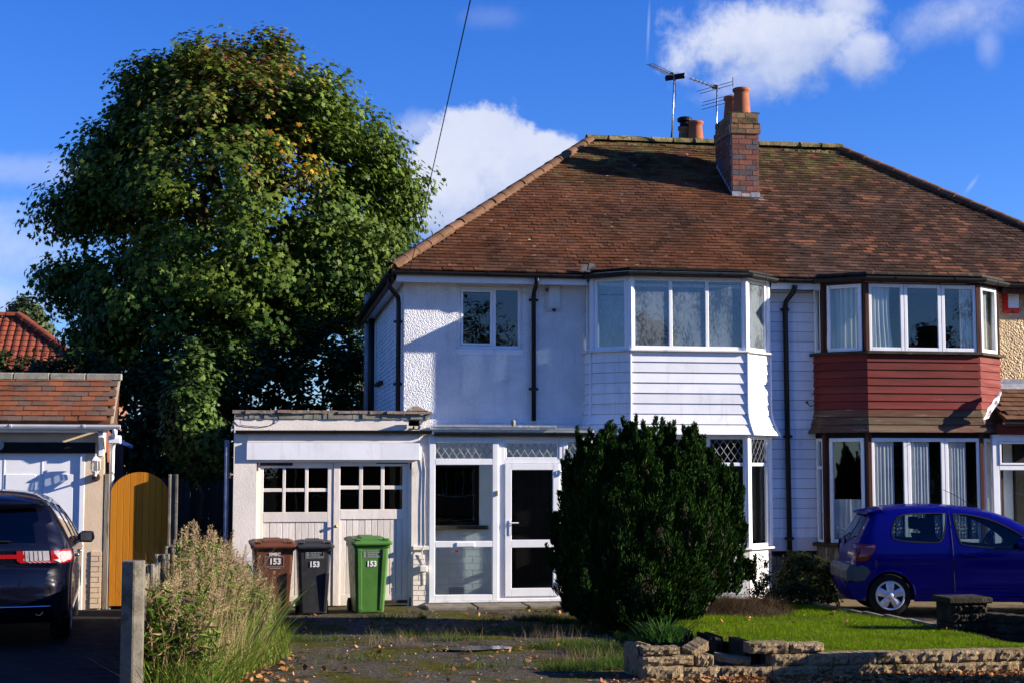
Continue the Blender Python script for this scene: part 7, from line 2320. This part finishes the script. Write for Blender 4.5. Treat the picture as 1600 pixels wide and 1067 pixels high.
# withered mound between conifer and shrub
rgm = np.random.default_rng(51); n = 7500
a = rgm.random(n) * 2 * np.pi; q = rgm.random(n) ** .6
c0 = at(1150, 965, Z=.05); X = c0[0] + 1.0 * q * np.cos(a); Yy = c0[1] + .5 + .75 * q * np.sin(a)
o = blades('withered_mound', X, Yy, np.array([lawn_z(u, v) for u, v in zip(X, Yy)]) + .12 * (1 - q ** 2), rgm.uniform(.10, .36, n) * (1.05 - .7 * q ** 2) * (.65 + .35 * np.sin(X * 5 + 1) * np.sin(Yy * 6)), rgm.uniform(.004, .009, n), mixc((.035, .022, .012), (.12, .075, .035), rgm.random(n)), M['straw'], 1.0, .5, rg=rgm)
tag(o, 'low brown withered heather mound between the conifer and the shrub', 'heather', kind='stuff')
mb = MB()
for i in range(14):
    for j in range(1): pass
vs = []; nn = 16
for j in range(9):
    for i in range(nn):
        an = 2 * math.pi * i / nn; rr = 1.0 - j / 8
        xx = c0[0] + 1.0 * rr * math.cos(an); yy = c0[1] + .5 + .75 * rr * math.sin(an); vs.append((xx, yy, lawn_z(xx, yy) - .01 + .17 * (1 - rr ** 2) + RD.uniform(0, .02)))
mb.add(vs, [(j * nn + i, j * nn + (i + 1) % nn, (j + 1) * nn + (i + 1) % nn, (j + 1) * nn + i) for j in range(8) for i in range(nn)])
tag(mb.build('soil_mound', M['earth'], smooth=True), kind='structure')


def sword_plant(name, x, y, z, n, h, w, ca, cb, label, cat, seed, lean=.9, bend=.5, r0=.1):
    rg = np.random.default_rng(seed); r = root(name, (x, y, z), label, cat)
    X = x + rg.normal(0, r0, n); Yy = y + rg.normal(0, r0, n)
    blades('leaf_blade', X, Yy, np.full(n, z), rg.uniform(h * .55, h, n), rg.uniform(w * .7, w, n), mixc(ca, cb, rg.random(n)), M['grass'], lean, bend, r, rg, 4, np.arctan2(Yy - y, X - x) + rg.normal(0, .5, n))
    return r


p = at(1038, 1002, Z=.14); sword_plant('strap_leaf_plant', p[0], p[1], lawn_z(p[0], p[1]), 150, .30, .022, (.020, .060, .010), (.05, .12, .02), 'small dark strap-leaved plant on the lawn behind the broken wall end', 'plant', 61)
p = (-.02, -5.6, 0); sword_plant('iris_clump', p[0], p[1], 0.0, 60, .80, .044, (.10, .19, .030), (.20, .30, .06), 'fan of bright green sword-shaped leaves at the right foot of the dry weeds', 'plant', 62, .8, .40, .12)
p = (-.22, -7.3, 0); sword_plant('iris_clump', p[0], p[1], 0.0, 46, .85, .040, (.10, .18, .030), (.19, .27, .05), 'clump of bright green sword-shaped leaves standing within the dry weeds', 'plant', 63, .7, .35, .12)


def weeds():
    """the tall dry stand along the fence: stems with feathery heads, leaves below"""
    rg = np.random.default_rng(71)
    def envelope(x, y):
        # height of the stand over its bed
        pxx = 0
        return 1.0
    n = 300
    Y = -9.9 + 7.0 * rg.random(n); X = FX + .14 + (.05 + .95 * np.clip((Y + 10.2) / 4.0, .45, 1)) * rg.random(n)
    H = rg.uniform(.62, 1.22, n) * (1 - .55 * np.clip((X - FX - .55) / .7, 0, 1)) * (.90 + .36 * np.exp(-((Y + 6.0) / 1.9) ** 2))
    st = []; hd = []
    stem = MB()
    P = []; D = []; S = []; T = []
    for i in range(n):
        a = rg.random() * 2 * np.pi; l = rg.uniform(.02, .22); dx, dy = l * np.cos(a) + .04, l * np.sin(a); h = H[i]
        b = Vector((X[i], Y[i], 0)); m1 = b + Vector((dx * .3, dy * .3, h * .5)); e = b + Vector((dx, dy, h))
        stem.tube([b, m1, e], [.006, .005, .0025], 4, cap=False)
        k = int(rg.uniform(80, 160)); t = rg.random(k); hl = rg.uniform(.18, .42)
        c = np.array(e)[None] - np.array((dx * .4, dy * .4, hl))[None] * t[:, None]
        rr = .008 + .038 * np.sin(np.pi * np.clip(t * .9 + .08, 0, 1)); d = rand_dir(k, rg); d[:, 2] = np.abs(d[:, 2]) * .7 + .25
        P.append(c + d * (rr * rg.random(k))[:, None] * np.array([1, 1, .5])); D.append(d); S.append(rg.uniform(.010, .028, k)); T.append(mixc((.27, .185, .080), (.58, .46, .26), np.clip(rg.random(k) * .7 + rg.random() * .35, 0, 1)))
    P = np.concatenate(P); D = np.concatenate(D); S = np.concatenate(S); T = np.concatenate(T)
    o = stem.build('weed_stems', M['twig'], fix=False); tag(o, 'thin brown stems of the tall dry weeds along the low fence', 'weeds', kind='stuff')
    Nn = np.cross(D, rand_dir(len(P), rg))
    o = leaves('weed_seed_heads', P, Nn, S, M['straw'], T, DIAM * np.array([.8, 1.3]), updir=unit(D), rg=rg); tag(o, 'feathery straw-coloured seed heads of the tall dry weeds', 'weeds', kind='stuff')
    # leaves on the stems, green low down and browning above
    k = 24000; i = rg.integers(0, n, k); t = rg.random(k) ** 1.2 * .85
    z = H[i] * t; x = X[i] + rg.normal(0, .055, k); y = Y[i] + rg.normal(0, .07, k)
    tn = mixc((.045, .105, .012), (.15, .21, .035), rg.random(k)); br = rg.random(k) < (.04 + .30 * t); tn[br] = mixc((.20, .13, .065), (.36, .26, .14), rg.random(int(br.sum())))
    Dn = rand_dir(k, rg); Dn[:, 2] = np.abs(Dn[:, 2]) * .5 + .1
    o = leaves('weed_leaves', np.stack([x, y, z + .02], 1), np.cross(Dn, rand_dir(k, rg)), rg.uniform(.06, .17, k), M['grass'], tn, DIAM * np.array([.5, 1.2]), updir=unit(Dn), rg=rg); tag(o, 'narrow green and brown leaves low on the dry weeds', 'weeds', kind='stuff')
    # grass skirt
    m = 6500; y = -10.3 + 7.4 * rg.random(m); x = FX + .1 + (1.32 * np.clip((y + 11.5) / 4.5, .45, 1)) * rg.random(m) ** .9
    o = blades('weed_grass', x, y, np.zeros(m), rg.uniform(.10, .55, m) * (1 - .50 * np.clip((x - FX - .7) / .6, 0, 1)), rg.uniform(.006, .016, m), mixc((.060, .120, .012), (.24, .27, .055), rg.random(m)), M['grass'], .7, .5, rg=rg, seg=2)
    tag(o, 'rough green grass at the foot of the dry weeds beside the driveway', 'grass', kind='stuff')
    # long pale grass culms leaning towards the garage
    m = 2600; y = -9.8 + 6.9 * rg.random(m); x = FX + .15 + 1.05 * rg.random(m) * np.clip((y + 11.5) / 4.5, .4, 1)
    o = blades('dry_grass', x, y, np.zeros(m), rg.uniform(.45, 1.40, m) * (1 - .45 * np.clip((x - FX - .7) / .6, 0, 1)), rg.uniform(.0025, .006, m), mixc((.26, .19, .09), (.50, .38, .20), rg.random(m)), M['straw'], .40, .35, rg=rg, seg=4)
    tag(o, 'long pale dry grass blades leaning over the driveway edge', 'grass', kind='stuff')


weeds()


def litter():
    rg = np.random.default_rng(81); P = []
    def add(n, fx, fy, z=.022):
        x = fx(n); y = fy(n); P.append(np.stack([x, y, np.full(n, z) + rg.random(n) * .02], 1))
    add(3000, lambda n: rg.uniform(4.4, 8.6, n), lambda n: WY - .12 - np.abs(rg.normal(0, .35, n)), .012)
    add(500, lambda n: rg.uniform(3.2, 4.9, n), lambda n: -9.6 + rg.normal(0, .35, n), .012)
    add(420, lambda n: FX + .55 + rg.random(n) * .9, lambda n: -9.9 + rg.random(n) * 6, .02)
    add(420, lambda n: rg.uniform(0, 4.6, n), lambda n: -10.4 + 8.4 * rg.random(n), .024)
    P = np.concatenate(P); n = len(P)
    lw = np.stack([rg.uniform(4.8, 8.0, 60), rg.uniform(-8.8, -3, 60), np.zeros(60)], 1); lw[:, 2] = [lawn_z(a, b) + .035 for a, b in lw[:, :2]]
    P = np.concatenate([P, lw]); n = len(P)
    Nn = np.array([0, 0, 1.0])[None] + rg.normal(0, .55, (n, 3))
    t = mixc((.16, .060, .022), (.40, .20, .075), rg.random(n))
    o = leaves('leaf_litter', P, Nn, rg.uniform(.035, .085, n), M['litter'], t, OVAL * np.array([1.4, 1]), curl=.5, rg=rg); tag(o, 'fallen brown and orange leaves lying along the wall and drive', 'fallen leaves', kind='stuff')
    # grit and pebbles on the drive
    n = 2600; x = rg.uniform(-.2, 4.6, n); y = rg.uniform(-10.5, -1.8, n)
    P = np.stack([x, y, np.full(n, .024)], 1)
    o = leaves('grit', P, np.array([0, 0, 1.0])[None] + rg.normal(0, .5, (n, 3)), rg.uniform(.008, .03, n), M['litter'], mixc((.10, .09, .075), (.32, .28, .22), rg.random(n)), OVAL * np.array([1.5, 1]), curl=.9, rg=rg); tag(o, 'loose grit and small stones on the old tarmac driveway', 'grit', kind='stuff')


litter()


# ------------------------------------------------------------------ the distance
def far_house():
    Y = 30.0
    r = root('far_house', (-10, Y, 0), 'distant house with bright red pantiled hipped roof beyond the hedge on the left', 'house')
    xr = at(28, 498, Y)[0]; zr = at(28, 498, Y)[2]; ez = 4.4; run = 3.6; xl = -22.0
    xe = xr + run * 1.05
    mb = MB(); mb.box(xl, xe - .4, Y + .4 - run, Y + run, 0, ez); mb.build('wall', M['brick_house'], r)
    mb = MB(); mb.add([(xl, Y - run, ez), (xe, Y - run, ez), (xr, Y, zr), (xl, Y, zr), (xe, Y + run, ez), (xl, Y + run, ez)], [(0, 1, 2, 3), (1, 4, 2), (3, 2, 4, 5)])
    rf = mb.build('roof', M['pantile'], r)
    V = Vector((0, run, zr - ez)); L = V.length; V.normalize(); U = Vector((1, 0, 0)); Nn = U.cross(V)
    rows = int(L / .30); vs = []; fs = []
    tw = .25
    items = []
    for j in range(rows):
        v = j * .30; xm = xe - (xe - xr) * v / L
        k = 0
        x = xm - tw
        while x > at(-40, 500, Y)[0] - 3:
            b = len(vs)
            for t in (0, 1):
                for q in range(5):
                    a = q / 4
                    p = Vector((x + a * tw, Y - run, ez)) + V * (v + t * .33) + Nn * (.04 + .035 * math.sin(a * math.pi) + (.03 if t == 0 else 0))
                    vs.append(tuple(p))
            fs += [(b + q, b + q + 1, b + 5 + q + 1, b + 5 + q) for q in range(4)]
            x -= tw
    mb = MB(); mb.add(vs, fs); o = mb.build('roof_tiles', M['pantile'], rf, fix=False); o['kind'] = 'stuff'
    half_round(rf, (xe, Y - run, ez + .05), (xr, Y, zr + .08), .17, .42, M['pantile'], 'hip_tile'); half_round(rf, (xl, Y, zr + .05), (xr + .1, Y, zr + .05), .17, .45, M['pantile'], 'ridge_tile')


far_house()
p = at(35, 500, 44)
bush('pine_tree', [px_blob(40, 505, 26, 30, 44, .8), px_blob(30, 478, 14, 16, 44, .5), px_blob(60, 525, 22, 22, 44, .6)], 60, 70, .5, (.18, .34), M['leaf'], (.05, .075, .03), (.10, .13, .05), 'pale green distant tree peeping over the red pantiled roof', 'tree', DIAM, 91, base=(p[0], 44, 0), r0=.2)


# what stands across the road behind the camera: mirrored in the panes
def opposite_house(x0, x1, label, chim):
    y0, y1, ez, zr = -53.0, -46.0, 5.0, 8.0
    r = root('opposite_house', ((x0 + x1) / 2, y1, 0), label, 'house', 'houses across the road')
    mb = MB(); mb.box(x0, x1, y0, y1, 0, ez); mb.build('wall', M['brick_house'], r)
    mb = MB(); yc = (y0 + y1) / 2; mb.add([(x0 - .3, y0 - .3, ez), (x1 + .3, y0 - .3, ez), (x1 + .3, y1 + .3, ez), (x0 - .3, y1 + .3, ez), (x0 + 3, yc, zr), (x1 - 3, yc, zr)], [(0, 4, 5, 1), (1, 5, 2), (2, 5, 4, 3), (3, 4, 0), (0, 1, 2, 3)])
    rf = mb.build('roof', M['tile_brown'], r)
    mb = MB(); mb.box(chim - .5, chim + .5, yc - .3, yc + .3, zr - .6, zr + 1.2); mb.build('chimney', M['brick_red'], rf)
    F = Facet((x1, y1), (x0, y1))
    for u in (1.2, F.L - 3.4):
        for z in (.9, 3.2): window(r, F, u, u + 2.2, z, z + 1.3, [u + .75, u + 1.45], fw=.07, d=(.002, .05), gl='glass_dark')
    mb = MB(); mb.fbox(F, F.L / 2 - .5, F.L / 2 + .5, 0, 2.1, .002, .05); mb.build('door', M['brown_wood'], r)


def opposite():
    opposite_house(14.5, 24.5, 'brick house across the road, mirrored in the white bay window', 18.7)
    opposite_house(28.0, 38.5, 'brick house across the road, mirrored in the red bay windows', 33.0)
    opposite_house(1.0, 11.0, 'brick house across the road, opposite the white porch', 5.5)
    opposite_house(-14.0, -3.0, 'brick house across the road, opposite the cream garage', -8.0)
    for i, (x, y, h, rx, lab) in enumerate(((9.5, -44, 9.8, 3.2, 'broad dark street tree behind the camera, mirrored in the small upper window'), (16.2, -40, 8.8, 1.5, 'slim street tree behind the camera, mirrored at the left of the white bay'), (23.5, -42, 9.6, 2.6, 'wide street tree behind the camera, mirrored at the right of the white bay'),
                                            (2.0, -42, 8.0, 3.0, 'round street tree behind the camera, opposite the garage'), (31.0, -41, 9.5, 3.2, 'broad street tree behind the camera, mirrored in the red bay'), (40.0, -42, 10, 3.5, 'tall street tree far to the right behind the camera'))):
        bush('street_tree', [(x, y, h * .60, rx, rx * .9, h * .40), (x + rx * .4, y, h * .42, rx * .8, rx * .8, h * .30), (x - rx * .5, y, h * .44, rx * .7, rx * .7, h * .28)], 260, 95, .60, (.14, .26), M['leaf'], (.02, .045, .012), (.05, .085, .02), lab, 'tree', DIAM, 100 + i, base=(x, y, 0), r0=.2)
    # unseen hedge added beside the neighbour's drive to shade the blue car and pier
    bl = [(12.9, y, .80, .45, .55, .85) for y in np.arange(-8.0, -3.0, .7)]
    bush('privet_hedge', bl, 160, 60, .22, (.05, .09), M['leaf'], (.02, .05, .012), (.05, .10, .02), 'clipped privet hedge just beyond the right picture edge, shading the blue car', 'hedge', OVAL, 120, base=(12.9, -5.5, 0), r0=.04, shell=.3)


opposite()
